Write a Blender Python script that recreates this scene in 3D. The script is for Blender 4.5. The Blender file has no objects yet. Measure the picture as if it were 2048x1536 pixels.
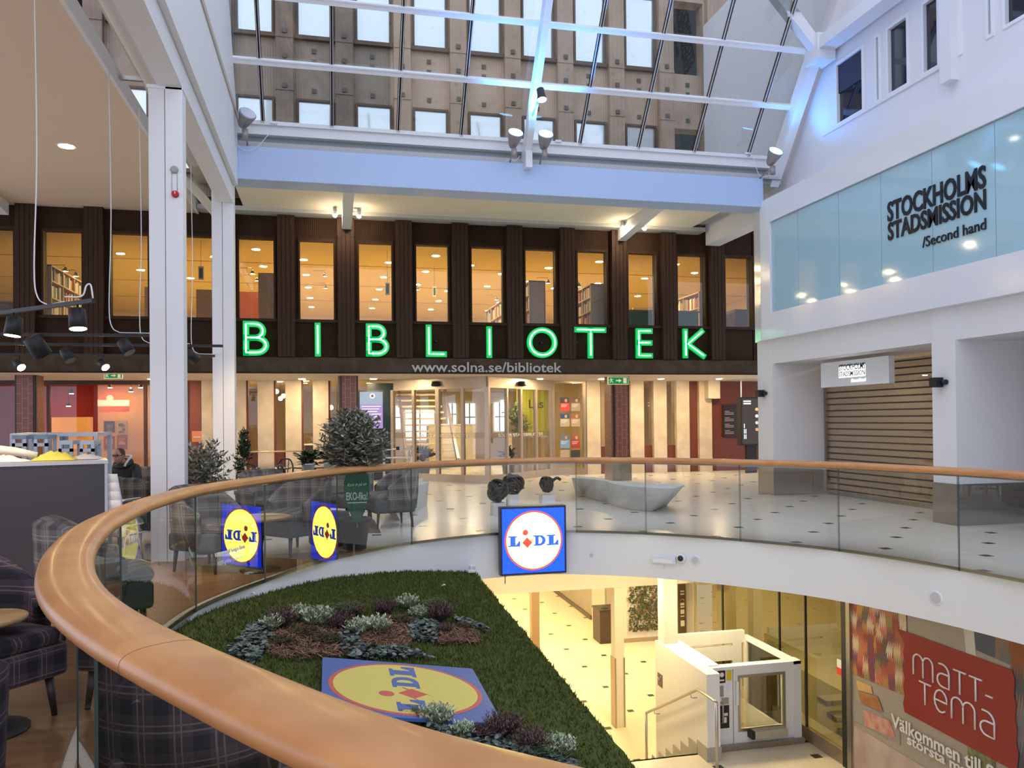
import bpy, bmesh, math, random
from mathutils import Vector, Matrix
random.seed(7)
SC = bpy.context.scene
COL = SC.collection
PI = math.pi
# ------------------------------------------------------------------ camera
F_PX, YAW, PITCH, ROLL, CY, EYE = 1600., 0.2237, 0.008835, -0.00987, 825.5, 1.65
_f = Vector((math.sin(YAW)*math.cos(PITCH), math.cos(YAW)*math.cos(PITCH), math.sin(PITCH)))
_r0 = Vector((math.cos(YAW), -math.sin(YAW), 0)); _u0 = _r0.cross(_f)
_r = math.cos(ROLL)*_r0 + math.sin(ROLL)*_u0
_u = -math.sin(ROLL)*_r0 + math.cos(ROLL)*_u0
cam_data = bpy.data.cameras.new('camera'); cam = bpy.data.objects.new('camera', cam_data); COL.objects.link(cam)
cam_data.sensor_width = 36; cam_data.lens = F_PX*36/2048; cam_data.shift_y = (CY-768)/2048
cam_data.clip_start = .05; cam_data.clip_end = 300
M = Matrix((( _r.x, _u.x, -_f.x, 0), (_r.y, _u.y, -_f.y, 0), (_r.z, _u.z, -_f.z, EYE), (0, 0, 0, 1)))
cam.matrix_world = M
SC.camera = cam
def at(x, y, X=None, Y=None, Z=None):
    """where the sight line of a photo point meets a wall (X or Y) or a floor/ceiling (Z) of the hall"""
    d = _f*F_PX + _r*(x-1024) - _u*(y-CY)
    t = X/d.x if X is not None else Y/d.y if Y is not None else (Z-EYE)/d.z
    return Vector((d.x*t, d.y*t, EYE+d.z*t))
# ------------------------------------------------------------------ view, world
SC.view_settings.view_transform = 'Standard'; SC.view_settings.look = 'None'
SC.view_settings.gamma = 1; SC.view_settings.use_curve_mapping = False
SC.view_settings.exposure = 0.2
w = bpy.data.worlds.new('sky'); SC.world = w; w.use_nodes = True
bg = w.node_tree.nodes['Background']; bg.inputs[0].default_value = (.74, .81, 1.0, 1); bg.inputs[1].default_value = 1.5
SC.cycles.max_bounces = 7; SC.cycles.transparent_max_bounces = 24; SC.cycles.diffuse_bounces = 4
SC.cycles.glossy_bounces = 3; SC.cycles.transmission_bounces = 4
SC.cycles.sample_clamp_indirect = 4.0; SC.cycles.caustics_reflective = False; SC.cycles.caustics_refractive = False
# ------------------------------------------------------------------ materials
MATS = {}
def mat(name, col=(.8,.8,.8), rough=.6, metal=0., emit=None, es=1., spec=.5, bump=None, vary=None, coat=0.):
    """bump=(scale,strength); vary=(scale, other colour) breaks the colour with noise"""
    if name in MATS: return MATS[name]
    m = bpy.data.materials.new(name); m.use_nodes = True; nt = m.node_tree; b = nt.nodes['Principled BSDF']
    b.inputs['Base Color'].default_value = (*col, 1); b.inputs['Roughness'].default_value = rough
    b.inputs['Metallic'].default_value = metal; b.inputs['Specular IOR Level'].default_value = spec
    if coat: b.inputs['Coat Weight'].default_value = coat; b.inputs['Coat Roughness'].default_value = .08
    if emit: b.inputs['Emission Color'].default_value = (*emit, 1); b.inputs['Emission Strength'].default_value = es
    if bump or vary:
        tc = nt.nodes.new('ShaderNodeTexCoord')
        if vary:
            n = nt.nodes.new('ShaderNodeTexNoise'); n.inputs['Scale'].default_value = vary[0]; n.inputs['Detail'].default_value = 5
            nt.links.new(tc.outputs['Object'], n.inputs['Vector'])
            r = nt.nodes.new('ShaderNodeValToRGB'); r.color_ramp.elements[0].position = .38; r.color_ramp.elements[1].position = .62
            r.color_ramp.elements[0].color = (*col, 1); r.color_ramp.elements[1].color = (*vary[1], 1)
            nt.links.new(n.outputs['Fac'], r.inputs[0]); nt.links.new(r.outputs[0], b.inputs['Base Color'])
        if bump:
            n = nt.nodes.new('ShaderNodeTexNoise'); n.inputs['Scale'].default_value = bump[0]; n.inputs['Detail'].default_value = 4
            nt.links.new(tc.outputs['Object'], n.inputs['Vector'])
            u = nt.nodes.new('ShaderNodeBump'); u.inputs['Strength'].default_value = bump[1]; u.inputs['Distance'].default_value = .01
            nt.links.new(n.outputs['Fac'], u.inputs['Height']); nt.links.new(u.outputs[0], b.inputs['Normal'])
    MATS[name] = m; return m
def math_node(nt, op, a, b=None, clamp=False):
    n = nt.nodes.new('ShaderNodeMath'); n.operation = op; n.use_clamp = clamp
    for i, v in enumerate((a, b)):
        if v is None: continue
        if isinstance(v, (int, float)): n.inputs[i].default_value = v
        else: nt.links.new(v, n.inputs[i])
    return n.outputs[0]
def mix_col(nt, fac, a, b):
    n = nt.nodes.new('ShaderNodeMix'); n.data_type = 'RGBA'
    for s, v in ((n.inputs[0], fac), (n.inputs[6], a), (n.inputs[7], b)):
        if isinstance(v, (int, float)): s.default_value = v
        elif isinstance(v, tuple): s.default_value = (*v, 1)
        else: nt.links.new(v, s)
    return n.outputs[2]
def glass(name, tint=(.93,.97,.95), refl=.10, rough=.0):
    """thin pane: see-through with a mirror part that grows at grazing view"""
    if name in MATS: return MATS[name]
    m = bpy.data.materials.new(name); m.use_nodes = True; nt = m.node_tree; nt.nodes.clear()
    o = nt.nodes.new('ShaderNodeOutputMaterial'); t = nt.nodes.new('ShaderNodeBsdfTransparent'); t.inputs[0].default_value = (*tint, 1)
    g = nt.nodes.new('ShaderNodeBsdfGlossy'); g.inputs['Roughness'].default_value = rough; g.inputs[0].default_value = (1, 1, 1, 1)
    lw = nt.nodes.new('ShaderNodeLayerWeight'); lw.inputs['Blend'].default_value = .35
    f = math_node(nt, 'MULTIPLY', lw.outputs['Fresnel'], .9); f = math_node(nt, 'ADD', f, refl, True)
    x = nt.nodes.new('ShaderNodeMixShader'); nt.links.new(f, x.inputs[0]); nt.links.new(t.outputs[0], x.inputs[1]); nt.links.new(g.outputs[0], x.inputs[2])
    nt.links.new(x.outputs[0], o.inputs[0]); MATS[name] = m; return m
def tile_floor(name, base, other, rough=.22):
    """pale stone floor with small dark square insets on a checkered 0.762 m grid and thin joints"""
    m = bpy.data.materials.new(name); m.use_nodes = True; nt = m.node_tree; b = nt.nodes['Principled BSDF']
    g = nt.nodes.new('ShaderNodeNewGeometry'); s = nt.nodes.new('ShaderNodeSeparateXYZ'); nt.links.new(g.outputs['Position'], s.inputs[0])
    P = .762
    u = math_node(nt, 'DIVIDE', math_node(nt, 'SUBTRACT', s.outputs[0], 7.505), P)
    v = math_node(nt, 'DIVIDE', math_node(nt, 'SUBTRACT', s.outputs[1], 9.476), P)
    a = math_node(nt, 'MULTIPLY', math_node(nt, 'ADD', u, v), .5); c = math_node(nt, 'MULTIPLY', math_node(nt, 'SUBTRACT', u, v), .5)
    fa = math_node(nt, 'SUBTRACT', a, math_node(nt, 'ROUND', a)); fc = math_node(nt, 'SUBTRACT', c, math_node(nt, 'ROUND', c))
    du = math_node(nt, 'ABSOLUTE', math_node(nt, 'ADD', fa, fc)); dv = math_node(nt, 'ABSOLUTE', math_node(nt, 'SUBTRACT', fa, fc))
    inset = math_node(nt, 'LESS_THAN', math_node(nt, 'MAXIMUM', du, dv), .088)
    def joint(x, k):
        q = math_node(nt, 'MULTIPLY', x, k); q = math_node(nt, 'ABSOLUTE', math_node(nt, 'SUBTRACT', math_node(nt, 'FRACT', q), .5))
        return math_node(nt, 'GREATER_THAN', q, .5-.0035*k)
    j = math_node(nt, 'MAXIMUM', joint(math_node(nt, 'ADD', u, .75), 2), joint(math_node(nt, 'ADD', v, .75), 1))
    n = nt.nodes.new('ShaderNodeTexNoise'); n.inputs['Scale'].default_value = 1.4; n.inputs['Detail'].default_value = 6; nt.links.new(g.outputs['Position'], n.inputs['Vector'])
    col = mix_col(nt, n.outputs['Fac'], base, other)
    col = mix_col(nt, math_node(nt, 'MULTIPLY', j, .35), col, (.25, .22, .18))
    col = mix_col(nt, inset, col, (.045, .035, .03))
    nt.links.new(col, b.inputs['Base Color']); b.inputs['Roughness'].default_value = rough
    MATS[name] = m; return m
def ribs(name, col, other, period, axis=0, rough=.6, depth=.5):
    """metal sheet with fine upright ribs"""
    m = mat(name, col, rough, vary=(2.0, other)); nt = m.node_tree; b = nt.nodes['Principled BSDF']
    g = nt.nodes.new('ShaderNodeNewGeometry'); s = nt.nodes.new('ShaderNodeSeparateXYZ'); nt.links.new(g.outputs['Position'], s.inputs[0])
    q = math_node(nt, 'FRACT', math_node(nt, 'DIVIDE', s.outputs[axis], period)); q = math_node(nt, 'ABSOLUTE', math_node(nt, 'SUBTRACT', q, .5))
    u = nt.nodes.new('ShaderNodeBump'); u.inputs['Strength'].default_value = depth; u.inputs['Distance'].default_value = .02
    nt.links.new(q, u.inputs['Height']); nt.links.new(u.outputs[0], b.inputs['Normal']); return m
def bricks(name, col, col2, mortar, bw, bh, axes=(0, 2), msize=.006, rough=.35, offset=.5):
    m = bpy.data.materials.new(name); m.use_nodes = True; nt = m.node_tree; b = nt.nodes['Principled BSDF']
    g = nt.nodes.new('ShaderNodeNewGeometry'); s = nt.nodes.new('ShaderNodeSeparateXYZ'); nt.links.new(g.outputs['Position'], s.inputs[0])
    c = nt.nodes.new('ShaderNodeCombineXYZ'); nt.links.new(s.outputs[axes[0]], c.inputs[0]); nt.links.new(s.outputs[axes[1]], c.inputs[1])
    t = nt.nodes.new('ShaderNodeTexBrick'); nt.links.new(c.outputs[0], t.inputs['Vector']); t.inputs['Scale'].default_value = 1
    t.inputs['Brick Width'].default_value = bw; t.inputs['Row Height'].default_value = bh; t.inputs['Mortar Size'].default_value = msize
    t.offset = offset
    for k, v in (('Color1', col), ('Color2', col2), ('Mortar', mortar)): t.inputs[k].default_value = (*v, 1)
    nt.links.new(t.outputs[0], b.inputs['Base Color']); b.inputs['Roughness'].default_value = rough
    MATS[name] = m; return m
def plaid(name, col, dark, line, period=.16, rough=.95):
    m = bpy.data.materials.new(name); m.use_nodes = True; nt = m.node_tree; b = nt.nodes['Principled BSDF']
    g = nt.nodes.new('ShaderNodeTexCoord'); s = nt.nodes.new('ShaderNodeSeparateXYZ'); nt.links.new(g.outputs['Object'], s.inputs[0])
    h = math_node(nt, 'ADD', s.outputs[0], math_node(nt, 'MULTIPLY', s.outputs[1], .6))
    def band(x, lo, hi):
        q = math_node(nt, 'FRACT', math_node(nt, 'DIVIDE', x, period))
        return math_node(nt, 'MULTIPLY', math_node(nt, 'GREATER_THAN', q, lo), math_node(nt, 'LESS_THAN', q, hi))
    z = s.outputs[2]
    broad = math_node(nt, 'MULTIPLY', math_node(nt, 'ADD', band(h, .1, .5), band(z, .1, .5)), .5)
    thin = math_node(nt, 'MAXIMUM', math_node(nt, 'MAXIMUM', band(h, .62, .67), band(h, .8, .84)), math_node(nt, 'MAXIMUM', band(z, .62, .67), band(z, .8, .84)))
    c = mix_col(nt, broad, col, dark); c = mix_col(nt, math_node(nt, 'MULTIPLY', thin, .55), c, line)
    nt.links.new(c, b.inputs['Base Color']); b.inputs['Roughness'].default_value = rough; b.inputs['Specular IOR Level'].default_value = .15
    MATS[name] = m; return m
def wood(name, c1, c2, rough=.3, scale=(1.2, 12, 12), coat=0.):
    m = bpy.data.materials.new(name); m.use_nodes = True; nt = m.node_tree; b = nt.nodes['Principled BSDF']
    g = nt.nodes.new('ShaderNodeTexCoord'); mp = nt.nodes.new('ShaderNodeMapping'); mp.inputs['Scale'].default_value = scale
    nt.links.new(g.outputs['Object'], mp.inputs[0]); n = nt.nodes.new('ShaderNodeTexNoise'); n.inputs['Scale'].default_value = 1.5; n.inputs['Detail'].default_value = 8; n.inputs['Distortion'].default_value = .6
    nt.links.new(mp.outputs[0], n.inputs['Vector']); r = nt.nodes.new('ShaderNodeValToRGB'); r.color_ramp.elements[0].position = .35; r.color_ramp.elements[1].position = .65
    r.color_ramp.elements[0].color = (*c1, 1); r.color_ramp.elements[1].color = (*c2, 1)
    nt.links.new(n.outputs['Fac'], r.inputs[0]); nt.links.new(r.outputs[0], b.inputs['Base Color']); b.inputs['Roughness'].default_value = rough
    if coat: b.inputs['Coat Weight'].default_value = coat; b.inputs['Coat Roughness'].default_value = .15
    MATS[name] = m; return m
WHITE = mat('white paint', (.80, .80, .80), .5, bump=(60, .05)); WHITE2 = mat('glossy white panel', (.82, .82, .84), .22)
CREAM = mat('ceiling board', (.88, .79, .66), .8); GREYSTRIP = mat('grey edge strip', (.5, .49, .47), .6)
DARK = ribs('dark brown ribbed cladding', (.034, .016, .008), (.046, .023, .012), .045, rough=.7)
DARK.node_tree.nodes['Principled BSDF'].inputs['Specular IOR Level'].default_value = .15
DARK2 = mat('dark brown steel', (.045, .022, .012), .6, spec=.2); BANDM = mat('weathered brown band', (.060, .040, .026), .8, spec=.2, vary=(3, (.085, .06, .042)))
STONE = mat('cream marble pier', (.72, .60, .44), .45, vary=(2.5, (.60, .49, .35)), bump=(40, .1))
BRICK = bricks('brown glazed brick', (.19, .065, .045), (.22, .08, .055), (.40, .26, .20), .225, .125, axes=(2, 0), msize=.004)
BROWNST = mat('polished brown stone', (.22, .11, .065), .25, vary=(14, (.16, .08, .05)))
REDBR = mat('red brown painted panel', (.15, .035, .018), .5); STEEL = mat('brushed steel', (.50, .47, .42), .32, 1., bump=(80, .03))
STEELD = mat('dark brushed steel skirting', (.40, .37, .33), .28, .95); BRONZE = mat('champagne metal frame', (.50, .40, .29), .33, .75)
BLACK = mat('black matt', (.012, .012, .014), .5); CHROME = mat('chrome', (.8, .8, .8), .12, 1.)
TILE = tile_floor('upper stone tiles', (.86, .80, .71), (.79, .73, .63)); TILE2 = tile_floor('lower stone tiles', (.80, .70, .50), (.76, .65, .45), .3)
PARQ = wood('brown plank floor', (.20, .10, .045), (.30, .16, .07), .35, (1, 9, 1)); RAILW = wood('oiled beech handrail', (.50, .21, .07), (.62, .29, .105), .38, (2, 2, 6), coat=.12)
PANE = glass('library window glass', (.96, .95, .92), .02); ROOFG = glass('roof glass', (.86, .93, .92), .03)
RAILG = glass('balustrade glass', (.94, .97, .955), .025); DOORG = glass('door glass', (.95, .95, .90), .05)
SHOPG = glass('smoked shop glass', (.52, .50, .34), .06)
def lamp_mat(name, col, es): return mat(name, (.9, .9, .9), .5, emit=col, es=es)
WARM = (1.0, .78, .45); DISC = lamp_mat('warm downlight glow', (1, .76, .45), 600.); SPOTM = lamp_mat('warm spot lens', (1, .72, .36), 60.)
DISC2 = lamp_mat('warm library ceiling glow', (1, .78, .38), 230.)
# ------------------------------------------------------------------ mesh helpers
class MB:
    def __init__(s): s.v = []; s.f = []; s.mi = []; s.sm = []
    def add(s, vs, fs, m=0, smooth=False):
        n = len(s.v); s.v += [tuple(v) for v in vs]
        for f in fs: s.f.append(tuple(i+n for i in f)); s.mi.append(m); s.sm.append(smooth)
        return s
    def box(s, x0, x1, y0, y1, z0, z1, m=0):
        s.k = getattr(s, 'k', 0)+1; e = (s.k % 9)*.00022; x0 -= e; y0 -= e; z0 -= e; x1 += e; y1 += e; z1 += e   # never two faces in one plane
        return s.add([(x0,y0,z0),(x1,y0,z0),(x1,y1,z0),(x0,y1,z0),(x0,y0,z1),(x1,y0,z1),(x1,y1,z1),(x0,y1,z1)],
                     [(0,3,2,1),(4,5,6,7),(0,1,5,4),(1,2,6,5),(2,3,7,6),(3,0,4,7)], m)
    def prism(s, pts, z0, z1, m=0, smooth=False):
        n = len(pts); a = sum(pts[i][0]*pts[(i+1)%n][1]-pts[(i+1)%n][0]*pts[i][1] for i in range(n))
        if a < 0: pts = pts[::-1]
        s.add([(p[0],p[1],z0) for p in pts]+[(p[0],p[1],z1) for p in pts], [tuple(range(n-1,-1,-1)), tuple(range(n,2*n))], m)
        k = len(s.v)-2*n
        for i in range(n):
            j = (i+1) % n; s.f.append((k+i, k+j, k+n+j, k+n+i)); s.mi.append(m); s.sm.append(smooth)
        return s
    def quad(s, a, b, c, d, m=0): return s.add([a, b, c, d], [(0,1,2,3)], m)
    def tube(s, pts, r, n=8, m=0, caps=True, closed=False, flat=None):
        """flat=(half width, half height): an oval section kept level"""
        pts = [Vector(p) for p in pts]
        if not closed and not isinstance(r, (list, tuple)): pts = [p for i, p in enumerate(pts) if i == 0 or (p-pts[i-1]).length > 1e-6]
        k = len(pts); base = len(s.v); up = Vector((0,0,1)); prev = None
        for i, p in enumerate(pts):
            if closed: t = pts[(i+1)%k]-pts[(i-1)%k]
            else: t = pts[min(i+1,k-1)]-pts[max(i-1,0)]
            t.normalize()
            if prev is None: a = t.cross(up) if abs(t.z) < .95 or flat else t.cross(Vector((1,0,0)))
            else: a = prev - t*prev.dot(t)
            if flat: a = t.cross(up)
            a.normalize(); prev = a; b = a.cross(t).normalized()
            rr = r[i] if isinstance(r, (list, tuple)) else r
            for j in range(n):
                q = 2*PI*j/n; cx, cy = math.cos(q), math.sin(q)
                if flat: v = a*(flat[0]*math.copysign(abs(cx)**.75, cx)) + b*(flat[1]*math.copysign(abs(cy)**.75, cy))
                else: v = a*(rr*cx)+b*(rr*cy)
                s.v.append(tuple(p+v))
        for i in range(k if closed else k-1):
            for j in range(n):
                A = base+i*n+j; B = base+i*n+(j+1)%n; C = base+((i+1)%k)*n+(j+1)%n; D = base+((i+1)%k)*n+j
                s.f.append((A, D, C, B)); s.mi.append(m); s.sm.append(True)
        if caps and not closed:
            s.f.append(tuple(base+j for j in range(n))); s.mi.append(m); s.sm.append(False)
            s.f.append(tuple(base+(k-1)*n+j for j in range(n-1,-1,-1))); s.mi.append(m); s.sm.append(False)
        return s
    def cyl(s, p0, p1, r0, r1=None, n=16, m=0): return s.tube([p0, p1], [r0, r0 if r1 is None else r1], n, m)
    def lathe(s, prof, c=(0,0,0), n=20, m=0, axis=None, smooth=True):
        """prof: (radius, height) list, turned about z (or about axis direction) through c"""
        base = len(s.v); c = Vector(c); ax = Vector(axis or (0,0,1)).normalized(); a = ax.orthogonal().normalized(); b = ax.cross(a)
        for r, h in prof:
            for j in range(n):
                q = 2*PI*j/n; s.v.append(tuple(c+ax*h+a*(r*math.cos(q))+b*(r*math.sin(q))))
        for i in range(len(prof)-1):
            for j in range(n):
                A = base+i*n+j; B = base+i*n+(j+1)%n; s.f.append((A, B, B+n, A+n)); s.mi.append(m); s.sm.append(smooth)
        s.f.append(tuple(base+j for j in range(n-1,-1,-1))); s.mi.append(m); s.sm.append(False)
        e = base+(len(prof)-1)*n; s.f.append(tuple(e+j for j in range(n))); s.mi.append(m); s.sm.append(False)
        return s
    def ball(s, c, r, m=0, n=12, k=7, sq=(1,1,1)):
        c = Vector(c); base = len(s.v)
        for i in range(k+1):
            t = PI*i/k
            for j in range(n):
                q = 2*PI*j/n; s.v.append((c.x+r*sq[0]*math.sin(t)*math.cos(q), c.y+r*sq[1]*math.sin(t)*math.sin(q), c.z-r*sq[2]*math.cos(t)))
        for i in range(k):
            for j in range(n):
                A = base+i*n+j; B = base+i*n+(j+1)%n; s.f.append((A, B, B+n, A+n)); s.mi.append(m); s.sm.append(True)
        return s
    def mesh(s, name, mats):
        me = bpy.data.meshes.new(name); me.from_pydata(s.v, [], s.f)
        for m in (mats if isinstance(mats, (list, tuple)) else [mats]): me.materials.append(m)
        me.polygons.foreach_set('material_index', s.mi); me.polygons.foreach_set('use_smooth', s.sm); me.update(); return me
    def build(s, name, mats, parent=None, bevel=0):
        o = bpy.data.objects.new(name, s.mesh(name, mats)); COL.objects.link(o)
        if parent is not None: put(o, parent)
        if bevel:
            b = o.modifiers.new('bevel', 'BEVEL'); b.width = bevel; b.segments = 2; b.limit_method = 'ANGLE'
        return o
def put(o, parent):
    """hang o under parent, keeping where it stands"""
    o.parent = parent
    p = parent; off = Vector((0,0,0))
    while p is not None: off += p.location; p = p.parent
    o.location = o.location-off
def tag(o, label=None, cat=None, group=None, kind=None):
    for k, v in (('label', label), ('category', cat), ('group', group), ('kind', kind)):
        if v: o[k] = v
    return o
def empty(name, loc, label, cat, group=None):
    o = bpy.data.objects.new(name, None); o.empty_display_size = .1; COL.objects.link(o); o.location = loc; return tag(o, label, cat, group)
def struct(name, mb, m, parent=None, bevel=0):
    o = mb.build(name, m, parent, bevel)
    if parent is None: o['kind'] = 'structure'
    return o
def dup(root, loc=None, rz=None, label=None, group=None, scale=None):
    r = root.copy(); COL.objects.link(r)
    if loc is not None: r.location = loc
    if rz is not None: r.rotation_euler = (0, 0, rz)
    if scale: r.scale = scale
    if label: r['label'] = label
    if group: r['group'] = group
    for ch in list(root.children):
        c = ch.copy(); COL.objects.link(c); c.parent = r
        for g in list(ch.children):
            d = g.copy(); COL.objects.link(d); d.parent = c
    return r
_txt = {}
def text_mesh(s, size=1., bold=0., sx=1., extrude=.004, align='CENTER', shear=0., res=3):
    key = (s, size, bold, sx, extrude, align, shear)
    if key in _txt: return _txt[key]
    cu = bpy.data.curves.new('lettering', 'FONT'); cu.body = s; cu.size = size; cu.offset = bold; cu.extrude = extrude; cu.align_x = align; cu.shear = shear; cu.resolution_u = res
    t = bpy.data.objects.new('lettering', cu); COL.objects.link(t)
    bpy.context.view_layer.update()
    me = bpy.data.meshes.new_from_object(t.evaluated_get(bpy.context.evaluated_depsgraph_get()))
    bpy.data.objects.remove(t); bpy.data.curves.remove(cu)
    for v in me.vertices: v.co.x *= sx
    _txt[key] = me; return me
def text(name, s, m, loc, right, up, height, parent=None, width=None, **k):
    """writing whose lower middle (or lower left) sits at loc; capital height = height, total width = width if given"""
    me = text_mesh(s, **k).copy(); me.materials.clear(); me.materials.append(m)
    xs = [v.co.x for v in me.vertices]; ys = [v.co.y for v in me.vertices]
    sy = height/max(1e-6, max(ys)-min(min(ys), 0)) ; sxx = (width/(max(xs)-min(xs))) if width else sy
    right = Vector(right).normalized(); up = Vector(up).normalized(); n = right.cross(up)
    ox = (max(xs)+min(xs))/2 if k.get('align', 'CENTER') == 'CENTER' else min(xs)
    loc = Vector(loc)
    for v in me.vertices:
        v.co = right*((v.co.x-ox)*sxx)+up*((v.co.y-min(min(ys), 0))*sy)+n*v.co.z
    o = bpy.data.objects.new(name, me); COL.objects.link(o); o.location = loc
    if parent is not None: put(o, parent)
    return o
def smooth_path(pts, k=8, closed=False):
    pts = [Vector(p) for p in pts]; n = len(pts); out = []
    for i in range(n if closed else n-1):
        p0, p1, p2, p3 = (pts[(i-1)%n] if closed or i > 0 else pts[0]*2-pts[1]), pts[i], pts[(i+1)%n], (pts[(i+2)%n] if closed or i+2 < n else pts[-1]*2-pts[-2])
        for j in range(k):
            t = j/k; out.append(.5*((2*p1)+(-p0+p2)*t+(2*p0-5*p1+4*p2-p3)*t*t+(-p0+3*p1-3*p2+p3)*t**3))
    if not closed: out.append(pts[-1])
    return out
# ------------------------------------------------------------------ the round opening
HOLE = smooth_path([(x, y, 0) for x, y in [(-1.355,5.66),(-1.35,6.3),(-1.30,6.92),(-1.19,7.57),(-.98,8.16),(-.69,8.76),(-.35,9.4),(.06,10.0),(.55,10.5),(1.06,10.93),
    (2.02,11.38),(2.75,11.5),(3.4,11.43),(4.45,10.88),(5.43,9.93),(6.18,8.83),(6.635,7.38),(6.8,6.0),(6.75,4.5),(6.3,3.0),(5.3,1.6),(4.0,.7),(2.6,.32),(1.4,.48),
    (.75,.85),(.33,1.22),(.045,1.52),(-.25,1.94),(-.6,2.5),(-.89,3.1),(-1.1,3.75),(-1.24,4.4),(-1.33,5.05)]], 6, True)
def offset_loop(pts, d):
    n = len(pts); out = []
    for i in range(n):
        t = (pts[(i+1)%n]-pts[i-1]).normalized(); out.append(pts[i]+Vector((t.y, -t.x, 0))*d)
    return out
# the loop runs clockwise seen from above, so +d goes inwards
def fill_face(outer, holes, z, flip=False):
    bm = bmesh.new(); ed = []
    for loop in [outer]+holes:
        vs = [bm.verts.new((p[0], p[1], z)) for p in loop]
        ed += [bm.edges.new((vs[i], vs[(i+1)%len(vs)])) for i in range(len(vs))]
    bmesh.ops.triangle_fill(bm, edges=ed, use_beauty=True)
    bm.verts.index_update(); V = [tuple(v.co) for v in bm.verts]; Fc = []
    for f in bm.faces:
        ids = [v.index for v in f.verts]; f.normal_update()
        if (f.normal.z > 0) == flip: ids.reverse()
        Fc.append(tuple(ids))
    bm.free(); return V, Fc
R = [(-14,-4),(16,-4),(16,40),(-14,40)]
mb = MB(); v, f = fill_face(R, [HOLE], 0); mb.add(v, f, 0); v, f = fill_face(R, [HOLE], -.65, True); mb.add(v, f, 1)
struct('floor', mb, [TILE, WHITE])
mb = MB(); n = len(HOLE)
for i in range(n):
    a, b = HOLE[i], HOLE[(i+1)%n]; mb.add([(a.x,a.y,-.65),(b.x,b.y,-.65),(b.x,b.y,-.012),(a.x,a.y,-.012)], [(0,1,2,3)], 0, True)
inr = offset_loop(HOLE, .012)
for i in range(n):
    a, b, c, d = HOLE[i], HOLE[(i+1)%n], inr[(i+1)%n], inr[i]
    mb.add([(a.x,a.y,.006),(b.x,b.y,.006),(c.x,c.y,.006),(d.x,d.y,.006)], [(0,1,2,3)], 1); mb.add([(d.x,d.y,-.03),(c.x,c.y,-.03),(c.x,c.y,.006),(d.x,d.y,.006)], [(0,1,2,3)], 1)
struct('trim_1', mb, [WHITE, STEELD])
# plank floor of the cafe strip along the left rim
seg = offset_loop(HOLE, -.06); k0 = 7*6+3; left = [seg[i % n] for i in range(25*6, n+k0)]
poly = [(p.x, p.y) for p in left]+[(.45, 10.42), (-9, 10.42), (-9, -3), (.3, -3)]
mb = MB(); v, f = fill_face(poly, [], .004); mb.add(v, f); struct('floor_planks', mb, PARQ)
# ------------------------------------------------------------------ library front
WX0, WP, WW = -2.09, 1.378, .865; ZW0, ZW1 = 4.10, 5.96; YF = 19.6
mb = MB(); mb.box(-14, 16, 19.45, 19.95, 2.80, 3.17, 1); mb.box(-14, 16, 19.40, 19.47, 2.79, 2.82, 0)
mb.box(-14, 11.15, 19.62, 19.95, 3.17, 4.04); mb.box(-14, 11.15, 19.62, 19.95, 6.0, 6.9)
KS = range(-8, 10)
for k in KS: mb.box(WX0+k*WP-(WP-WW)+.0, WX0+k*WP, 19.62, 19.95, 4.04, 6.0)
mb.box(WX0+10*WP-(WP-WW), 16, 19.62, 19.95, 2.8, 6.9)
struct('wall_back', mb, [DARK, BANDM])
frame0 = None
for i, k in enumerate(KS):
    x0 = WX0+k*WP; mb = MB()
    mb.box(x0, x0+.045, 19.58, 19.7, ZW0-.05, ZW1+.04); mb.box(x0+WW-.045, x0+WW, 19.58, 19.7, ZW0-.05, ZW1+.04)
    mb.box(x0, x0+WW, 19.58, 19.7, ZW1, ZW1+.06); mb.box(x0-.08, x0+WW+.08, 19.53, 19.7, ZW0-.09, ZW0-.02)
    fr = struct('window_%d' % (i+1), mb, DARK2)
    pm = MB(); pm.quad((x0+.04, 19.66, ZW0-.03), (x0+WW-.04, 19.66, ZW0-.03), (x0+WW-.04, 19.66, ZW1), (x0+.04, 19.66, ZW1)); pm.build('pane', PANE, fr)
    # pilaster to the left of the window: a ribbed box with joints
    c = x0-.27; mb = MB()
    for j in range(4):
        a = c-.2+j*.1; mb.box(a+.006, a+.094, 19.40, 19.64, 3.18, 6.48)
    mb.box(c-.195, c+.195, 19.42, 19.66, 3.19, 6.50); mb.box(c-.205, c+.205, 19.395, 19.6, 4.01, 4.04); mb.box(c-.205, c+.205, 19.395, 19.6, 6.06, 6.09)
    struct('trim_%d' % (i+10), mb, DARK2)
# outside part of the same building seen through the roof glass
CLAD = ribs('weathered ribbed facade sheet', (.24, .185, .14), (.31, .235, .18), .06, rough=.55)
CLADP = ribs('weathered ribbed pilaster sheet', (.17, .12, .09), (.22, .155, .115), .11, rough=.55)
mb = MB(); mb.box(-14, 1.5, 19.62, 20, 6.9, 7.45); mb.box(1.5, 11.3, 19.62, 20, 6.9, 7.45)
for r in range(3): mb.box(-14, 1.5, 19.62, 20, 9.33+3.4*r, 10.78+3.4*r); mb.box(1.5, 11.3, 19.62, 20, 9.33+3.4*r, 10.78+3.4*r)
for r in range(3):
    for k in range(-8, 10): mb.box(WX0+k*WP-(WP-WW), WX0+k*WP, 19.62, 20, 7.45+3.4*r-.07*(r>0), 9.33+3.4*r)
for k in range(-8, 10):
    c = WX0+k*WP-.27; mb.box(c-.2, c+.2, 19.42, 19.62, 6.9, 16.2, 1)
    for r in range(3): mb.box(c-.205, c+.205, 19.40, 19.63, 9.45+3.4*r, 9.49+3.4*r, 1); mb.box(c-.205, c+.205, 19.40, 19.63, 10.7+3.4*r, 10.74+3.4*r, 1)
mb.box(-14, 11.3, 22, 22.2, 6.9, 20, 2)
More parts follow.
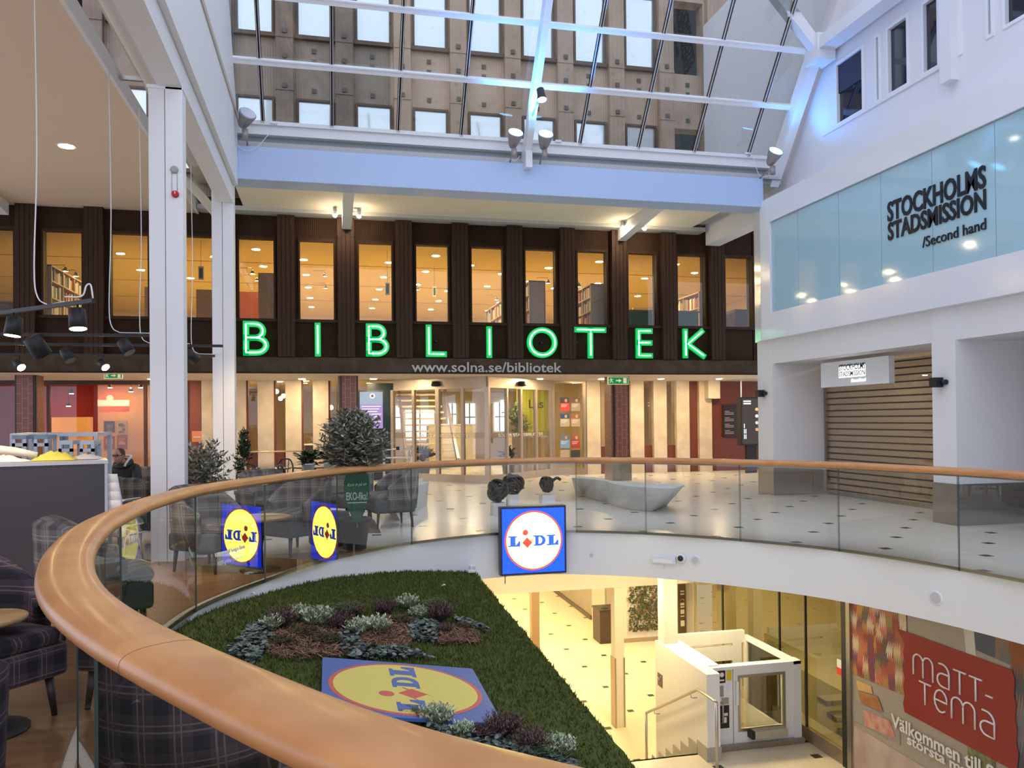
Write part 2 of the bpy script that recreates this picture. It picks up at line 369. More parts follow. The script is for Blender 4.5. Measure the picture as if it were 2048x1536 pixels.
for k in range(1, 10):
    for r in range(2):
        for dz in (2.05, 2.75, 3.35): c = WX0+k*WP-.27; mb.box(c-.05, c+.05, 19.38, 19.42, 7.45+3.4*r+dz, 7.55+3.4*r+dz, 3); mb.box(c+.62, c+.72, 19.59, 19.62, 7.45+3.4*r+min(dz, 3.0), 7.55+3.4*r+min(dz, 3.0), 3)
wbu = struct('wall_back_upper', mb, [CLAD, CLADP, BLACK, mat('grey anchor plate', (.10, .09, .085), .6), ribs('ribbed facade sheet with tan reflection', (.50, .34, .24), (.58, .41, .30), .06, rough=.55), ribs('ribbed pilaster sheet with tan reflection', (.40, .27, .19), (.46, .32, .23), .11, rough=.55)])
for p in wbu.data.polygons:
    if p.material_index < 2 and p.center.x > 1.5: p.material_index += 4  # right part: tan reflection in the roof glass put into the sheet colour
SKYG = mat('sky mirroring window glass', (.78, .84, .86), .05, .5, spec=1.)
i = 20
for r in range(2):
    for k in range(-2, 8):
        x0 = WX0+k*WP; z0 = 7.45+3.4*r-.07*(r>0); z1 = 9.33+3.4*r; mb = MB()
        mb.box(x0, x0+.05, 19.56, 19.7, z0, z1); mb.box(x0+WW-.05, x0+WW, 19.56, 19.7, z0, z1); mb.box(x0, x0+WW, 19.56, 19.7, z1-.05, z1); mb.box(x0-.03, x0+WW+.03, 19.5, 19.7, z0-.04, z0+.05)
        fr = struct('window_%d' % i, mb, mat('window steel brown', (.10, .06, .04), .5)); i += 1
        pm = MB(); pm.quad((x0+.04, 19.66, z0), (x0+WW-.04, 19.66, z0), (x0+WW-.04, 19.62, z1), (x0+.04, 19.62, z1)); pm.build('pane', SKYG, fr)
mb = MB(); mb.box(11.3, 16, 14.0, 19.0, 6.3, 18); struct('wall_outside_white', mb, mat('pale outside render', (.62, .60, .56), .8, vary=(1.2, (.56, .54, .50))))
# ------------------------------------------------------------------ ceilings and soffits
mb = MB(); mb.box(-14, 16, 19.5, 23.0, 2.79, 2.84); struct('ceiling_soffit', mb, mat('warm soffit', (.80, .70, .55), .7))
mb = MB(); mb.box(-1.9, 9.2, 15.9, 19.25, 6.60, 6.66, 0); mb.box(-2.9, 9.6, 19.2, 19.62, 6.52, 6.62, 1); mb.box(-1.9, 9.6, 15.6, 19.62, 6.7, 6.9, 1); struct('ceiling_back', mb, [CREAM, GREYSTRIP])
mb = MB(); mb.box(-14, -2.95, -4, 19.6, 6.50, 6.60, 0); mb.box(-2.97, -2.92, -4, 19.6, 6.48, 6.74, 1); struct('ceiling_left', mb, [mat('cafe ceiling board', (.76, .60, .45), .85), WHITE])
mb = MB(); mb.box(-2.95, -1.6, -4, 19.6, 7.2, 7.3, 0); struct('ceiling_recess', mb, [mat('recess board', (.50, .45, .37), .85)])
# ------------------------------------------------------------------ white steel frame
mb = MB(); mb.box(-2.085, 9.05, 15.4, 15.95, 6.13, 6.75); struct('trim_2', mb, mat('beam tinted with blue light', (.46, .58, .82), .45), bevel=.01)  # blue light of sky and floodlights is put into the beam's colour
mb = MB(); mb.box(-1.98, -1.70, -4, 15.4, 5.68, 5.99); struct('trim_3', mb, WHITE, bevel=.008)
mb = MB(); mb.box(-1.95, -1.62, -4, 15.39, 6.0, 7.2); mb.prism([(0,0)], 0, 0) if False else None
mb.add([(-1.62,-4,7.2),(-1.62,15.39,7.2),(-1.62,12.0,12),(-1.62,-4,12),(-1.95,-4,7.2),(-1.95,15.39,7.2),(-1.95,12.0,12),(-1.95,-4,12)], [(0,1,2,3),(7,6,5,4),(1,5,6,2),(3,2,6,7)], 0)
struct('wall_left_upper', mb, WHITE)
def column(y0, y1, zt, label):
    c = empty('column', (-1.9, y0, 0), label, 'column', 'white steel columns along the cafe')
    MB().box(-2.085, -1.905, y0+.02, y1, 0, zt).build('left_shaft', WHITE, c, .006); MB().box(-1.895, -1.70, y0, y1+.02, 0, zt).build('right_shaft', WHITE, c, .006)
    MB().box(-2.10, -1.69, y0+.0, y1+.03, zt-.03, zt+.01).build('cap', WHITE, c); return c
column(10.2, 10.42, 5.68, 'white twin steel column in front of the cafe with a red alarm button on it')
column(15.42, 15.66, 6.13, 'white twin steel column farther back under the end of the blue-lit beam')
# three ribs from the beam to the library front
for j, (x, l) in enumerate([(-6.9, 'white ceiling rib at the far left above the cafe'), (.42, 'white ceiling rib between two lit spotlights left of the middle'), (7.35, 'grey-white ceiling rib at the right with a curved end')]):
    mb = MB(); y0 = 15.9 if j else 17.2
    mb.add([(x-.11,y0,6.5),(x-.11,19.38,6.22),(x-.11,19.38,6.6),(x-.11,y0,6.7),(x+.11,y0,6.5),(x+.11,19.38,6.22),(x+.11,19.38,6.6),(x+.11,y0,6.7)],
           [(0,1,2,3),(7,6,5,4),(0,4,5,1),(1,5,6,2),(3,2,6,7),(0,3,7,4)])
    tag(mb.build('ceiling_rib', WHITE), l, 'ceiling beam', 'ceiling ribs in front of the library')
# ------------------------------------------------------------------ sloping roof glass: plane through (15.54, 7.26) rising towards the viewer
def gz(z, off=0.): return 15.54-(z-7.26)/1.285-off      # y of the glass plane at height z
def rp(x, z, o=0.): k = 1/math.sqrt(1+1.285**2); return (x, gz(z)-o*1.285*k, z-o*k)   # o = distance below the glass
ZP = [7.26, 8.115, 8.97, 9.825, 10.68, 11.5]
XS = []
def roof_x(px, py):
    d = _f*F_PX+_r*(px-1024)-_u*(py-CY); t = (15.54-(EYE-7.26)/1.285)/(d.y+d.z/1.285); return d.x*t
XM = [roof_x(q, y) for q, y in ((526,245),(664,252),(796,261),(922,270),(1160,284),(1277,291),(1388,299),(1497,306))]
XR = 9.5
mb = MB(); mb.add([rp(-1.7, 7.26), rp(XR, 7.26), rp(XR, 11.8), rp(-1.7, 11.8)], [(0,1,2,3)]); struct('window_roof', mb, ROOFG)
ALU = mat('pale grey aluminium profile', (.66, .68, .72), .35, .3); RIBM = mat('white steel rib', (.80, .80, .82), .4)
def bar(mb, a, b, w, h, m=0):
    """rectangular bar from a to b, w wide across x (or along the slope) and h deep"""
    a, b = Vector(a), Vector(b); t = (b-a).normalized(); k = 1/math.sqrt(1+1.285**2); nrm = Vector((0, -1.285*k, -k))
    s = t.cross(nrm).normalized(); c = [a-s*w/2, a+s*w/2, a+s*w/2+nrm*h, a-s*w/2+nrm*h]; d = [p+(b-a) for p in c]
    mb.add(c+d, [(3,2,1,0),(4,5,6,7),(0,1,5,4),(1,2,6,5),(2,3,7,6),(3,0,4,7)], m)
for j, z in enumerate(ZP[1:]):
    mb = MB(); bar(mb, rp(-1.7, z), rp(XR, z), .10, .12); bar(mb, rp(-1.7, z+.03, .12), rp(XR, z+.03, .12), .025, .012); struct('trim_%d' % (30+j), mb, RIBM)
for j, x in enumerate(XM):
    mb = MB(); bar(mb, rp(x, 7.26), rp(x, 11.6), .075, .03); bar(mb, rp(x-.022, 7.26, .03), rp(x-.022, 11.6, .03), .012, .035, 1); bar(mb, rp(x+.022, 7.26, .03), rp(x+.022, 11.6, .03), .012, .035, 1)
    struct('trim_%d' % (40+j), mb, [DARK2, ALU])
mb = MB(); bar(mb, rp(3.86, 6.75, .12), rp(3.86, 11.7, .12), .13, .26); mb.box(3.795, 3.925, 15.22, 15.42, 6.62, 6.95); struct('trim_50', mb, RIBM)
mb = MB(); bar(mb, rp(9.42, 6.85, .05), rp(9.42, 8.95, .05), .20, .30); struct('trim_51', mb, RIBM)
mb = MB(); bar(mb, rp(-1.72, 7.0, .0), rp(-1.72, 11.7, .0), .10, .12); struct('trim_52', mb, RIBM)
# knee: plate node, eaves beam to the viewer, rafter up
mb = MB(); mb.box(9.28, 9.62, -2, 13.95, 8.78, 9.02); mb.prism([(9.25, 13.7), (9.64, 13.7), (9.64, 14.15), (9.25, 14.15)], 8.6, 9.1)
mb.add([(9.3,13.8,8.8),(9.3,14.0,8.8),(7.9,14.0,10.3),(7.9,13.8,10.3),(9.3,13.8,9.1),(9.3,14.0,9.1),(8.1,14.0,10.5),(8.1,13.8,10.5)], [(0,1,2,3),(7,6,5,4),(0,3,7,4),(1,5,6,2)])
struct('trim_53', mb, RIBM)
# sill: sloping grey gutter, pale sill profile, thin conduit
mb = MB(); mb.add([(-1.7,15.6,6.76),(9.5,15.6,6.76),(9.5,15.7,7.05),(-1.7,15.7,7.05)], [(0,1,2,3)], 1); mb.box(-1.7, 9.5, 15.56, 15.72, 7.03, 7.20, 0); mb.box(-1.7, 9.5, 15.50, 15.60, 7.20, 7.27, 0)
mb.add([(-1.7,15.4,6.745),(9.5,15.4,6.745),(9.5,15.62,6.77),(-1.7,15.62,6.77)], [(0,1,2,3)], 1)
struct('trim_54', mb, [WHITE, mat('grey gutter metal', (.30, .32, .33), .6)])
# ------------------------------------------------------------------ right side: upper wall, fascia, pillars, shop fronts
XW = 9.7
def yz(px, py, X): p = at(px, py, X=X); return p.y, p.z
zs = yz(1672, 255, XW)[1]; zt = yz(1672, 127, XW)[1]
WIN = [(1672, 1729), (1751, 1763), (1775, 1820), (1846, 1882), (1919, 1927), (1975, 1991), (2009, 2080)]
ys = [(yz(a, 200, XW)[0], yz(b, 200, XW)[0]) for a, b in WIN]
mb = MB(); mb.box(XW, XW+.4, -2, 19.4, 6.2, zs)
mb.box(XW, XW+.4, -2, 19.4, zt, 8.6); mb.box(XW, XW+.4, -2, 19.4, max(8.6, zt), 12)
prev = 19.4
for a, b in ys: mb.box(XW, XW+.4, a, prev, zs, zt); prev = b
mb.box(XW, XW+.4, -2, prev, zs, zt)
p0, p1 = yz(1884, 200, XW-.12)[0], yz(1906, 200, XW-.12)[0]; mb.box(XW-.16, XW, p1, p0, yz(1900, 158, XW-.16)[1], 12)
mb.box(XW-.03, XW, ys[3][1]-.05, ys[0][0]+.42, zs-.04, zs)
struct('wall_right_upper', mb, mat('pale lilac-white render', (.76, .74, .77), .8, bump=(30, .12)))
for j, (a, b) in enumerate(ys):
    mb = MB(); mb.box(XW-.02, XW+.1, b, b+.05, zs, zt); mb.box(XW-.02, XW+.1, a-.05, a, zs, zt); mb.box(XW-.02, XW+.1, b, a, zs, zs+.05); mb.box(XW-.02, XW+.1, b, a, zt-.06, zt)
    fr = struct('window_%d' % (60+j), mb, WHITE2); pm = MB(); pm.box(XW+.05, XW+.08, b, a, zs, zt); pm.build('pane', mat('dark office glass', (.012, .014, .03), .05, spec=.9), fr)
    if j == 0: bm_ = MB(); bm_.box(XW+.02, XW+.045, b+.05, a-.05, (zs+zt)/2+.02, zt-.06); bm_.build('blind', mat('dark roller blind', (.03, .03, .06), .6), fr)
fb = 3.29; ft = 6.25; g0, g1 = 3.84, 5.74
mb = MB(); mb.box(9.0, 9.7, -2, 15.47, fb, g0); mb.box(9.0, 9.7, -2, 15.47, g1, ft); mb.box(9.0, 9.7, 15.10, 15.47, g0, g1); mb.box(9.08, 9.7, -2, 15.1, g0, g1)
mb.add([(9.0,15.475,fb),(9.0,15.475,ft-.12),(9.13,15.95,ft-.12),(9.13,15.95,fb)], [(0,1,2,3)]); mb.add([(9.0,15.475,fb),(9.13,15.95,fb),(9.7,15.95,fb),(9.7,15.475,fb)], [(0,1,2,3)])
mb.box(9.13, 9.7, 15.47, 15.95, fb, ft)
struct('wall_right_fascia', mb, mat('white enamel panel', (.80, .80, .84), .14, spec=.6))
mb = MB(); yj = [yz(q, 560, 9.06)[0] for q in (1598, 1680, 1765, 1868, 1995)]; yj = [15.08]+yj+[8.2, 6.6, 5.0, 3.4, 1.8, -1.9]
for a, b in zip(yj, yj[1:]): mb.box(9.05, 9.075, b+.006, a-.006, g0+.01, g1-.01)
SHG = mat('pale blue backed glass', (.40, .60, .68), .06, spec=.8)
fg = struct('window_80', mb, SHG)
# shop wall below
zh = yz(1564, 725, 9.15)[1]
mb = MB(); mb.box(9.12, 10.4, 15.25, 15.85, .62, fb); mb.box(9.12, 10.4, 10.18, 10.66, .62, fb); mb.box(9.12, 10.4, 4.4, 4.9, .62, fb)
mb.box(9.15, 10.4, -2, 15.3, zh, fb+.05); mb.box(10.45, 16, 15.3, 15.6, 0, fb+.5); mb.box(10.45, 16, 10.0, 10.3, 0, fb+.5); mb.box(15, 16, -2, 16, 0, 3.7)
mb.box(9.7, 16, -2, 15.5, 3.4, 3.7)
struct('wall_right', mb, mat('shop white paint', (.78, .76, .76), .55))
mb = MB()
for a, b in ((15.25, 15.85), (10.18, 10.66), (4.4, 4.9)): mb.box(9.11, 10.41, a-.01, b+.01, 0, .62)
struct('baseboard_right', mb, STEELD)
# ------------------------------------------------------------------ ground floor library wall
YW = 22.9
mb = MB()
def piers(xs, wd=.42):
    for x in xs: mb.box(x, x+wd, YW-.14, YW+.25, 0, 2.8, 0)
piers([-2.64, -1.92, -1.19, -.46]); piers([-3.36], .26); piers([7.47], .42); piers([8.86, 9.6, 10.35, 11.1])
piers([-4.1], .3)
struct('wall_back_ground', mb, STONE)
mb = MB()
for x in (-2.22, -1.5, -.77, -.04, 7.89, 9.28, 10.02): mb.box(x, x+.05, YW-.05, YW+.1, .0, 2.8)
for x in (-2.22, -1.5, -.77, -.04, 7.89, 9.28, 10.02): mb.box(x, x+.33, YW, YW+.1, 0, .82)
mb.box(10.77, 11.1, YW, YW+.1, 0, 2.8); mb.box(11.5, 15, YW-.02, YW+.2, 0, 2.8)
struct('trim_60', mb, REDBR)
mb = MB(); mb.quad((-2.3, YW+.04, 0), (1.7, YW+.04, 0), (1.7, YW+.04, 2.8), (-2.3, YW+.04, 2.8)); mb.quad((7.9, YW+.04, 0), (10.4, YW+.04, 0), (10.4, YW+.04, 2.8), (7.9, YW+.04, 2.8)); struct('window_90', mb, PANE)
# ------------------------------------------------------------------ upper library room behind the windows
LIBC = mat('library ceiling', (.74, .63, .30), .85); LIBW = mat('library wall', (.72, .60, .42), .8)
mb = MB(); mb.box(-14, 16, 19.9, 36.5, 6.30, 6.5, 0); mb.box(-14, 16, 36, 36.3, 3.3, 6.4, 1); mb.box(-14.2, -14, 19.6, 36.3, 3.3, 6.5, 1); mb.box(16, 16.2, 19.6, 36.3, 3.3, 6.5, 1)
struct('ceiling_library', mb, [LIBC, LIBW])
mb = MB(); mb.box(-14, 16, 19.95, 36.3, 3.2, 3.4); struct('floor_library', mb, mat('library lino', (.62, .48, .32), .5))
for y in (24.3, 27.9, 31.5):
    mb = MB(); mb.box(-13.9, 15.9, y, y+.03, 6.285, 6.302); struct('trim_%d' % (70+int(y)), mb, mat('ceiling joint', (.45, .33, .2), .9))
# downlights: one built with its parts, the rest are copies
def downlight(loc, r, glow, label, group, rim=WHITE2):
    e = empty('ceiling_light', loc, label, 'ceiling light', group)
    m = MB(); m.lathe([(r*1.25, 0), (r*1.25, .012), (r, .02), (r, .002)], loc, 20, 0); m.build('rim', rim, e)
    m = MB(); m.lathe([(r*.97, -.004), (r*.97, .003)], loc, 20, 0); m.build('diffuser', glow, e); return e
L0 = downlight((-.7, 23.6, 6.287), .105, DISC2, 'round lamp in the yellowish library ceiling, seen through an upper window', 'round lamps in the library ceiling upstairs')
GRID = [(-.7+2.42*i, 23.6+2.42*j) for i in range(-2, 6) for j in range(5)]+[(-1.9+2.42*i, 22.4+2.42*j) for i in range(-1, 6) for j in range(3)]
ORD = ['first','second','third','fourth','fifth','sixth','seventh','eighth','ninth','tenth','eleventh','twelfth','thirteenth','fourteenth','fifteenth','sixteenth','seventeenth','eighteenth','nineteenth','twentieth']+['%d%s' % (i, {1:'st',2:'nd',3:'rd'}.get(i % 10, 'th')) for i in range(21, 80)]
rows = sorted({round(y, 2) for x, y in GRID})
for x, y in GRID:
    l = 'round lamp in the library ceiling upstairs, %s row from the windows, %s from the left' % (ORD[rows.index(round(y, 2))], ORD[sorted(q[0] for q in GRID if abs(q[1]-y) < .01).index(x)])
    if abs(x+.7) < .01 and abs(y-23.6) < .01: L0['label'] = l; continue
    if y < 35.5: dup(L0, (x, y, 6.287), label=l)
S0 = None
for px, nm in ((302, 'left of the white column, above the cafe'), (604, 'left of the middle brick pier'), (747, 'just right of the middle brick pier'), (1080, 'right of the entrance'), (1203, 'left of the right brick pier'), (1322, 'above the cream piers at the right'), (1438, 'near the brown panel at the right')):
    p = at(px, 757.4, Z=2.79); S0 = (downlight((p.x, p.y, 2.782), .085, DISC, 'round warm downlight in the low ceiling, '+nm, 'downlights in the low ceiling before the library') if S0 is None else
        dup(S0, (p.x, p.y, 2.782), label='round warm downlight in the low ceiling, '+nm))
p = at(133, 292, Z=6.5); downlight((p.x, p.y, 6.492), .13, lamp_mat('cafe downlight glow', (1, .82, .6), 24), 'single oval-looking round downlight in the beige cafe ceiling', 'cafe ceiling')
# ------------------------------------------------------------------ bookcases upstairs
BIRCH = wood('birch board', (.55, .36, .17), (.62, .42, .21), .5); BOOKM = [mat('book %d' % i, c, .6) for i, c in enumerate([(.75,.68,.52),(.55,.16,.08),(.10,.16,.28),(.68,.55,.28),(.22,.10,.05),(.82,.78,.68),(.12,.22,.14)])]
def bookcase(name, x, y, z, w, d, h, shelves, rot, label, bays=1, fill=.8, blabel='books'):
    """w along local x, open towards local -y"""
    e = empty(name, (x, y, z), label, 'bookcase'); e.rotation_euler = (0, 0, rot); t = .03
    def part(nm, *b): 
        m = MB(); m.box(*b); o = m.build(nm, BIRCH); o.parent = e; return o
    part('side_panel', -w/2, -w/2+t, 0, d, 0, h); part('side_panel', w/2-t, w/2, 0, d, 0, h); part('back_panel', -w/2, w/2, d-.02, d, 0, h); part('top_panel', -w/2, w/2, 0, d, h-t, h)
    for b in range(1, bays): part('divider', -w/2+b*w/bays-t/2, -w/2+b*w/bays+t/2, 0.005, d, 0, h)
    rnd = random.Random(int(x*100+y*10)); bw = w/bays; R_ = Matrix.Rotation(rot, 3, 'Z')
    for k in range(shelves):
        cn = 0; zz = h*k/shelves; part('shelf', -w/2+t, w/2-t, .005, d-.02, zz, zz+t)
        for b in range(bays):
            if z+zz+h/shelves < 4.02+(y-19.7)*.115: continue
            xx = -w/2+b*bw+t+.01; end = -w/2+(b+1)*bw-t-.10
            if rnd.random() > fill: continue
            while xx < end:
                th = rnd.uniform(.06, .105); hh = rnd.uniform(.62, .88)*(h/shelves-t); 
                key = (int(th*200), int(hh*40), rnd.randrange(7)); me = bookmesh(key)
                o = bpy.data.objects.new('book', me); COL.objects.link(o); q = R_ @ Vector((xx, .03, zz+t+.001)); o.location = (x+q.x, y+q.y, z+q.z); o.rotation_euler = (0, 0, rot)
                cn += 1; tag(o, '%s book, %s from the left, %s shelf up, %s' % (BN[key[2]], ORD[cn-1], ORD[k], blabel), 'book', 'books '+blabel); xx += th+.004
                if rnd.random() < .12: xx += .09
    return e
_bm = {}; BN = ['cream', 'rust red', 'dark blue', 'tan', 'dark brown', 'pale', 'dark green']
def bookmesh(key):
    if key not in _bm:
        th, hh, c = (key[0]+.9)/200, (key[1]+.5)/40, key[2]; m = MB()
        m.box(0, th-.004, 0, .004, 0, hh, 0); m.box(0, .003, 0, .17, 0, hh, 0); m.box(th-.007, th-.004, 0, .17, 0, hh, 0); m.box(.003, th-.007, .004, .165, .004, hh-.004, 1)
        _bm[key] = m.mesh('book', [BOOKM[c], mat('paper', (.8, .75, .62), .8)])
    return _bm[key]
def case_along(px, py, Y0, w, d, side, shelves, bays, fill, label, bl):
    """bookcase running away from the window; its open side passes through the photo point at distance Y0"""
    p = at(px, py, Y=Y0); return bookcase('bookcase', p.x, Y0+w/2, 3.4, w, d, p.z-3.4, shelves, PI/2*side, label, bays, fill, bl)
case_along(103, 529, 20.15, 2.6, .42, 1, 5, 3, .85, 'long birch bookcase with brown books, in the second upper window from the left', 'long bookcase at the left')
bookcase('bookcase', -7.6, 22.4, 3.4, 2.0, .35, 1.35, 3, .35, 'low birch bookcase at the far left upper window', 2, .9, 'bookcase at the far left')
case_along(1058, 561, 20.35, 2.0, .44, -1, 5, 2, .95, 'narrow birch bookcase seen end-on in the upper window above the letter O', 'bookcase above letter O')
case_along(1181, 567, 20.35, 2.2, .9, -1, 5, 3, 1, 'pale bookcase full of light books in the upper window above the letter T', 'bookcase above letter T')
case_along(1398, 583, 21.6, 2.2, .4, -1, 4, 2, .9, 'brown bookcase behind the green counter above the letter K', 'bookcase above letter K')
case_along(1003, 600, 22.5, 2.4, .35, -1, 4, 3, 1, 'dark-shelved bookcase at the right side of the upper window above the second letter I', 'bookcase above second letter I')
# plain ends, cupboards, green counters
CAB = BIRCH
def cupboard(x0, x1, y0, y1, z0, z1, label, m=None, extra=True):
    e = empty('cupboard', ((x0+x1)/2, y0, z0), label, 'cupboard'); MB().box(x0, x1, y0, y1, z0, z1).build('body', m or CAB, e, .006)
    if extra: MB().box(x0+.15*(x1-x0), x1-.25*(x1-x0), y0-.03, y0, z0+.62*(z1-z0), z0+.62*(z1-z0)+.22).build('notice_shelf', m or CAB, e)
    return e
cupboard(-4.6, -3.9, 22.0, 22.5, 3.4, 5.15, 'birch cupboard end with a small shelf box, in the third upper window from the left')
cupboard(-3.3, -2.45, 21.6, 22.2, 3.4, 5.05, 'birch cupboard under a hanging sign, between the two white columns')
cupboard(-1.72, -1.1, 20.8, 21.6, 3.4, 5.38, 'tall birch bookcase end with a pinned note, upper window above the first letter B')
GRN = mat('green desk screen', (.015, .16, .075), .6)
for x0, x1, l in ((7.35, 8.75, 'green desk front in the upper window above the letter E'), (8.95, 10.15, 'green desk front in the upper window above the letter K')):
    e = empty('desk', ((x0+x1)/2, 20.8, 3.4), l, 'desk', 'green desks upstairs'); MB().box(x0, x1, 20.8, 20.86, 3.42, 4.62).build('front_panel', GRN, e)
    MB().box(x0-.03, x1+.03, 20.78, 21.5, 4.62, 4.66).build('desktop', mat('desk wood', (.25, .15, .07), .5), e); MB().box(x0, x0+.04, 20.9, 21.45, 3.4, 4.62).build('side_panel', GRN, e); MB().box(x1-.04, x1, 20.9, 21.45, 3.4, 4.62).build('side_panel', GRN, e)
mb = MB(); mb.box(8.9, 9.45, 22.6, 22.66, 4.55, 4.98); tag(mb.build('notice_board', mat('pale board', (.8, .62, .35), .7)), 'pale square board behind the green desk above the letter K', 'board')
mb = MB(); mb.box(-2.9, -1.35, 25.0, 25.2, 3.4, 5.55); struct('wall_library_red', mb, mat('library red wall', (.22, .045, .03), .8))
mb = MB(); mb.box(10.6, 10.95, 21.4, 21.8, 3.4, 5.2); mb.box(11.5, 12.5, 21.2, 22, 3.4, 4.8); tag(mb.build('cupboard', mat('brown cupboard', (.30, .18, .12), .6)), 'brown cupboards in the last upper window beside the white fascia', 'cupboard')
LSH = mat('lamp shade metal', (.30, .26, .2), .4, .6)
_ls = None
for px, py, Y, l in ((131, 543, 21.6, 'left lamp over the long birch bookcase'), (152, 553, 21.8, 'right lamp over the long birch bookcase'), (505, 548, 22.2, 'upper lamp beside the tall bookcase end above the first letter B'), (514, 562, 22.6, 'lower lamp beside the tall bookcase end above the first letter B'), (650, 553, 23, 'upper one, right edge of the window above the first letter I'), (651, 577, 24, 'lower one, right edge of the window above the first letter I'),
                     (835, 580, 24, 'lamp at the left edge of the window above the letter L'), (993, 600, 24, 'lamp over the dark-shelved bookcase'), (1096, 567, 21.6, 'lamp right of the bookcase above the letter O'), (1158, 574, 21.2, 'lamp over the pale bookcase above the letter T'), (787, 565, 25, 'lamp at the right of the window above the second letter B')):
    p = at(px, py, Y=Y); l = 'small cone lamp, '+l
    if _ls is None:
        e = empty('bookcase_lamp', p, l, 'lamp', 'lamps over the library bookcases')
        MB().lathe([(.015, .11), (.03, .09), (.075, 0), (.07, 0), (.025, .085)], p, 12).build('lamp_shade', LSH, e); MB().tube([p+Vector((0,0,.1)), p+Vector((-.02,0,.16)), p+Vector((-.34,0,.15))], .008, 6).build('arm', LSH, e)
        MB().lathe([(.06, .004), (.06, .01)], p, 12).build('bulb', lamp_mat('bookcase lamp glow', (1, .85, .6), 10), e); _ls = e
    else: dup(_ls, p, label=l)
for px, py, w_, h_, Y, l in ((402, 546, .13, .34, 21.5, 'small hanging sign between the two white columns, green and white'), (775, 578, .12, .34, 22, 'hanging sign with a walking figure in the window above the second letter B'), (869, 583, .1, .3, 24, 'hanging framed sign in the window above the letter L')):
    p = at(px, py, Y=Y); e = empty('hanging_sign', p, l, 'sign'); MB().box(p.x-w_/2, p.x+w_/2, p.y, p.y+.015, p.z-h_/2, p.z+h_/2).build('board', mat('sign white', (.85, .85, .7), .5), e)
    MB().box(p.x-w_*.32, p.x+w_*.32, p.y-.004, p.y, p.z-h_*.38, p.z+h_*.38).build('picture', mat('sign teal', (.03, .13, .12), .5), e); MB().tube([(p.x, p.y, p.z+h_/2), (p.x, p.y, 6.3)], .004, 5).build('wire', BLACK, e)
# ------------------------------------------------------------------ entrance of glass doors
def on_seg(px, A, B):
    d = _f*F_PX+_r*(px-1024)-_u*(830-CY); u = Vector((B[0]-A[0], B[1]-A[1])); k = (A[0]*d.y-A[1]*d.x)/(u.y*d.x-u.x*d.y); return Vector((A[0]+u.x*k, A[1]+u.y*k))
EA, EB, EC = (1.78, 22.75), (4.0, 20.5), (6.36, 22.75)
ent = empty('entrance_vestibule', (4.0, 21.5, 0), 'wedge-shaped glass entrance of the library with champagne metal frames', 'entrance')
def seg_box(mb, a, b, w, z0, z1, m=0):
    a, b = Vector(a).to_2d(), Vector(b).to_2d(); t = (b-a).normalized(); n = Vector((-t.y, t.x))*w/2
    mb.prism([tuple(a-n), tuple(b-n), tuple(b+n), tuple(a+n)], z0, z1, m)
mb = MB(); seg_box(mb, EA, EB, .10, 2.50, 2.79); seg_box(mb, EB, EC, .10, 2.50, 2.79); mb.build('header', BRONZE, ent)
mb = MB(); seg_box(mb, EA, EB, .08, 0, .2); seg_box(mb, EB, EC, .08, 0, .2); mb.build('bottom_rail', BRONZE, ent)
for px, A, B, wd in ((785, EA, EB, .12), (828, EA, EB, .09), (876, EA, EB, .12), (926, EA, EB, .09), (975, EA, EB, .13), (1013, EB, EC, .07), (1041, EB, EC, .1), (1071, EB, EC, .1), (1099, EB, EC, .12)):
    q = on_seg(px, A, B); t = (Vector(B)-Vector(A)).normalized(); mb = MB(); seg_box(mb, q-t*wd/2, q+t*wd/2, .09, .0, 2.52); mb.build('mullion', BRONZE, ent)
for A, B in ((EA, EB), (EB, EC)):
    mb = MB(); mb.quad((*A, .2), (*B, .2), (*B, 2.5), (*A, 2.5)); mb.build('glass_pane', DOORG, ent)
    mb = MB(); t = (Vector(B)-Vector(A)).normalized(); n = Vector((t.y, -t.x))*.008
    mb.quad((A[0]+n.x, A[1]+n.y, 1.17), (B[0]+n.x, B[1]+n.y, 1.17), (B[0]+n.x, B[1]+n.y, 1.32), (A[0]+n.x, A[1]+n.y, 1.32)); fz = mb.build('frosted_band', glass('frosted band', (.75, .72, .6), .05, .3), ent)
    q = Vector(A)*.5+Vector(B)*.5+n*2; text('lettering', 'SOLNA STADSBIBLIOTEK', mat('frost white letter', (.85, .82, .7), .6), (q.x, q.y, 1.195), (t.x, t.y, 0), (0,0,1), .085, fz, width=2.3, extrude=.001)
for px, py in ((871, 764), (1042, 764)):
    q = on_seg(px, EA if px < 975 else EB, EB if px < 975 else EC); m = MB(); m.lathe([(.02, .1), (.10, .09), (.13, 0), (.12, -.04), (.02, -.05)], (q.x, q.y-.12, 2.62), 14); m.build('door_sensor', BLACK, ent)
# glass panel with posters right of the entrance
pg = empty('poster_window', (6.9, 22.8, 0), 'glass panel with eight small posters, right of the entrance doors', 'window')
mb = MB(); mb.box(6.38, 6.47, 22.76, 22.86, 0, 2.79); mb.box(7.36, 7.45, 22.76, 22.86, 0, 2.79); mb.box(6.38, 7.45, 22.76, 22.86, 2.72, 2.79); mb.box(6.38, 7.45, 22.76, 22.86, 0, .2); mb.build('frame', BRONZE, pg)
mb = MB(); mb.quad((6.4, 22.8, .2), (7.4, 22.8, .2), (7.4, 22.8, 2.75), (6.4, 22.8, 2.75)); mb.build('glass_pane', glass('poster glass', (.86, .84, .70), .05), pg)
PC = [((.05,.04,.05),(.55,.05,.04)), ((.12,.06,.04),(.30,.24,.17)), ((.02,.07,.18),(.42,.35,.25)), ((.25,.10,.05),(.38,.31,.22)), ((.12,.15,.2),(.16,.32,.52)), ((.25,.09,.03),(.35,.03,.03)), ((.45,.35,.25),(.06,.35,.14)), ((.03,.03,.03),(.05,.10,.07))]
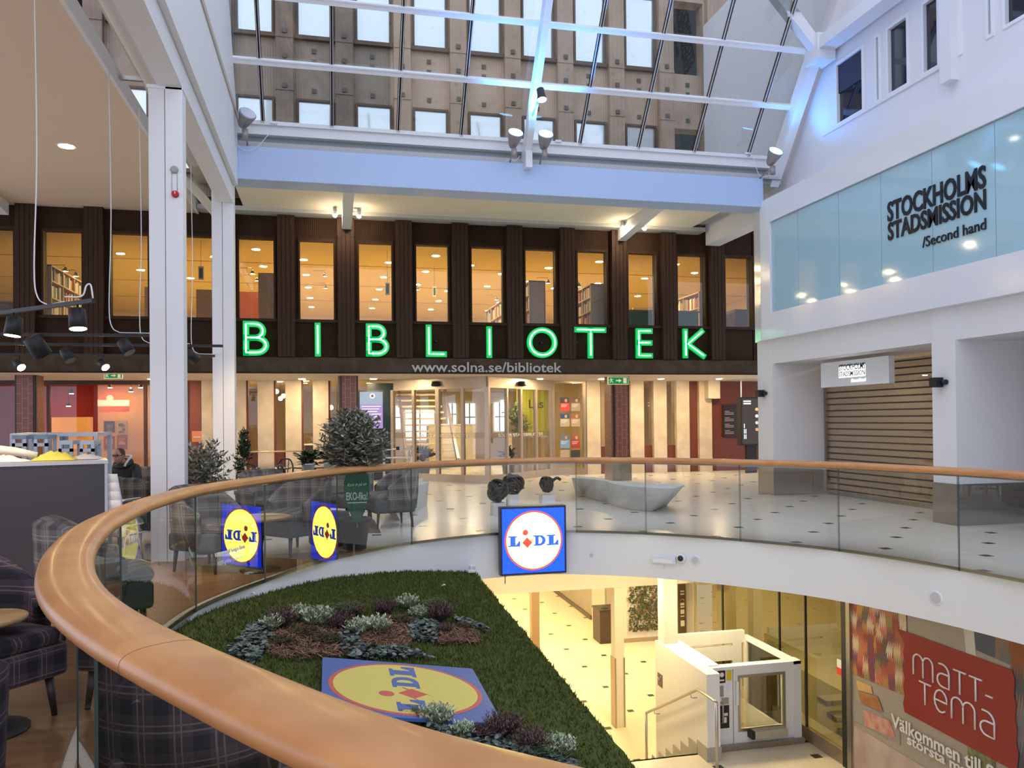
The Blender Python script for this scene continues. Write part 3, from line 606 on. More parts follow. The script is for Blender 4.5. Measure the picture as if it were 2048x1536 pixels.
NM = ['red lower half', 'old man picture above grey text', 'dark-haired woman picture and blue square', 'bottle picture above grey text', 'light blue lower half', 'red blob over a brown photo', 'green foot', 'white drawing on black with a dark green foot']
k = 0
for r, (ya, yb) in enumerate(((795, 822), (827, 853), (869, 896), (900, 927))):
    for c, (xa, xb) in enumerate(((1120.6, 1138.8), (1142, 1160))):
        a, b = at(xa, yb, Y=22.78), at(xb, ya, Y=22.78); e = empty('poster', (a.x, 22.78, a.z), 'small poster beside the entrance, %s, %s' % (NM[k], ['top row','second row','third row','bottom row'][r]), 'poster', 'posters beside the entrance')
        zm = a.z+(b.z-a.z)*(.60 if r != 3 else .35); MB().box(a.x, b.x, 22.772, 22.78, a.z, zm).build('text_field', mat('poster lower %d' % k, PC[k][1], .6), e); MB().box(a.x, b.x, 22.772, 22.78, zm, b.z).build('picture_field', mat('poster upper %d' % k, PC[k][0], .6), e)
        m = MB(); 
        for j in range(3): m.box(a.x+.03, b.x-.05-.03*j, 22.769, 22.772, zm-.05-.035*j, zm-.04-.035*j)
        m.build('text_lines', mat('poster text', (.8, .78, .7), .6), e)
        if r < 3: m = MB(); m.ball(((a.x+b.x)/2+.03, 22.771, zm+.07), .045, sq=(1, .05, 1.2), n=10, k=5); m.build('portrait', mat('skin tone print', (.5, .3, .2), .6), e)
        k += 1
# ------------------------------------------------------------------ ground-floor library room
mb = MB(); mb.box(-3.2, 13, 23.2, 40, 2.9, 3.0, 0); mb.box(-3.2, 13, 34.5, 34.7, 0, 3, 1); mb.box(-3.4, -3.2, 23, 34.6, 0, 3, 1); mb.box(12.8, 13, 23, 34.6, 0, 3, 1); struct('wall_library_room', mb, [mat('library low ceiling', (.75, .62, .42), .8), mat('library room wall', (.74, .58, .34), .8)])
mb = MB(); mb.box(6.35, 7.5, 27.0, 27.2, 0, 2.9); struct('wall_green', mb, mat('lime green wall', (.52, .56, .03), .6)); mb = MB(); mb.box(7.5, 10.4, 26.4, 26.6, 0, 2.9); struct('wall_beige', mb, mat('beige inner wall', (.70, .58, .38), .6))
p = at(1045, 812, Y=26.96); text('wall_lettering', 'Läs', BLACK, (7.0, 26.98, 2.05), (1,0,0), (0,0,1), .3); tag(bpy.data.objects['wall_lettering'], 'thin black word on the lime green wall', 'lettering')
for i, (px, py, Y) in enumerate([(938, 792, 27), (1025, 790, 26), (840, 778, 25.5), (861, 776, 28), (905, 776, 30), (950, 775, 26.5), (612, 766, 25), (560, 770, 25.5), (645, 768, 25), (1270, 765, 25)]):
    p = at(px, 772, Z=2.88); downlight((at(px, 772, Y=Y).x, Y, 2.89), .08, DISC, 'warm lamp in the ground-floor library ceiling, '+['behind the middle of the entrance doors','behind the corner of the entrance','behind the leftmost entrance door','over the open staircase','farther back over the staircase','near the entrance corner','behind the second narrow window','behind the first narrow window','beside the slim brick pier','behind the right brick pier'][i], 'lamps inside the ground-floor library')
DAY = mat('street daylight window', (.8, .85, .9), .3, emit=(.75, .86, 1.), es=1.6)
for i, (xa, xb, ya, yb) in enumerate(((897, 912, 807, 850), (928, 950, 807, 862), (990, 1008, 805, 862), (780, 800, 812, 858), (812, 868, 820, 880), (1003, 1016, 800, 850))):
    a, b = at(xa, yb, Y=34.4), at(xb, ya, Y=34.4); mb = MB(); mb.box(a.x, b.x, 34.42, 34.5, a.z, b.z); w_ = struct('window_%d' % (100+i), mb, DAY)
    m = MB(); m.box((a.x+b.x)/2-.03, (a.x+b.x)/2+.03, 34.38, 34.42, a.z, b.z); m.box(a.x, b.x, 34.38, 34.42, (a.z+b.z)/2-.03, (a.z+b.z)/2+.03); m.build('muntin', WHITE, w_)
# open stair
st = empty('open_staircase', (2.9, 28, 0), 'open staircase with pale treads behind the left entrance doors', 'staircase')
for i in range(11):
    m = MB(); m.box(2.55-.02*i, 4.1-.02*i, 26.6+.26*i, 26.9+.26*i, .22*(i+1)+.15, .22*(i+1)+.21); m.build('tread', mat('stair tread', (.75, .62, .42), .5), st)
m = MB(); m.add([(2.42, 26.6, .2), (2.42, 29.7, 2.85), (2.42, 29.7, 3.0), (2.42, 26.4, .4), (2.5, 26.6, .2), (2.5, 29.7, 2.85), (2.5, 29.7, 3.0), (2.5, 26.4, .4)], [(0,1,2,3),(7,6,5,4),(0,4,5,1),(1,5,6,2),(2,6,7,3),(3,7,4,0)]); m.build('stringer', BRONZE, st)
m = MB(); m.add([(4.12, 26.6, .2), (4.12, 29.7, 2.85), (4.12, 29.7, 3.0), (4.12, 26.4, .4), (4.2, 26.6, .2), (4.2, 29.7, 2.85), (4.2, 29.7, 3.0), (4.2, 26.4, .4)], [(0,1,2,3),(7,6,5,4),(0,4,5,1),(1,5,6,2),(2,6,7,3),(3,7,4,0)]); m.build('stringer', BRONZE, st)
def desk(x0, x1, y0, y1, h, m, label, nm='desk', cat='desk'):
    e = empty(nm, ((x0+x1)/2, y0, 0), label, cat); MB().box(x0+.03, x1-.03, y0+.03, y1-.03, 0, h-.04).build('body', m, e, .005); MB().box(x0, x1, y0, y1, h-.04, h).build('top', WHITE2, e, .004); return e
CRM = mat('cream laminate', (.78, .66, .46), .5)
desk(5.5, 6.15, 24.3, 25.0, 1.2, CRM, 'tall cream counter behind the right entrance doors', 'counter', 'counter'); desk(6.3, 7.1, 25.2, 25.9, 1.1, CRM, 'cream counter under the lime green wall', 'counter', 'counter')
desk(3.7, 5.6, 31, 31.8, 1.5, mat('white board furniture', (.8, .74, .6), .5), 'long white low cabinet under the far library windows', 'low_cabinet', 'cabinet'); desk(-.8, .3, 26, 26.8, .95, mat('dark monitor desk', (.03, .025, .02), .5), 'dark desk behind the narrow windows left of the brick pier')
# slatted wooden chair + bar stool
def wood_chair(p, rz, label, m, s=1.0):
    e = empty('wooden_chair', (0, 0, 0), label, 'chair', 'wooden chairs inside the library')
    MB().box(-.2, .2, -.2, .2, .43, .46).build('seat', m, e)
    for x, y in ((-.18, -.18), (.18, -.18)): MB().box(x-.02, x+.02, y-.02, y+.02, 0, .43).build('leg', m, e)
    for x in (-.18, .18): MB().box(x-.02, x+.02, .16, .2, 0, .92).build('rear_leg', m, e)
    mb = MB(); mb.box(-.2, .2, .165, .195, .86, .93)
    for i in range(5): mb.box(-.13+.065*i-.01, -.13+.065*i+.01, .17, .19, .46, .87)
    mb.build('backrest', m, e); e.location = p; e.rotation_euler = (0, 0, rz); return e
DW = mat('dark walnut', (.06, .02, .012), .4)
wood_chair(at(952, 905, Z=0), .3, 'dark slatted chair seen through the glass just left of the entrance corner', DW); wood_chair(at(932, 900, Z=0), -.4, 'dark slatted chair farther left behind the glass doors', DW)
wood_chair(at(1000, 900, Z=0), 1.2, 'small pale folding chair right behind the entrance corner', BIRCH)
e = empty('easel', at(995, 905, Z=0), 'pale wooden easel behind the entrance corner', 'easel'); c = e.location.copy()
for dx in (-.25, .25): MB().tube([c+Vector((dx, 0, 0)), c+Vector((dx*.2, .15, 1.25))], .018, 6).build('leg', BIRCH, e)
MB().tube([c+Vector((0, .5, 0)), c+Vector((0, .15, 1.2))], .018, 6).build('leg', BIRCH, e); MB().box(c.x-.28, c.x+.28, c.y+.02, c.y+.07, .55, .59).build('ledge', BIRCH, e)
# green nook lamps etc: hanging bulbs
for px, py, Y in ((553, 783, 25), (567, 792, 26), (561, 797, 27), (662, 815, 24.5), (976, 805, 26)):
    p = at(px, py, Y=Y); e = empty('pendant_lamp', p, 'glowing round pendant lamp inside the library, %s' % {553: 'leftmost of three in the narrow window', 567: 'right one of three in the narrow window', 561: 'lowest of three in the narrow window', 662: 'beside the slim brick pier', 976: 'behind the entrance corner'}[px], 'lamp', 'pendant lamps inside the ground-floor library'); MB().ball(p, .07, n=12, k=8).build('bulb', lamp_mat('bulb glow', (1, .85, .6), 14), e); MB().tube([p+Vector((0,0,.06)), (p.x, p.y, 2.9)], .006, 5).build('cord', BLACK, e)
YG = mat('yellow green fabric', (.35, .36, .03), .9)
for x, l in ((-.05, 'yellow-green high-back chair behind the narrow windows'), (.95, 'yellow-green lounge chair right of the brick pier')):
    e = empty('lounge_chair', (x, 24.6, 0), l, 'chair'); MB().box(x-.3, x+.3, 24.4, 25, .15, .45).build('seat', YG, e, .05); MB().box(x-.3, x+.3, 24.95, 25.1, .3, 1.45).build('backrest', YG, e, .05)
    for dx in (-.25, .25): MB().tube([(x+dx, 24.5, 0), (x+dx, 24.5, .17)], .02, 6).build('leg', BLACK, e)
# ------------------------------------------------------------------ red shop at the left
mb = MB(); mb.box(-14, -3.4, 23.2, 30, 2.86, 3.0, 1); mb.box(-14, -6.6, 26.2, 26.4, 0, 2.9, 0); mb.box(-6.6, -3.4, 25.4, 25.6, 0, 2.9, 2); mb.box(-3.9, -3.4, 23, 25.5, 0, 2.9, 2); mb.box(-14.2, -14, 22.9, 30, 0, 3, 2); mb.box(-14, -7.6, 23.6, 23.7, .0, 2.6, 0)
struct('wall_red_shop', mb, [mat('deep red paint', (.42, .012, .008), .5), mat('shop ceiling', (.62, .38, .2), .7), mat('shop apricot wall', (.72, .42, .18), .6)])
mb = MB()
for x in (-7.15, -4.82, -9.5): mb.box(x, x+.07, 22.85, 23.0, 0, 2.79)
mb.box(-14, -4.1, 22.85, 23.0, 2.68, 2.79); struct('trim_100', mb, mat('dark brown shopfront frame', (.06, .02, .012), .4))
mb = MB(); mb.quad((-14, 22.9, 0), (-4.1, 22.9, 0), (-4.1, 22.9, 2.7), (-14, 22.9, 2.7)); struct('window_110', mb, PANE)
for i, (xa, xb, ya, yb, c1, c2) in enumerate(((208, 229, 842, 865, (.06,.05,.05), (.2,.17,.15)), (233, 254, 841, 869, (.45,.36,.25), (.1,.06,.03)), (208, 229, 872, 899, (.3,.04,.02), (.6,.5,.35)), (234, 254, 871, 899, (.3,.05,.03), (.5,.4,.25)))):
    a, b = at(xa, yb, Y=25.35), at(xb, ya, Y=25.35); e = empty('poster', (a.x, 25.35, a.z), 'poster on the apricot wall of the red shop, '+['upper left one, dark', 'upper right one, with a black curve', 'lower left one, with a red frame', 'lower right one, with a red frame'][i], 'poster', 'posters in the red shop')
    MB().box(a.x, b.x, 25.36, 25.39, a.z, b.z).build('sheet', mat('shop poster %d' % i, c1, .6), e); MB().box(a.x+.05, b.x-.05, 25.35, 25.36, a.z+.1*(b.z-a.z)+(.1 if i > 1 else .0), b.z-.08).build('picture', mat('shop poster pic %d' % i, c2, .6, vary=(9, c1)), e)
a, b = at(200, 812, Y=25.2), at(254, 800, Y=25.2); p = (a+b)/2
mb = MB(); mb.box(p.x-.42, p.x+.42, 25.18, 25.24, p.z-.09, p.z+.09); mb.ball((p.x-.1, 25.2, p.z+.14), .1, sq=(1, .2, 1)); tag(mb.build('neon_sign', lamp_mat('red neon glow', (1, .10, .04), 3.2)), 'blurred red glowing neon sign in the red shop', 'sign')
e = empty('display_cabinet', (-7.3, 25.0, 0), 'glowing orange cabinet with ornaments on top in the red shop', 'cabinet'); MB().box(-7.75, -6.75, 25.0, 25.5, 0, 1.85).build('body', mat('orange shelf', (.75, .34, .06), .5, emit=(1, .45, .1), es=.25), e); 
for j in range(3): MB().box(-7.7, -6.8, 24.94, 25.0, .45+.45*j, .48+.45*j).build('shelf', BIRCH, e)
for i, (px, py) in enumerate(((143, 787), (137, 812), (220, 775), (281, 775), (262, 783), (75, 776), (385, 773))):
    p = at(px, py, Y=24.4); e = empty('spotlight', p, 'small lit spotlight inside the red shop, '+['above the red wall','lowest one on the red wall','left of the neon sign','rightmost beside the dark frame','above the neon sign','far left behind the brick pier','right of the front column'][i], 'spotlight', 'spotlights inside the red shop'); MB().lathe([(.02, .12), (.05, .1), (.06, 0)], p, 10).build('housing', BLACK, e); MB().lathe([(.055, -.012), (.055, -.002)], p, 10).build('lens', lamp_mat('shop spot glow', (1, .75, .42), 26), e); MB().tube([p+Vector((0,0,.11)), (p.x, p.y, 2.87)], .01, 5).build('stem', BLACK, e)
e = empty('notice', (-3.72, 22.86, 1.4), 'orange-red notice on the narrow window left of the second white column', 'notice'); a, b = at(384, 884, Y=22.86), at(404, 862, Y=22.86); MB().box(a.x, b.x, 22.85, 22.86, a.z, b.z).build('sheet', mat('orange notice', (.72, .26, .13), .6), e); MB().box(a.x+.04, b.x-.04, 22.845, 22.85, a.z+.12, a.z+.14).build('text_line', WHITE, e)
mb = MB(); mb.box(-3.75, -3.40, 22.92, 23.0, 0, 2.79); struct('trim_101', mb, mat('reddish film', (.25, .07, .04), .4))
# ------------------------------------------------------------------ brick piers
def pier(x0, x1, y0, y1, side, label):
    e = empty('brick_pier', ((x0+x1)/2, y0, 0), label, 'pier', 'brick-clad piers before the library'); MB().box(x0+.09, x1-.05, y0+.0, y0+.3, .62, 2.79).build('brick_facing', BRICK, e)
    MB().box(x0+.05, x1-.01, y0+.02, y1, .6, 2.79).build('core', mat('dark metal corner', (.05, .035, .03), .4, .5), e); xs = (x0, x0+.05) if side < 0 else (x1-.03, x1+.02)
    MB().box(xs[0], xs[1], y0+.06, y1, .6, 2.79).build('side_facing', BROWNST, e); MB().box(x0-.01, x1+.02, y0-.02, y1+.01, 0, .62).build('skirting', STEELD, e)
pier(-7.08, -6.60, 20.35, 20.85, 1, 'brick-clad pier in front of the red shop'); pier(.20, .70, 20.35, 20.8, -1, 'slim brick-clad pier left of the entrance, behind the olive tree'); pier(7.35, 7.86, 20.25, 20.85, -1, 'brick-clad pier with an exit sign, right of the entrance')
# ------------------------------------------------------------------ lower level
mb = MB(); mb.box(-14, 6.95, -4, 10.74, -3.3, -3.2); struct('floor_middle', mb, TILE2)
mb = MB(); mb.box(-14, 14, 10.0, 46, -4.46, -4.36); struct('floor_lower', mb, TILE2)
mb = MB(); mb.box(-14, 6.95, 10.70, 10.74, -4.36, -3.2); struct('trim_110', mb, WHITE)
LOWW = mat('lower white wall', (.80, .74, .62), .5); GREYW = mat('grey render wall', (.36, .30, .22), .7, vary=(2, (.32, .27, .2)))
mb = MB(); mb.box(2.0, 7.1, 14.85, 15.3, -1.65, -.65); mb.box(2.0, 2.12, 11.5, 14.85, -1.65, -.65); struct('wall_bulkhead', mb, LOWW)
mb = MB(); mb.box(-14, 14, 15.3, 46, -1.64, -1.5); mb.box(-14, 14, 44, 44.2, -4.4, -1.5); mb.box(-14.2, -14, 0, 46, -4.4, -.6); struct('ceiling_lower', mb, LOWW)
mb = MB(); mb.box(7.6, 7.8, 20.8, 44, -4.36, -1.6, 0); mb.box(7.55, 7.6, 22.9, 44, -4.36, -4.24, 1); mb.box(7.56, 7.6, 21.6, 22.75, -4.36, -2.0, 2); struct('wall_corridor', mb, [GREYW, mat('dark skirting', (.12, .09, .06), .6), mat('grey door leaf', (.55, .52, .42), .5)])
# posts
def post(name, x0, x1, y0, y1, z0, z1, label, m=LOWW, strips=None):
    e = empty(name, ((x0+x1)/2, y0, z0), label, 'column'); MB().box(x0, x1, y0, y1, z0, z1).build('shaft', m, e, .006)
    if strips:
        for a in (x0-.012, x1-.02): MB().box(a, a+.03, y0-.012, y1+.012, z0, z0+strips).build('corner_guard', BRONZE, e)
    return e
post('column', 5.37, 5.56, 14.78, 15.0, -4.36, -1.65, 'white column on the lower floor with metal corner guards, left of the ivy panel', strips=1.35)
post('column', 4.42, 4.60, 17.6, 17.8, -4.36, -1.64, 'narrow brown column on the lower floor beside the grass edge', mat('brown column', (.34, .22, .12), .5))
post('column', 5.19, 5.43, 12.0, 12.24, -1.97, -.65, 'white column standing on the end of the white stair wall')
b = empty('litter_bin', (7.2, 20.4, -4.36), 'dark brown square litter bin on the lower floor behind the white column', 'bin'); MB().box(6.98, 7.52, 20.35, 20.95, -4.36, -3.5).build('body', mat('dark brown bin', (.055, .032, .02), .4), b, .01); MB().box(6.96, 7.54, 20.33, 20.97, -3.5, -3.46).build('lid', mat('bin lid', (.03, .02, .015), .4), b)
m = MB(); m.lathe([(.1, 0), (.1, .01), (.07, .012)], (7.2, 20.6, -3.46), 16); m.build('opening_ring', BLACK, b)
# ivy panel
iv = empty('green_wall_panel', (8.3, 20.3, -4.36), 'white wall panel covered with dark ivy leaves on the lower floor', 'plant wall')
MB().box(7.6, 9.05, 20.32, 20.7, -4.26, -1.64).build('board', LOWW, iv); MB().box(7.6, 9.05, 20.31, 20.7, -4.36, -4.25).build('plinth', BRONZE, iv)
rnd = random.Random(3); m = MB()
for i in range(1500):
    x, z = rnd.uniform(7.78, 9.0), rnd.uniform(-4.05, -1.9)
    if rnd.random() < .14*(x < 7.9): continue
    s = rnd.uniform(.03, .055); a = rnd.uniform(0, 6.28); t = rnd.uniform(-.5, .5); c = Vector((x, 20.28-rnd.uniform(0, .09), z)); u = Vector((math.cos(a), t*.6, math.sin(a)))*s; v = Vector((-math.sin(a), rnd.uniform(-.4,.4), math.cos(a)))*s*.75
    m.add([c-u, c+v*.8-u*.2, c+u, c-v*.8-u*.2], [(0,1,2,3)], rnd.randrange(3))
tag(m.build('ivy_leaves', [mat('ivy dark', (.03, .045, .012), .6), mat('ivy mid', (.07, .08, .025), .6), mat('ivy brown', (.13, .085, .03), .6)], iv))
# information pillar
Yp = 15.9; sp = empty('information_pillar', (7.35, Yp, -4.36), 'tall dark information pillar with white symbols, right of the ivy panel', 'sign'); a, c = at(1357, 1268, Y=Yp), at(1372, 1172, Y=Yp)
MB().box(a.x, c.x, Yp, Yp+.06, -4.36, c.z+.05).build('board', mat('pillar brown', (.10, .065, .03), .4), sp, .01); SW = mat('symbol white', (.8, .75, .6), .5); w_ = c.x-a.x
for j, (f_, h) in enumerate(((.88, .03), (.82, .03), (.60, .05), (.55, .03), (.42, .09), (.36, .02), (.16, .12))):
    m = MB(); z = a.z+(c.z-a.z)*f_; m.box(a.x+w_*.28, c.x-w_*.25, Yp-.006, Yp, z, z+h); m.build('symbol', SW, sp)
m = MB(); m.tube([(a.x+w_*.5+.05*math.cos(t), Yp-.004, a.z+(c.z-a.z)*.68+.05*math.sin(t)) for t in [.3+i*.3 for i in range(9)]], .006, 5); m.build('wifi_mark', SW, sp)
mb = MB(); mb.box(7.44, 7.60, 16.0, 16.25, -4.36, -1.6); mb.box(7.1, 7.9, 14.6, 14.9, -1.65, -.65); mb.box(7.70, 7.74, 16.1, 16.2, -4.36, -1.65); struct('wall_lower_side', mb, LOWW)
# stair with side wall
WPNT = mat('white stair wall', (.84, .80, .74), .4)
sw = MB(); sw.box(5.15, 5.35, 10.43, 12.27, -4.36, -1.97); sw.box(5.34, 5.53, 10.80, 12.27, -4.36, -1.97); sw.box(5.15, 5.35, 10.43, 10.74, -3.2, -1.97); struct('wall_stair', sw, WPNT, bevel=.004)
for i in range(6):
    y = 10.74+.28*i; z = -3.2-.1657*(i+1); mb = MB(); mb.box(4.1, 5.15, y, y+.28, -4.36, z, 0); mb.box(5.135, 5.15, y, y+.28, z, z+.30-.0, 1); struct('trim_%d' % (120+i), mb, [TILE2, mat('grey stair skirting', (.42, .38, .32), .6)])
mb = MB(); mb.box(5.14, 5.36, 10.42, 10.75, -3.2, -3.0); struct('baseboard_stair', mb, mat('grey stair skirting', (.42, .38, .32), .6))
hr = empty('handrail', (5.05, 10.5, -3.2), 'brushed steel handrail bending down the short stair beside the white wall', 'handrail')
MB().tube(smooth_path([(5.05, 9.95, -2.19), (5.05, 10.2, -2.19), (5.05, 10.50, -2.2)], 4)+smooth_path([(5.05, 10.53, -2.205), (5.05, 11.5, -2.72), (5.05, 12.44, -3.21)], 5), .021, 10).build('rail', STEEL, hr)
MB().cyl((5.05, 9.95, -3.2), (5.05, 9.95, -2.19), .021, n=12).build('post', STEEL, hr); MB().cyl((5.05, 12.44, -4.36), (5.05, 12.44, -3.21), .021, n=12).build('post', STEEL, hr)
for y, z in ((10.75, -2.32), (12.1, -3.03)): MB().tube([(5.05, y, z), (5.06, y, z-.07), (5.10, y, z-.08), (5.15, y, z-.08)], .008, 6).build('bracket', STEEL, hr)
# platform lift
LW = mat('lift white enamel', (.85, .84, .80), .3)
lf = empty('platform_lift', (6.1, 11.4, -3.2), 'white wheelchair platform lift with a framed glass gate beside the short stair', 'lift')
MB().box(5.36, 5.72, 10.75, 10.84, -3.2, -2.0).build('control_panel', LW, lf, .004)
gt = MB(); gt.box(5.73, 5.82, 10.74, 10.82, -3.12, -2.02); gt.box(6.54, 6.70, 10.74, 10.82, -3.12, -2.02); gt.box(5.73, 6.70, 10.74, 10.82, -3.12, -2.93); gt.box(5.73, 6.70, 10.74, 10.82, -2.15, -2.02); gate = gt.build('gate', LW, lf, .004)
MB().box(5.82, 6.54, 10.78, 10.785, -2.93, -2.15).build('gate_glass', glass('lift glass', (.92, .92, .84), .06), gate)
f_ = MB(); f_.box(5.795, 5.83, 10.73, 10.75, -2.95, -2.13); f_.box(6.53, 6.565, 10.73, 10.75, -2.95, -2.13); f_.box(5.795, 6.565, 10.73, 10.75, -2.95, -2.915); f_.box(5.795, 6.565, 10.73, 10.75, -2.165, -2.13); f_.build('glass_bead', STEEL, gate)
MB().box(5.745, 5.785, 10.68, 10.74, -2.55, -2.2).build('handle', LW, gate, .01)
MB().box(6.70, 6.82, 10.72, 10.90, -3.2, -1.98).build('corner_post', LW, lf); MB().box(5.36, 6.82, 10.72, 10.86, -2.03, -1.985).build('top_rail', LW, lf)
MB().box(5.4, 6.85, 10.68, 10.75, -3.2, -3.12).build('threshold', STEELD, lf)
s_ = MB(); s_.box(6.72, 6.79, 10.9, 12.25, -2.06, -1.98); s_.box(6.72, 6.79, 12.15, 12.25, -4.36, -1.98); s_.box(6.72, 6.79, 10.9, 12.25, -4.36, -3.1); s_.build('side_frame', LW, lf)
MB().box(6.75, 6.755, 10.9, 12.2, -3.1, -2.06).build('side_glass', glass('lift side glass', (.72, .70, .5), .06), lf)
f2 = MB(); f2.box(5.41, 6.72, 12.2, 12.28, -2.1, -1.90); f2.box(5.41, 5.72, 12.2, 12.28, -4.36, -2.1); f2.box(6.5, 6.66, 12.2, 12.28, -4.36, -2.1); f2.box(5.72, 6.5, 12.2, 12.28, -2.38, -2.14); f2.box(5.72, 6.5, 12.2, 12.28, -4.36, -3.3); f2.build('far_gate', LW, lf)
MB().box(5.72, 6.5, 12.235, 12.24, -3.3, -2.38).build('far_gate_glass', SHOPG, lf); MB().box(5.5, 6.7, 10.9, 12.15, -4.30, -4.24).build('platform', STEELD, lf)
MB().box(5.5, 5.54, 10.9, 12.2, -4.3, -2.6).build('inner_wall', LW, lf)
op = MB(); op.box(5.99, 6.52, 10.60, 10.74, -3.03, -2.92); o_ = op.build('gate_opener', mat('opener beige', (.46, .41, .30), .4), gate, .004)
MB().box(5.94, 5.99, 10.60, 10.74, -3.03, -2.92).build('opener_arm', BLACK, gate)
for nm, x0, x1, z0, z1, m_ in (('symbol_plate', 5.485, 5.60, -2.22, -2.02, BLACK), ('warning_sticker', 5.625, 5.70, -2.19, -2.05, mat('yellow sticker', (.75, .55, .02), .5)), ('call_button', 5.50, 5.57, -2.42, -2.26, mat('grey button box', (.3, .28, .26), .5)), ('lever_switch', 5.63, 5.69, -2.36, -2.24, WHITE2), ('name_plate', 5.54, 5.65, -2.53, -2.44, mat('grey plate', (.35, .3, .25), .5)), ('instruction_plate', 5.515, 5.655, -2.88, -2.55, BLACK)):
    m = MB(); m.box(x0, x1, 10.742, 10.75, z0, z1); m.build(nm, m_, lf)
m = MB(); m.ball((5.545, 10.74, -2.10), .035, sq=(1, .1, 1)); m.box(5.50, 5.58, 10.738, 10.742, -2.19, -2.17); m.build('wheelchair_symbol', SW, lf); m = MB(); m.box(5.55, 5.63, 10.738, 10.742, -2.7, -2.66); m.box(5.57, 5.61, 10.738, 10.742, -2.80, -2.72); m.build('instruction_marks', SW, lf)
MB().tube([(5.53, 10.74, -2.80), (5.53, 10.69, -2.78), (5.53, 10.69, -2.52), (5.53, 10.74, -2.5)], .012, 8).build('grab_handle', STEEL, lf)
m = MB(); m.box(5.142, 5.148, 11.98, 12.16, -2.66, -2.46); o = tag(m.build('wall_sticker', mat('dark sticker', (.1, .075, .05), .5)), 'small dark square sticker with a white tick on the stair wall', 'sticker'); m = MB(); m.tube([(5.139, 12.13, -2.53), (5.139, 12.09, -2.57), (5.139, 12.02, -2.49)], .008, 5); m.build('tick', SW, o)
m = MB(); m.box(5.96, 6.0, 0, 0, 0, 0)
# glass shopfront
gw = MB(); gw.quad((6.95, 14.6, -4.3), (6.95, 9.86, -4.3), (6.95, 9.86, -.66), (6.95, 14.6, -.66)); struct('window_120', gw, SHOPG)
gw = MB()
for y in (13.40, 11.51, 10.79): gw.box(6.93, 6.97, y-.008, y+.008, -4.3, -.66)
struct('trim_130', gw, mat('glass joint', (.05, .05, .03), .5))
gw = MB(); gw.box(6.92, 7.0, 9.8, 14.6, -3.2, -3.0); gw.box(6.92, 7.0, 10.8, 14.6, -4.36, -3.2); struct('baseboard_glass', gw, BRONZE)
gw = MB(); gw.box(6.90, 7.02, 9.74, 9.86, -3.2, -.66, 0); gw.box(6.89, 7.0, 9.66, 9.74, -3.2, -.66, 1); struct('trim_131', gw, [BLACK, STEEL])
mb = MB(); mb.box(7.02, 10.2, 9.9, 10.0, -3.3, -.65); mb.box(10.2, 10.4, 9.9, 15, -4.4, -.65); mb.box(7.6, 10.4, 14.9, 15.1, -4.4, -.65); struct('wall_lower_shop', mb, mat('olive beige wall', (.62, .56, .36), .7))
mb = MB(); mb.box(7.1, 10.2, 9.9, 14.9, -4.35, -3.9); mb.box(8.6, 10.2, 10.5, 14.9, -3.9, -3.1); tag(mb.build('shop_counter', mat('pale counter', (.70, .66, .50), .5)), 'pale stepped counter behind the smoked glass shopfront', 'counter')
s2 = empty('inner_stair', (8.4, 10.4, -3.9), 'pale steps behind the smoked glass near the poster wall', 'stairs')
for i in range(5): MB().box(7.5+.0*i, 8.5, 10.1+.25*i, 10.35+.25*i, -3.5+.16*i, -3.42+.16*i).build('step', LOWW, s2)
m = MB(); a, c = at(1674, 1347, X=6.93), at(1685, 1322, X=6.93); m.box(6.93, 6.94, c.y, a.y, a.z, c.z, 0); m.box(6.925, 6.93, c.y, a.y, a.z, a.z+(c.z-a.z)*.45, 1); tag(m.build('alarm_sticker', [WHITE2, mat('sticker red', (.7, .05, .03), .5)]), 'white and red sticker on the smoked glass beside the black post', 'sticker')
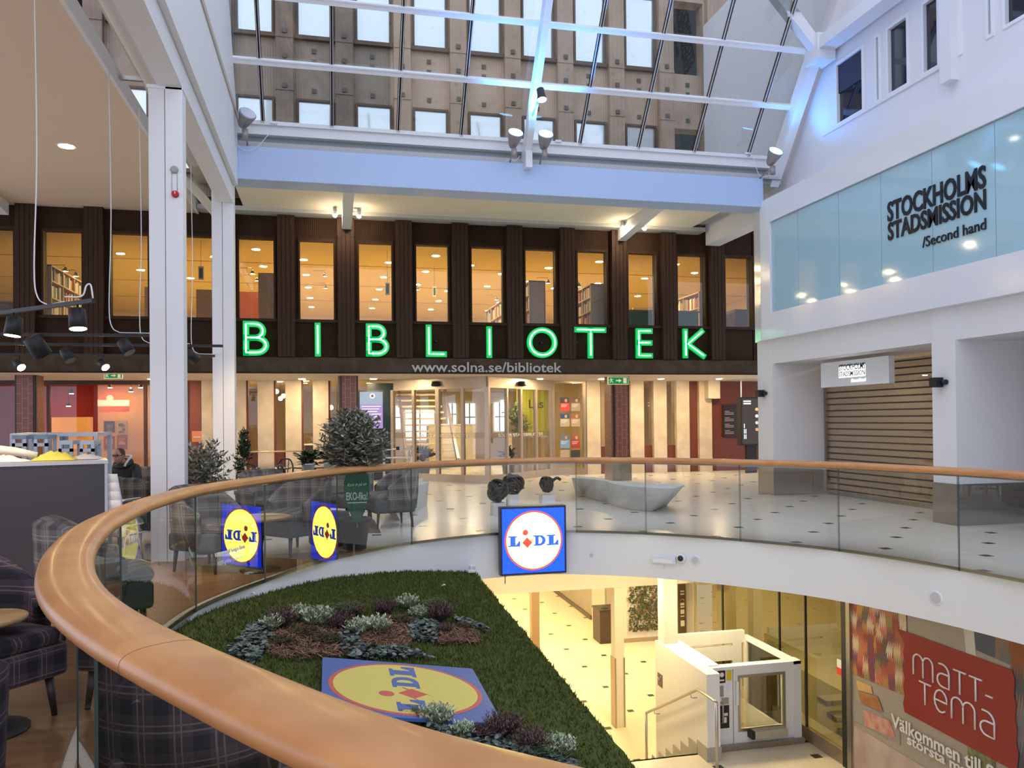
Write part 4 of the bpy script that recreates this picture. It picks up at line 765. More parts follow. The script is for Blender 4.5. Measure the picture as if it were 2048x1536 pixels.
# ------------------------------------------------------------------ poster wall of the carpet shop
pw = MB(); pw.box(6.93, 7.1, -2, 9.66, -3.2, -.65); struct('wall_poster', pw, mat('poster wall backing', (.42, .39, .36), .6))
XP = 6.92
pp = empty('shop_poster', (XP, 7, -3.2), 'large carpet shop poster with a red field and a colourful rug', 'poster')
def P(px, py, o=0.): v = at(px, py, X=XP-o); return v
def pq(name, pts, m, o, parent=pp):
    v = [P(x, y, o) for x, y in pts]; mb = MB(); n = len(v); mb.add([tuple(q) for q in v]+[(q.x+.002, q.y, q.z) for q in v], [tuple(range(n)), tuple(range(2*n-1, n-1, -1))]); return mb.build(name, m, parent)
def noise_mat(name, cols, scale, vscale=(1, 1, 1), rough=.45, tex='V'):
    m = bpy.data.materials.new(name); m.use_nodes = True; nt = m.node_tree; b = nt.nodes['Principled BSDF']; g = nt.nodes.new('ShaderNodeTexCoord'); mp = nt.nodes.new('ShaderNodeMapping'); mp.inputs['Scale'].default_value = vscale
    nt.links.new(g.outputs['Object'], mp.inputs[0]); r = nt.nodes.new('ShaderNodeValToRGB'); r.color_ramp.interpolation = 'CONSTANT' if tex == 'V' else 'LINEAR'
    if tex == 'V':
        w0 = nt.nodes.new('ShaderNodeTexWave'); w0.wave_type = 'BANDS'; w0.bands_direction = 'Y'; w0.wave_profile = 'SAW'; w0.inputs['Scale'].default_value = 9
        nt.links.new(g.outputs['Object'], w0.inputs['Vector']); va = nt.nodes.new('ShaderNodeVectorMath'); va.operation = 'ADD'; cx = nt.nodes.new('ShaderNodeCombineXYZ')
        nt.links.new(math_node(nt, 'MULTIPLY', w0.outputs['Fac'], .30), cx.inputs[2]); nt.links.new(mp.outputs[0], va.inputs[0]); nt.links.new(cx.outputs[0], va.inputs[1])
        n = nt.nodes.new('ShaderNodeTexVoronoi'); n.inputs['Scale'].default_value = scale; n.distance = 'CHEBYCHEV'; n.inputs['Randomness'].default_value = .6; nt.links.new(va.outputs[0], n.inputs['Vector']); s = nt.nodes.new('ShaderNodeSeparateColor'); nt.links.new(n.outputs['Color'], s.inputs[0]); src = s.outputs[0]
    else:
        n = nt.nodes.new('ShaderNodeTexNoise'); n.inputs['Scale'].default_value = scale; n.inputs['Detail'].default_value = 4; nt.links.new(mp.outputs[0], n.inputs['Vector']); src = n.outputs['Fac']
    e = r.color_ramp.elements
    while len(e) < len(cols): e.new(.5)
    for i, c in enumerate(cols):
        lo, hi = (0, 1) if tex == 'V' else (.3, .7)
        e[i].position = lo+(hi-lo)*i/len(cols); e[i].color = (*c, 1)
    nt.links.new(src, r.inputs[0]); nt.links.new(r.outputs[0], b.inputs['Base Color']); b.inputs['Roughness'].default_value = rough; MATS[name] = m; return m
pq('photo_wall', [(1697, 1536), (1697, 1189), (2060, 1268), (2060, 1600), (1697, 1600)], mat('print grey wall', (.33, .29, .25), .5), .0)
pq('photo_white_edge', [(1925, 1235), (1946, 1241), (1952, 1312), (1932, 1306)], mat('print pale strip', (.55, .52, .48), .5), .004)
pq('rug_print', [(1694, 1190), (1697, 1195), (1813, 1222), (1817, 1395), (1701, 1346)], noise_mat('rug pattern', [(.25,.03,.03),(.45,.22,.06),(.10,.07,.07),(.58,.44,.28),(.35,.08,.05),(.28,.20,.08),(.50,.14,.10),(.16,.05,.09),(.62,.52,.38)], 2.4, (1, 3.4, 2.6)), .006)
pq('fabric_print', [(1947, 1247), (2060, 1275), (2060, 1600), (2030, 1560), (2020, 1330), (1952, 1300)], noise_mat('patch pattern', [(.05,.06,.08),(.22,.06,.02),(.12,.12,.14),(.20,.13,.10),(.05,.07,.12)], 2.0, (1, 2.2, 1.6), tex='V'), .006)
pq('sofa_print', [(1703, 1398), (1760, 1425), (1800, 1460), (1800, 1490), (1705, 1440)], mat('print sofa', (.28, .25, .24), .6), .006)
pq('cushion_print', [(1712, 1360), (1742, 1372), (1745, 1388), (1716, 1380)], mat('print ochre cushion', (.55, .36, .15), .6), .010)
pq('cushion_print', [(1716, 1383), (1755, 1393), (1766, 1424), (1722, 1406)], mat('print rust cushion', (.42, .20, .09), .6, vary=(6, (.30, .12, .05))), .012)
pq('throw_print', [(1725, 1420), (1780, 1442), (1792, 1478), (1730, 1452)], mat('print throw', (.50, .33, .27), .6, vary=(8, (.5, .16, .12))), .010)
pq('carpet_print', [(1708, 1450), (1850, 1536), (1850, 1600), (1700, 1600)], mat('print pale carpet', (.48, .40, .36), .6, vary=(3, (.40, .30, .28))), .006)
pq('green_print', [(1935, 1480), (1990, 1510), (1990, 1600), (1935, 1600)], mat('print leaves', (.10, .13, .05), .6, vary=(20, (.22, .22, .1))), .008)
REDP = mat('poster red', (.25, .012, .014), .45)
edge = []
for i in range(9): edge += [(2025+1.2*i+4*(i % 2), 1340+24*i)]
lft = [(1809-(i % 2)*3, 1424-17*i*1.0) for i in range(10)]
pq('red_field', [(1794, 1257), (2024, 1340)]+edge[1:]+[(2034, 1545), (1809, 1424)]+lft[1:-1], REDP, .014)
WT = mat('poster letter white', (.72, .68, .66), .5)
# writing: thin rounded strokes laid out along the wall (u = metres to the right, v = up)
a, c = P(1805, 1440), P(2035, 1390)
def stroke(parent, pts, o, v0, su, sv, w, m):
    """pts in letter units; o = wall point of the origin"""
    mb = MB(); mb.tube([(XP-.02, o.y-x*su, o.z+y*sv) for x, y in pts], w, 6, flat=None); return mb
def arc(cx, cy, rx, ry, a0, a1, n=12): return [(cx+rx*math.cos(math.radians(a0+(a1-a0)*i/n)), cy+ry*math.sin(math.radians(a0+(a1-a0)*i/n))) for i in range(n+1)]
GL = {'m': (1.5, [[(0, 0), (0, .72)]+arc(.36, .72, .36, .30, 180, 0)+[(.72, 0)], [(.72, .72)]+arc(1.08, .72, .36, .30, 180, 0)+[(1.44, 0)]]),
      'a': (.95, [[(.15, 1.02)]+arc(.40, .60, .45, .42, 90, 0)+[(.85, 0), (.42, 0)]+arc(.42, .30, .38, .30, 270, 90)+[(.85, .60)]]),
      'T': (.8, [[(0, 1), (.8, 1)], [(.4, 1), (.4, 0)]]), 'e': (.95, [[(.04, .52), (.88, .52)]+arc(.46, .52, .42, .50, 0, 310)]), '-': (.45, [[(0, .45), (.4, .45)]])}
def word(name, s, start, end, hpx, parent):
    """start/end: photo points of the baseline ends; hpx: letter height in metres"""
    s0, s1 = P(*start), P(*end); wt = sum(GL[c][0]+.22 for c in s)-.22; su = (s0.y-s1.y)/wt; x = 0; mb = MB(); sl = (s1.z-s0.z)/(s0.y-s1.y)
    for ch in s:
        for st_ in GL[ch][1]: mb.tube([(XP-.02, s0.y-(x+u)*su, s0.z+sl*(x+u)*su+v*hpx) for u, v in st_], .011, 6)
        x += GL[ch][0]+.22
    return mb.build(name, WT, parent)
h1 = (P(1828, 1308)-P(1828, 1352)).z
word('brand_lettering', 'maTT-', (1830, 1348), (1990, 1418), h1*.95, pp); word('brand_lettering', 'Tema', (1842, 1404), (1996, 1480), h1*.95, pp)
def wall_text(s, p0, p1, hpx, m, bold=.02):
    A, B = P(*p0), P(*p1); d = Vector((0, B.y-A.y, B.z-A.z)); return text('slogan_lettering', s, m, (XP-.025, A.y, A.z), (0, -1, 0), (0, 0, 1), hpx, pp, width=abs(d.y), align='LEFT', bold=bold, extrude=.002)
hh = (P(1790, 1424)-P(1790, 1450)).z
t1 = wall_text('Välkommen till S', (1786, 1452), (1992, 1560), hh, WT); t2 = wall_text('största mattbutik', (1818, 1487), (2030, 1600), hh*.75, WT)
# ------------------------------------------------------------------ balustrade
N = len(HOLE)
def near_idx(x, y): return min(range(N), key=lambda i: (HOLE[i].x-x)**2+(HOLE[i].y-y)**2)
jo = []
for px, py in ((1921,1136),(1679,1098),(1481,1078),(1294,1065),(1150,1060),(1012,1064),(823,1085),(672,1114),(527,1160),(385,1218)):
    p = at(px, py, Z=0); jo.append(near_idx(p.x, p.y))
jo = sorted(jo)
def along(i0, i1):
    n = (i1-i0) % N or N; return sum((HOLE[(i0+k+1) % N]-HOLE[(i0+k) % N]).length for k in range(n))
extra = []; i = jo[-1]; acc = 0
for k in range((jo[0]-jo[-1]) % N-6):
    acc += (HOLE[(i+1) % N]-HOLE[i % N]).length; i += 1
    if acc > 1.4: extra.append(i % N); acc = 0
jall = sorted(set(jo+extra))
bl = empty('balustrade', (2.7, 6, 0), 'curved glass balustrade with a broad beech handrail around the round opening', 'balustrade')
rail = MB(); rail.tube([(p.x, p.y, 1.045) for p in HOLE], 1, 20, closed=True, flat=(.107, .040)); rail.build('handrail', RAILW, bl)['label'] = 'broad rounded beech handrail'
sm_ = near_idx(-.46, 2.24); q_ = HOLE[sm_]; t_ = (HOLE[(sm_+1) % N]-HOLE[sm_-1]).normalized()*.0012; sj = MB(); sj.tube([(q_.x-t_.x, q_.y-t_.y, 1.045), (q_.x+t_.x, q_.y+t_.y, 1.045)], 1, 20, flat=(.1075, .0405)); sj.build('rail_joint', mat('rail joint line', (.22, .08, .03), .5), bl)
ch = MB(); ch.tube([(p.x, p.y, .998) for p in HOLE], 1, 8, closed=True, flat=(.022, .012)); ch.build('rail_channel', STEELD, bl)
GE = mat('dark glass edge', (.05, .08, .07), .3)
gl_in = offset_loop(HOLE, .018)
for a, b in zip(jall, jall[1:]+[jall[0]]):
    n = (b-a) % N; idx = [(a+k) % N for k in range(n+1)]; pts = [gl_in[k].copy() for k in idx]
    pts[0] += (pts[1]-pts[0]).normalized()*.005; pts[-1] += (pts[-2]-pts[-1]).normalized()*.005
    pts = [pts[0], pts[-1]]; mb = MB(); v = [(p.x, p.y, -.03) for p in pts]+[(p.x, p.y, 1.01) for p in pts]; m_ = len(pts)
    mb.add(v, [(k, k+1, m_+k+1, m_+k) for k in range(m_-1)], 0, True)
    for p, q in ((pts[0], pts[1]), (pts[-1], pts[-2])):
        t = (q-p).normalized()*.004; w_ = Vector((t.y, -t.x, 0)).normalized()*.004; c = [p-w_, p+w_, p+w_+t, p-w_+t]; mb.prism([(u.x, u.y) for u in c], -.03, 1.01, 1)
    mb.build('glass_panel', [RAILG, GE], bl)
# stickers on the glass at the left
YEL = mat('sticker yellow', (.80, .72, .02), .5); BLU = mat('sticker blue', (.02, .05, .30), .5); RED = mat('sticker red', (.62, .06, .03), .5)
def on_glass(px, py):
    """point of the balustrade glass (far side of the ring) in the direction of a photo point"""
    d = _f*F_PX+_r*(px-1024)-_u*(py-CY); best = None
    for k in range(N):
        a, b = gl_in[k], gl_in[(k+1) % N]; u = b-a; den = u.y*d.x-u.x*d.y
        if abs(den) < 1e-9: continue
        s = (a.x*d.y-a.y*d.x)/den; t = (a.x+u.x*s)/d.x if abs(d.x) > abs(d.y)*.01 else (a.y+u.y*s)/d.y
        if -1e-6 <= s <= 1 and t > 0 and (best is None or t > best): best = t
    return Vector((d.x*best, d.y*best, EYE+d.z*best))
def decal(name, pts, m, o, parent):
    c = Vector((0, 0, EYE)); P_ = []
    for q in pts:
        p = on_glass(*q); n = Vector((p.x-2.2, p.y-6, 0)).normalized(); P_.append(p-n*o)
    mb = MB(); mb.add(P_, [tuple(range(len(P_)))]); return mb.build(name, m, parent)
def ellipse(cx, cy, rx, ry, n=22, a0=0, a1=360): return [(cx+rx*math.cos(math.radians(a0+(a1-a0)*i/n)), cy+ry*math.sin(math.radians(a0+(a1-a0)*i/n))) for i in range(n+(a1-a0 < 360))]
a, c = on_glass(424, 1118), on_glass(485, 1100); t = (c-a); t.z = 0; n = Vector((a.x-2.2, a.y-6, 0)).normalized()
d3 = text('glass_lettering', 'Välkommen till Sveriges första', mat('sticker white', (.75, .8, .8), .5), a-n*.03, t, (0,0,1), .055, width=t.length, align='LEFT', extrude=.001); tag(d3, 'upper line of small white lettering on the balustrade glass, left of the blue sticker', 'lettering')
a, c = on_glass(430, 1135), on_glass(478, 1121); t = c-a; t.z = 0; d3 = text('glass_lettering', '100%-gröna Lidlbutik', MATS['sticker white'], a-n*.03, t, (0,0,1), .055, width=t.length, align='LEFT', extrude=.001); tag(d3, 'lower line of small white lettering on the balustrade glass, left of the blue sticker', 'lettering')
# ------------------------------------------------------------------ discount-store logo: flat parts
def logo(parent, o, R_, U_, s, disc, red, blue, field, depth=.003):
    """o = middle of the square, side s"""
    R_, U_ = Vector(R_).normalized(), Vector(U_).normalized(); Nn = R_.cross(U_); o = Vector(o)
    def poly(name, pts, m, lv):
        mb = MB(); k = len(pts); base = [o+R_*(x*s)+U_*(y*s)+Nn*(lv*depth) for x, y in pts]; top = [v+Nn*depth for v in base]
        mb.add(base+top, [tuple(range(k, 2*k))]+[(i, (i+1) % k, k+(i+1) % k, k+i) for i in range(k)]); return mb.build(name, m, parent)
    cir = lambda cx, cy, r, n=40: [(cx+r*math.cos(2*PI*i/n), cy+r*math.sin(2*PI*i/n)) for i in range(n)]
    poly('field', [(-.49,-.49), (.49,-.49), (.49,.49), (-.49,.49)], field, 0); poly('ring', cir(0, 0, .455, 60), red, 1); poly('disc', cir(0, 0, .428, 60), disc, 2)
    L = lambda x: [(x, -.085), (x+.19, -.085), (x+.19, .0), (x+.165, .0), (x+.13, -.05), (x+.115, -.055), (x+.115, .055), (x+.14, .055), (x+.14, .08), (x, .08), (x, .055), (x+.03, .055), (x+.03, -.06), (x, -.06)]
    poly('letter', L(-.40), blue, 3); poly('letter', L(.205), blue, 3)
    D = [(-.005,-.085), (.10,-.085)]+[(.10+.09*math.cos(a), -.002+.082*math.sin(a)) for a in [-.5*PI+PI*i/10 for i in range(11)]]+[(.10,.08), (-.005,.08), (-.005,.055), (.02,.055), (.02,-.06), (-.005,-.06)]
    poly('letter', D, blue, 3); H = [(.08,-.05)]+[(.085+.045*math.cos(a), 0+.05*math.sin(a)) for a in [-.5*PI+PI*i/8 for i in range(9)]]+[(.08,.05)]; poly('letter_counter', H, disc, 4)
    poly('dot', cir(-.13, .125, .045, 20), red, 3); poly('diamond', [(-.10, -.115), (-.02, -.03), (-.105, .055), (-.185, -.03)], red, 3)
    poly('diamond_stroke', [(-.215,-.06), (-.18,-.035), (-.17,-.02), (-.2,-.035)], red, 3); poly('diamond_stroke', [(-.04,-.02), (.0,.02), (-.01,.025), (-.05,-.01)], red, 3); poly('diamond_stroke', [(-.12,-.14), (-.085,-.10), (-.095,-.09), (-.10,-.11)], red, 3)
lit = lambda n, c, e: mat(n, (.02, .02, .02), .4, emit=c, es=e)
a, b, c = at(1003, 1012, Y=11.25), at(1131, 1143, Y=11.25), None; s = b.x-a.x
bx = empty('illuminated_sign', ((a.x+b.x)/2, 11.35, b.z), 'square lit blue sign with a glowing disc, hung on the white rim', 'sign')
MB().box(a.x-.02, b.x+.02, 11.262, 11.40, b.z-.02, b.z+s+.02).build('case', mat('sign case black blue', (.012, .015, .04), .35), bx, .004); MB().cyl(((a.x+b.x)/2-.42, 11.3, b.z-.02), ((a.x+b.x)/2-.42, 11.3, b.z-.14), .006, n=8).build('cable', BLACK, bx)
logo(bx, ((a.x+b.x)/2, 11.262, b.z+s/2), (1, 0, 0), (0, 0, 1), s, lit('lit yellow', (1, .92, .11), 11.), lit('lit red', (1, .055, .03), 1.6), lit('lit letter blue', (.012, .06, 1), 2.6), lit('lit blue', (.0, .038, 1), 3.2))
# ------------------------------------------------------------------ neon letters
GCASE = mat('green letter case', (.0, .20, .045), .4, emit=(0, .42, .08), es=.8); NEON = mat('neon tube', (.8, 1, .9), .3, emit=(.22, 1, .50), es=7.)
def ribbon(mb, pts, w, y0, y1, closed=False):
    pts = [p for i, p in enumerate(pts) if i == 0 or (Vector(p)-Vector(pts[i-1])).length > 1e-5]
    k = len(pts); secs = []
    for i in range(k):
        p = Vector(pts[i]); a = Vector(pts[(i-1) % k]) if (i > 0 or closed) else None; b = Vector(pts[(i+1) % k]) if (i < k-1 or closed) else None
        t1 = (p-a).normalized() if a is not None else (b-p).normalized(); t2 = (b-p).normalized() if b is not None else t1; t = (t1+t2).normalized(); n = Vector((-t.y, t.x)); q = w/max(.5, n.dot(Vector((-t1.y, t1.x))))
        if a is None: p = p-t1*w
        if b is None: p = p+t1*w
        secs.append([(p.x-n.x*q, y0, p.y-n.y*q), (p.x+n.x*q, y0, p.y+n.y*q), (p.x+n.x*q, y1, p.y+n.y*q), (p.x-n.x*q, y1, p.y-n.y*q)])
    base = len(mb.v); fs = []; m = k if closed else k-1
    for i in range(m):
        for j in range(4): fs.append((i*4+j, ((i+1) % k)*4+j, ((i+1) % k)*4+(j+1) % 4, i*4+(j+1) % 4))
    if not closed: fs += [(3, 2, 1, 0), ((k-1)*4, (k-1)*4+1, (k-1)*4+2, (k-1)*4+3)]
    mb.add([v for s_ in secs for v in s_], fs)
def lettershape(ch, w, h):
    ar = lambda cx, cy, rx, ry, a0, a1, n=10: [(cx+rx*math.cos(math.radians(a0+(a1-a0)*i/n)), cy+ry*math.sin(math.radians(a0+(a1-a0)*i/n))) for i in range(n+1)]
    if ch == 'B': return [([(0, 0), (0, h), (w*.45, h)]+ar(w*.45, h*.76, w*.4, h*.24, 90, -90)+[(0, h*.52)], False), ([(0, h*.52), (w*.5, h*.52)]+ar(w*.5, h*.26, w*.5, h*.26, 90, -90)+[(0, 0)], False)]
    if ch == 'I': return [([(w/2, 0), (w/2, h)], False)]
    if ch == 'L': return [([(0, h), (0, 0), (w, 0)], False)]
    if ch == 'O': return [(ar(w/2, h/2, w/2, h/2, 0, 350, 35), True)]
    if ch == 'T': return [([(0, h), (w, h)], False), ([(w/2, h), (w/2, 0)], False)]
    if ch == 'E': return [([(w, h), (0, h), (0, 0), (w, 0)], False), ([(0, h*.52), (w*.97, h*.52)], False)]
    if ch == 'K': return [([(0, 0), (0, h)], False), ([(w*.92, h), (w*.12, h*.48), (w, 0)], False)]
which = iter(['leftmost green neon letter B, beside the white column', 'first thin green neon letter I', 'green neon letter B in the middle of the word, third from the left', 'green neon letter L', 'thin green neon letter I left of the round O', 'round green neon letter O', 'green neon letter T', 'green neon letter E with three bars', 'green neon letter K at the right end of the word'])
for ch_, x0, x1, y0, y1 in (('B', 492, 532, 648, 705), ('I', 631, 640, 651, 707), ('B', 738, 773, 653, 707), ('L', 858, 888, 655, 708), ('I', 975, 983, 658, 710), ('O', 1060, 1110, 660, 710), ('T', 1155, 1208, 660, 711), ('E', 1278, 1301, 662, 711), ('K', 1372, 1407, 663, 711)):
    A = at(x0, y1, Y=19.36); B = at(x1, y0, Y=19.36); w_, h_ = (B.x-A.x, B.z-A.z); e = empty('neon_letter', (A.x, 19.4, A.z), next(which), 'neon letter', 'green neon letters on the library front')
    m1, m2 = MB(), MB()
    for pts, cl in lettershape(ch_, w_, h_):
        q = [(A.x+u, A.z+v) for u, v in pts]; ribbon(m1, q, .068, 19.37, 19.44, cl); m2.tube([(u, 19.352, v) for u, v in q], .017, 8, closed=cl)
    m1.build('letter_case', GCASE, e); m2.build('neon_tube', NEON, e)
    for dx in (0.02, w_*.5): MB().box(A.x+dx-.02, A.x+dx+.02, 19.43, 19.612, A.z+h_*.5-.02, A.z+h_*.5+.02).build('bracket', BLACK, e)
a, b = at(823, 744, Y=19.44), at(1123, 744, Y=19.44)
o = text('web_address', 'www.solna.se/bibliotek', mat('grey letter', (.46, .44, .42), .5), ((a.x+b.x)/2, 19.425, a.z), (1,0,0), (0,0,1), .25, width=b.x-a.x, bold=.012, extrude=.012); tag(o, 'grey web address lettering on the brown band below the neon word', 'lettering')
# big wall lettering on the blue glass
XL = 9.035; BKL = mat('black letter', (.006, .006, .01), .35)
def side_text(name, s, pL, pR, topL, m, parent=None, bold=.03, X=XL, ex=.006):
    A, B, T = at(*pL, X=X), at(*pR, X=X), at(*topL, X=X); return text(name, s, m, (X, A.y, (A.z+B.z)/2), (0,-1,0), (0,0,1), T.z-A.z, parent, width=A.y-B.y, align='LEFT', bold=bold, extrude=ex)
w3 = empty('wall_lettering', at(1775, 481, X=XL), 'large black three-line lettering on the pale blue glass band', 'lettering')
side_text('lettering_line', 'STOCKHOLMS', (1775, 443), (1972, 377), (1775, 403), BKL, w3, .026); side_text('lettering_line', 'STADSMISSION', (1776, 482), (1972, 419), (1776, 446), BKL, w3, .026); side_text('lettering_line', '/Second hand', (1845, 497), (1972, 457), (1845, 476), BKL, w3, .004)
# hanging light box above the shutter
Xs = 9.62; A, B, C_ = at(1642, 775, X=Xs), at(1778, 767, X=Xs), at(1642, 727, X=Xs)
sg = empty('hanging_sign', (Xs, A.y, A.z), 'white box sign with lit lettering hanging above the roller shutter', 'sign'); zb = (A.z+B.z)/2; zt_ = C_.z
MB().box(Xs, Xs+.12, B.y, A.y, zb, zt_).build('case', WHITE2, sg, .004)
for q in (.3, .78): MB().box(Xs+.04, Xs+.08, A.y+(B.y-A.y)*q-.012, A.y+(B.y-A.y)*q+.012, zt_, 2.66).build('hanger', STEEL, sg)
LL = lit('lit letter white', (.95, .97, 1), 2.2); MB().box(Xs-.004, Xs, at(1731, 750, X=Xs).y, at(1678, 750, X=Xs).y, at(1700, 752, X=Xs).z-.02, at(1700, 729, X=Xs).z-.03).build('light_patch', LL, sg)
side_text('lettering_line', 'STOCKHOLMS', (1678, 741), (1730, 738), (1678, 729), BKL, sg, .012, Xs-.008, .002); side_text('lettering_line', 'STADSMISSION', (1678, 753), (1730, 750), (1678, 743), BKL, sg, .012, Xs-.008, .002); side_text('lettering_line', '/Second hand', (1702, 764), (1731, 762), (1702, 758), LL, sg, .03, Xs-.008, .002)
# roller shutter
SHU = bpy.data.materials.new('perforated shutter'); SHU.use_nodes = True; nt = SHU.node_tree; b_ = nt.nodes['Principled BSDF']; b_.inputs['Base Color'].default_value = (.30, .25, .20, 1); b_.inputs['Metallic'].default_value = .5; b_.inputs['Roughness'].default_value = .45
tr = nt.nodes.new('ShaderNodeBsdfTransparent'); mx = nt.nodes.new('ShaderNodeMixShader'); mx.inputs[0].default_value = .44; nt.links.new(b_.outputs[0], mx.inputs[1]); nt.links.new(tr.outputs[0], mx.inputs[2]); nt.links.new(mx.outputs[0], nt.nodes['Material Output'].inputs[0])
SHD = mat('shutter joint', (.06, .05, .045), .5, .3)
def shutter(y0, y1, label, x=10.38, zt=2.72):
    e = empty('roller_shutter', (x, (y0+y1)/2, 0), label, 'shutter'); m = MB(); m.quad((x, y0, .05), (x, y0, zt), (x, y1, zt), (x, y1, .05)); m.build('perforated_curtain', SHU, e)
    m = MB(); z = .1
    while z < zt-.02: m.box(x-.014, x+.004, y0, y1, z, z+.024); z += .128
    m.build('slat_joints', SHD, e); MB().box(x-.05, x+.05, y1-.06, y1, 0, zt).build('guide_rail', STEELD, e); MB().box(x-.05, x+.05, y0, y0+.06, 0, zt).build('guide_rail', STEELD, e); MB().box(x-.03, x+.03, y0, y1, .0, .07).build('bottom_bar', STEELD, e)
shutter(10.66, 15.25, 'closed perforated roller shutter between the two white pillars'); shutter(4.9, 10.18, 'closed roller shutter at the right edge of the picture', x=10.42)
# shop interior behind the shutter
for i, (y, z) in enumerate(((11.6, .55), (11.6, 1.05), (11.6, 1.55), (13.4, .7), (13.4, 1.3))):
    e = empty('display_shelf', (12.2, y, z), 'lit shop shelf with goods behind the roller shutter, %s' % ['lowest near the right pillar', 'middle one near the right pillar', 'highest near the right pillar', 'lower one farther left', 'upper one farther left'][i], 'shelf')
    MB().box(11.9, 12.5, y-.8, y+.8, z, z+.03).build('board', BIRCH, e)
    rr = random.Random(i); m = MB()
    for k in range(7):
        yy = y-.7+.2*k; hh = rr.uniform(.08, .3); m = MB(); m.lathe([(.05, 0), (.07, hh*.4), (.045, hh*.8), (.05, hh)], (12.1, yy, z+.03), 10); o = tag(m.build('shop_item', [mat('shop item %d' % k, [(.75,.6,.35),(.5,.2,.08),(.8,.75,.6),(.25,.18,.1),(.6,.45,.1),(.4,.1,.05),(.7,.5,.4)][k], .5)]), 'small %s ware, %s from the near end, %s behind the shutter' % (['ochre','rust','white','dark','mustard','red','pink'][k], ORD[k], ['lowest near shelf','middle near shelf','highest near shelf','lower far shelf','upper far shelf'][i]), 'ware', 'wares behind the roller shutter')
mb = MB(); mb.lathe([(.03, .30), (.08, .28), (.17, 0)], (11.9, 11.9, 1.35), 14); tag(mb.build('table_lamp_shade', mat('shade glow', (.9, .8, .6), .6, emit=(1, .8, .5), es=3)), 'glowing lamp shade behind the roller shutter', 'lamp')
for i, (px, py) in enumerate(((1700, 779), (1757, 772), (1788, 776), (1790, 787), (1850, 750), (1748, 806))):
    p = at(px, py, X=12.5); e = empty('spotlight', p, 'small lit spotlight behind the shutter, '+['leftmost one','under the right end of the hanging sign','upper of the middle pair','lower of the middle pair','top right one','small middle one lower down'][i], 'spotlight', 'spotlights behind the roller shutter'); MB().lathe([(.03, .1), (.05, 0)], p, 10).build('housing', WHITE2, e); MB().lathe([(.048, -.01), (.048, -.002)], p, 10).build('lens', lamp_mat('second shop glow', (1, .8, .5), 40), e); MB().tube([p+Vector((0,0,.09)), (p.x, p.y, 3.40)], .01, 6).build('stem', WHITE2, e)
mb = MB(); mb.box(14.6, 14.8, 9, 15.3, 0, 3.4); struct('wall_second_shop', mb, mat('second shop wall', (.6, .44, .25), .7, vary=(1.5, (.35, .22, .12))))
# ------------------------------------------------------------------ lamps on the steel
def flood(px, py, Y, lit_, label, tilt=(0, -.35, 1)):
    p = at(px, py, Y=Y); ax = Vector(tilt).normalized(); e = empty('floodlight', p, label, 'floodlight')
    m = MB(); m.lathe([(.05, -.16), (.07, -.14), (.095, -.08), (.135, .06), (.15, .13), (.155, .15), (.145, .16)], p, 20, 0, ax); m.build('reflector_housing', mat('grey lamp housing', (.33, .30, .29), .4, .3), e)
    m = MB(); m.lathe([(.138, .152), (.138, .168)], p, 20, 0, ax); m.build('lens', lamp_mat('blue floodlight lens', (.10, .55, 1), 9.) if lit_ else mat('unlit lens', (.55, .58, .66), .15), e)
    m = MB(); m.lathe([(.055, -.34), (.055, -.17)], p, 14, 0, (0, 0, 1)); m.build('ballast', MATS['grey lamp housing'], e); MB().tube([p+Vector((0, .03, -.2)), Vector((p.x, 15.36, p.z-.26)), Vector((p.x, 15.42, 6.745))], .015, 6).build('bracket', STEELD, e)
    if lit_:
        l = bpy.data.lights.new('blue flood beam', 'SPOT'); l.energy = 90 if px > 1300 else 620; l.color = (.04, .30, 1); l.spot_size = 2.3; l.spot_blend = .7; l.shadow_soft_size = .1; o = bpy.data.objects.new('blue flood beam', l); COL.objects.link(o); o.location = p+ax*.2; o.rotation_euler = (-ax).to_track_quat('Z', 'Y').to_euler() if False else (ax*-1).to_track_quat('Z', 'Y').to_euler(); o.parent = e; o.location = ax*.24
    return e
flood(1028, 280, 15.05, True, 'grey floodlight with a glowing blue lens, left of the middle roof rib', (.05, -.74, .68)); flood(1089, 283, 15.05, True, 'grey floodlight with a glowing blue lens, right of the middle roof rib', (-.02, -.74, .68)); flood(1545, 316, 14.9, True, 'grey floodlight with a glowing blue lens at the foot of the right roof rib', (.06, -.74, .68))
flood(490, 240, 15.0, False, 'grey unlit floodlight at the left end of the beam', (.4, -.75, .55))
p = at(1082, 188, Y=14.2); e = empty('spotlight', p, 'black spotlight with a white lens on an arm in front of the middle roof rib', 'spotlight'); ax = Vector((.08, -.25, -1)).normalized()
m = MB(); m.lathe([(.07, -.1), (.072, .02), (.09, .1), (.092, .12)], p, 18, 0, ax); m.build('housing', BLACK, e); m = MB(); m.lathe([(.082, .112), (.082, .125)], p, 18, 0, ax); m.build('lens', lamp_mat('white spot glow', (1, .92, .86), 14), e); MB().tube([p+Vector((0, .02, 0)), at(1062, 238, Y=15.0)], .022, 8).build('arm', mat('arm blue steel', (.08, .15, .3), .4, .5), e)
for pts, l in (([(466, 270), (470, 285), (487, 300), (510, 298), (538, 268)], 'white cable hanging in a loop below the unlit floodlight'), ([(1010, 323), (1022, 318), (1030, 322), (1040, 312)], 'white cable at the foot of the left blue floodlight'), ([(1500, 305), (1508, 320), (1520, 352), (1545, 350)], 'white cable beside the right blue floodlight')):
    m = MB(); m.tube(smooth_path([at(x, y, Y=15.35) for x, y in pts], 5), .006, 6); tag(m.build('cable', WHITE2), l, 'cable')
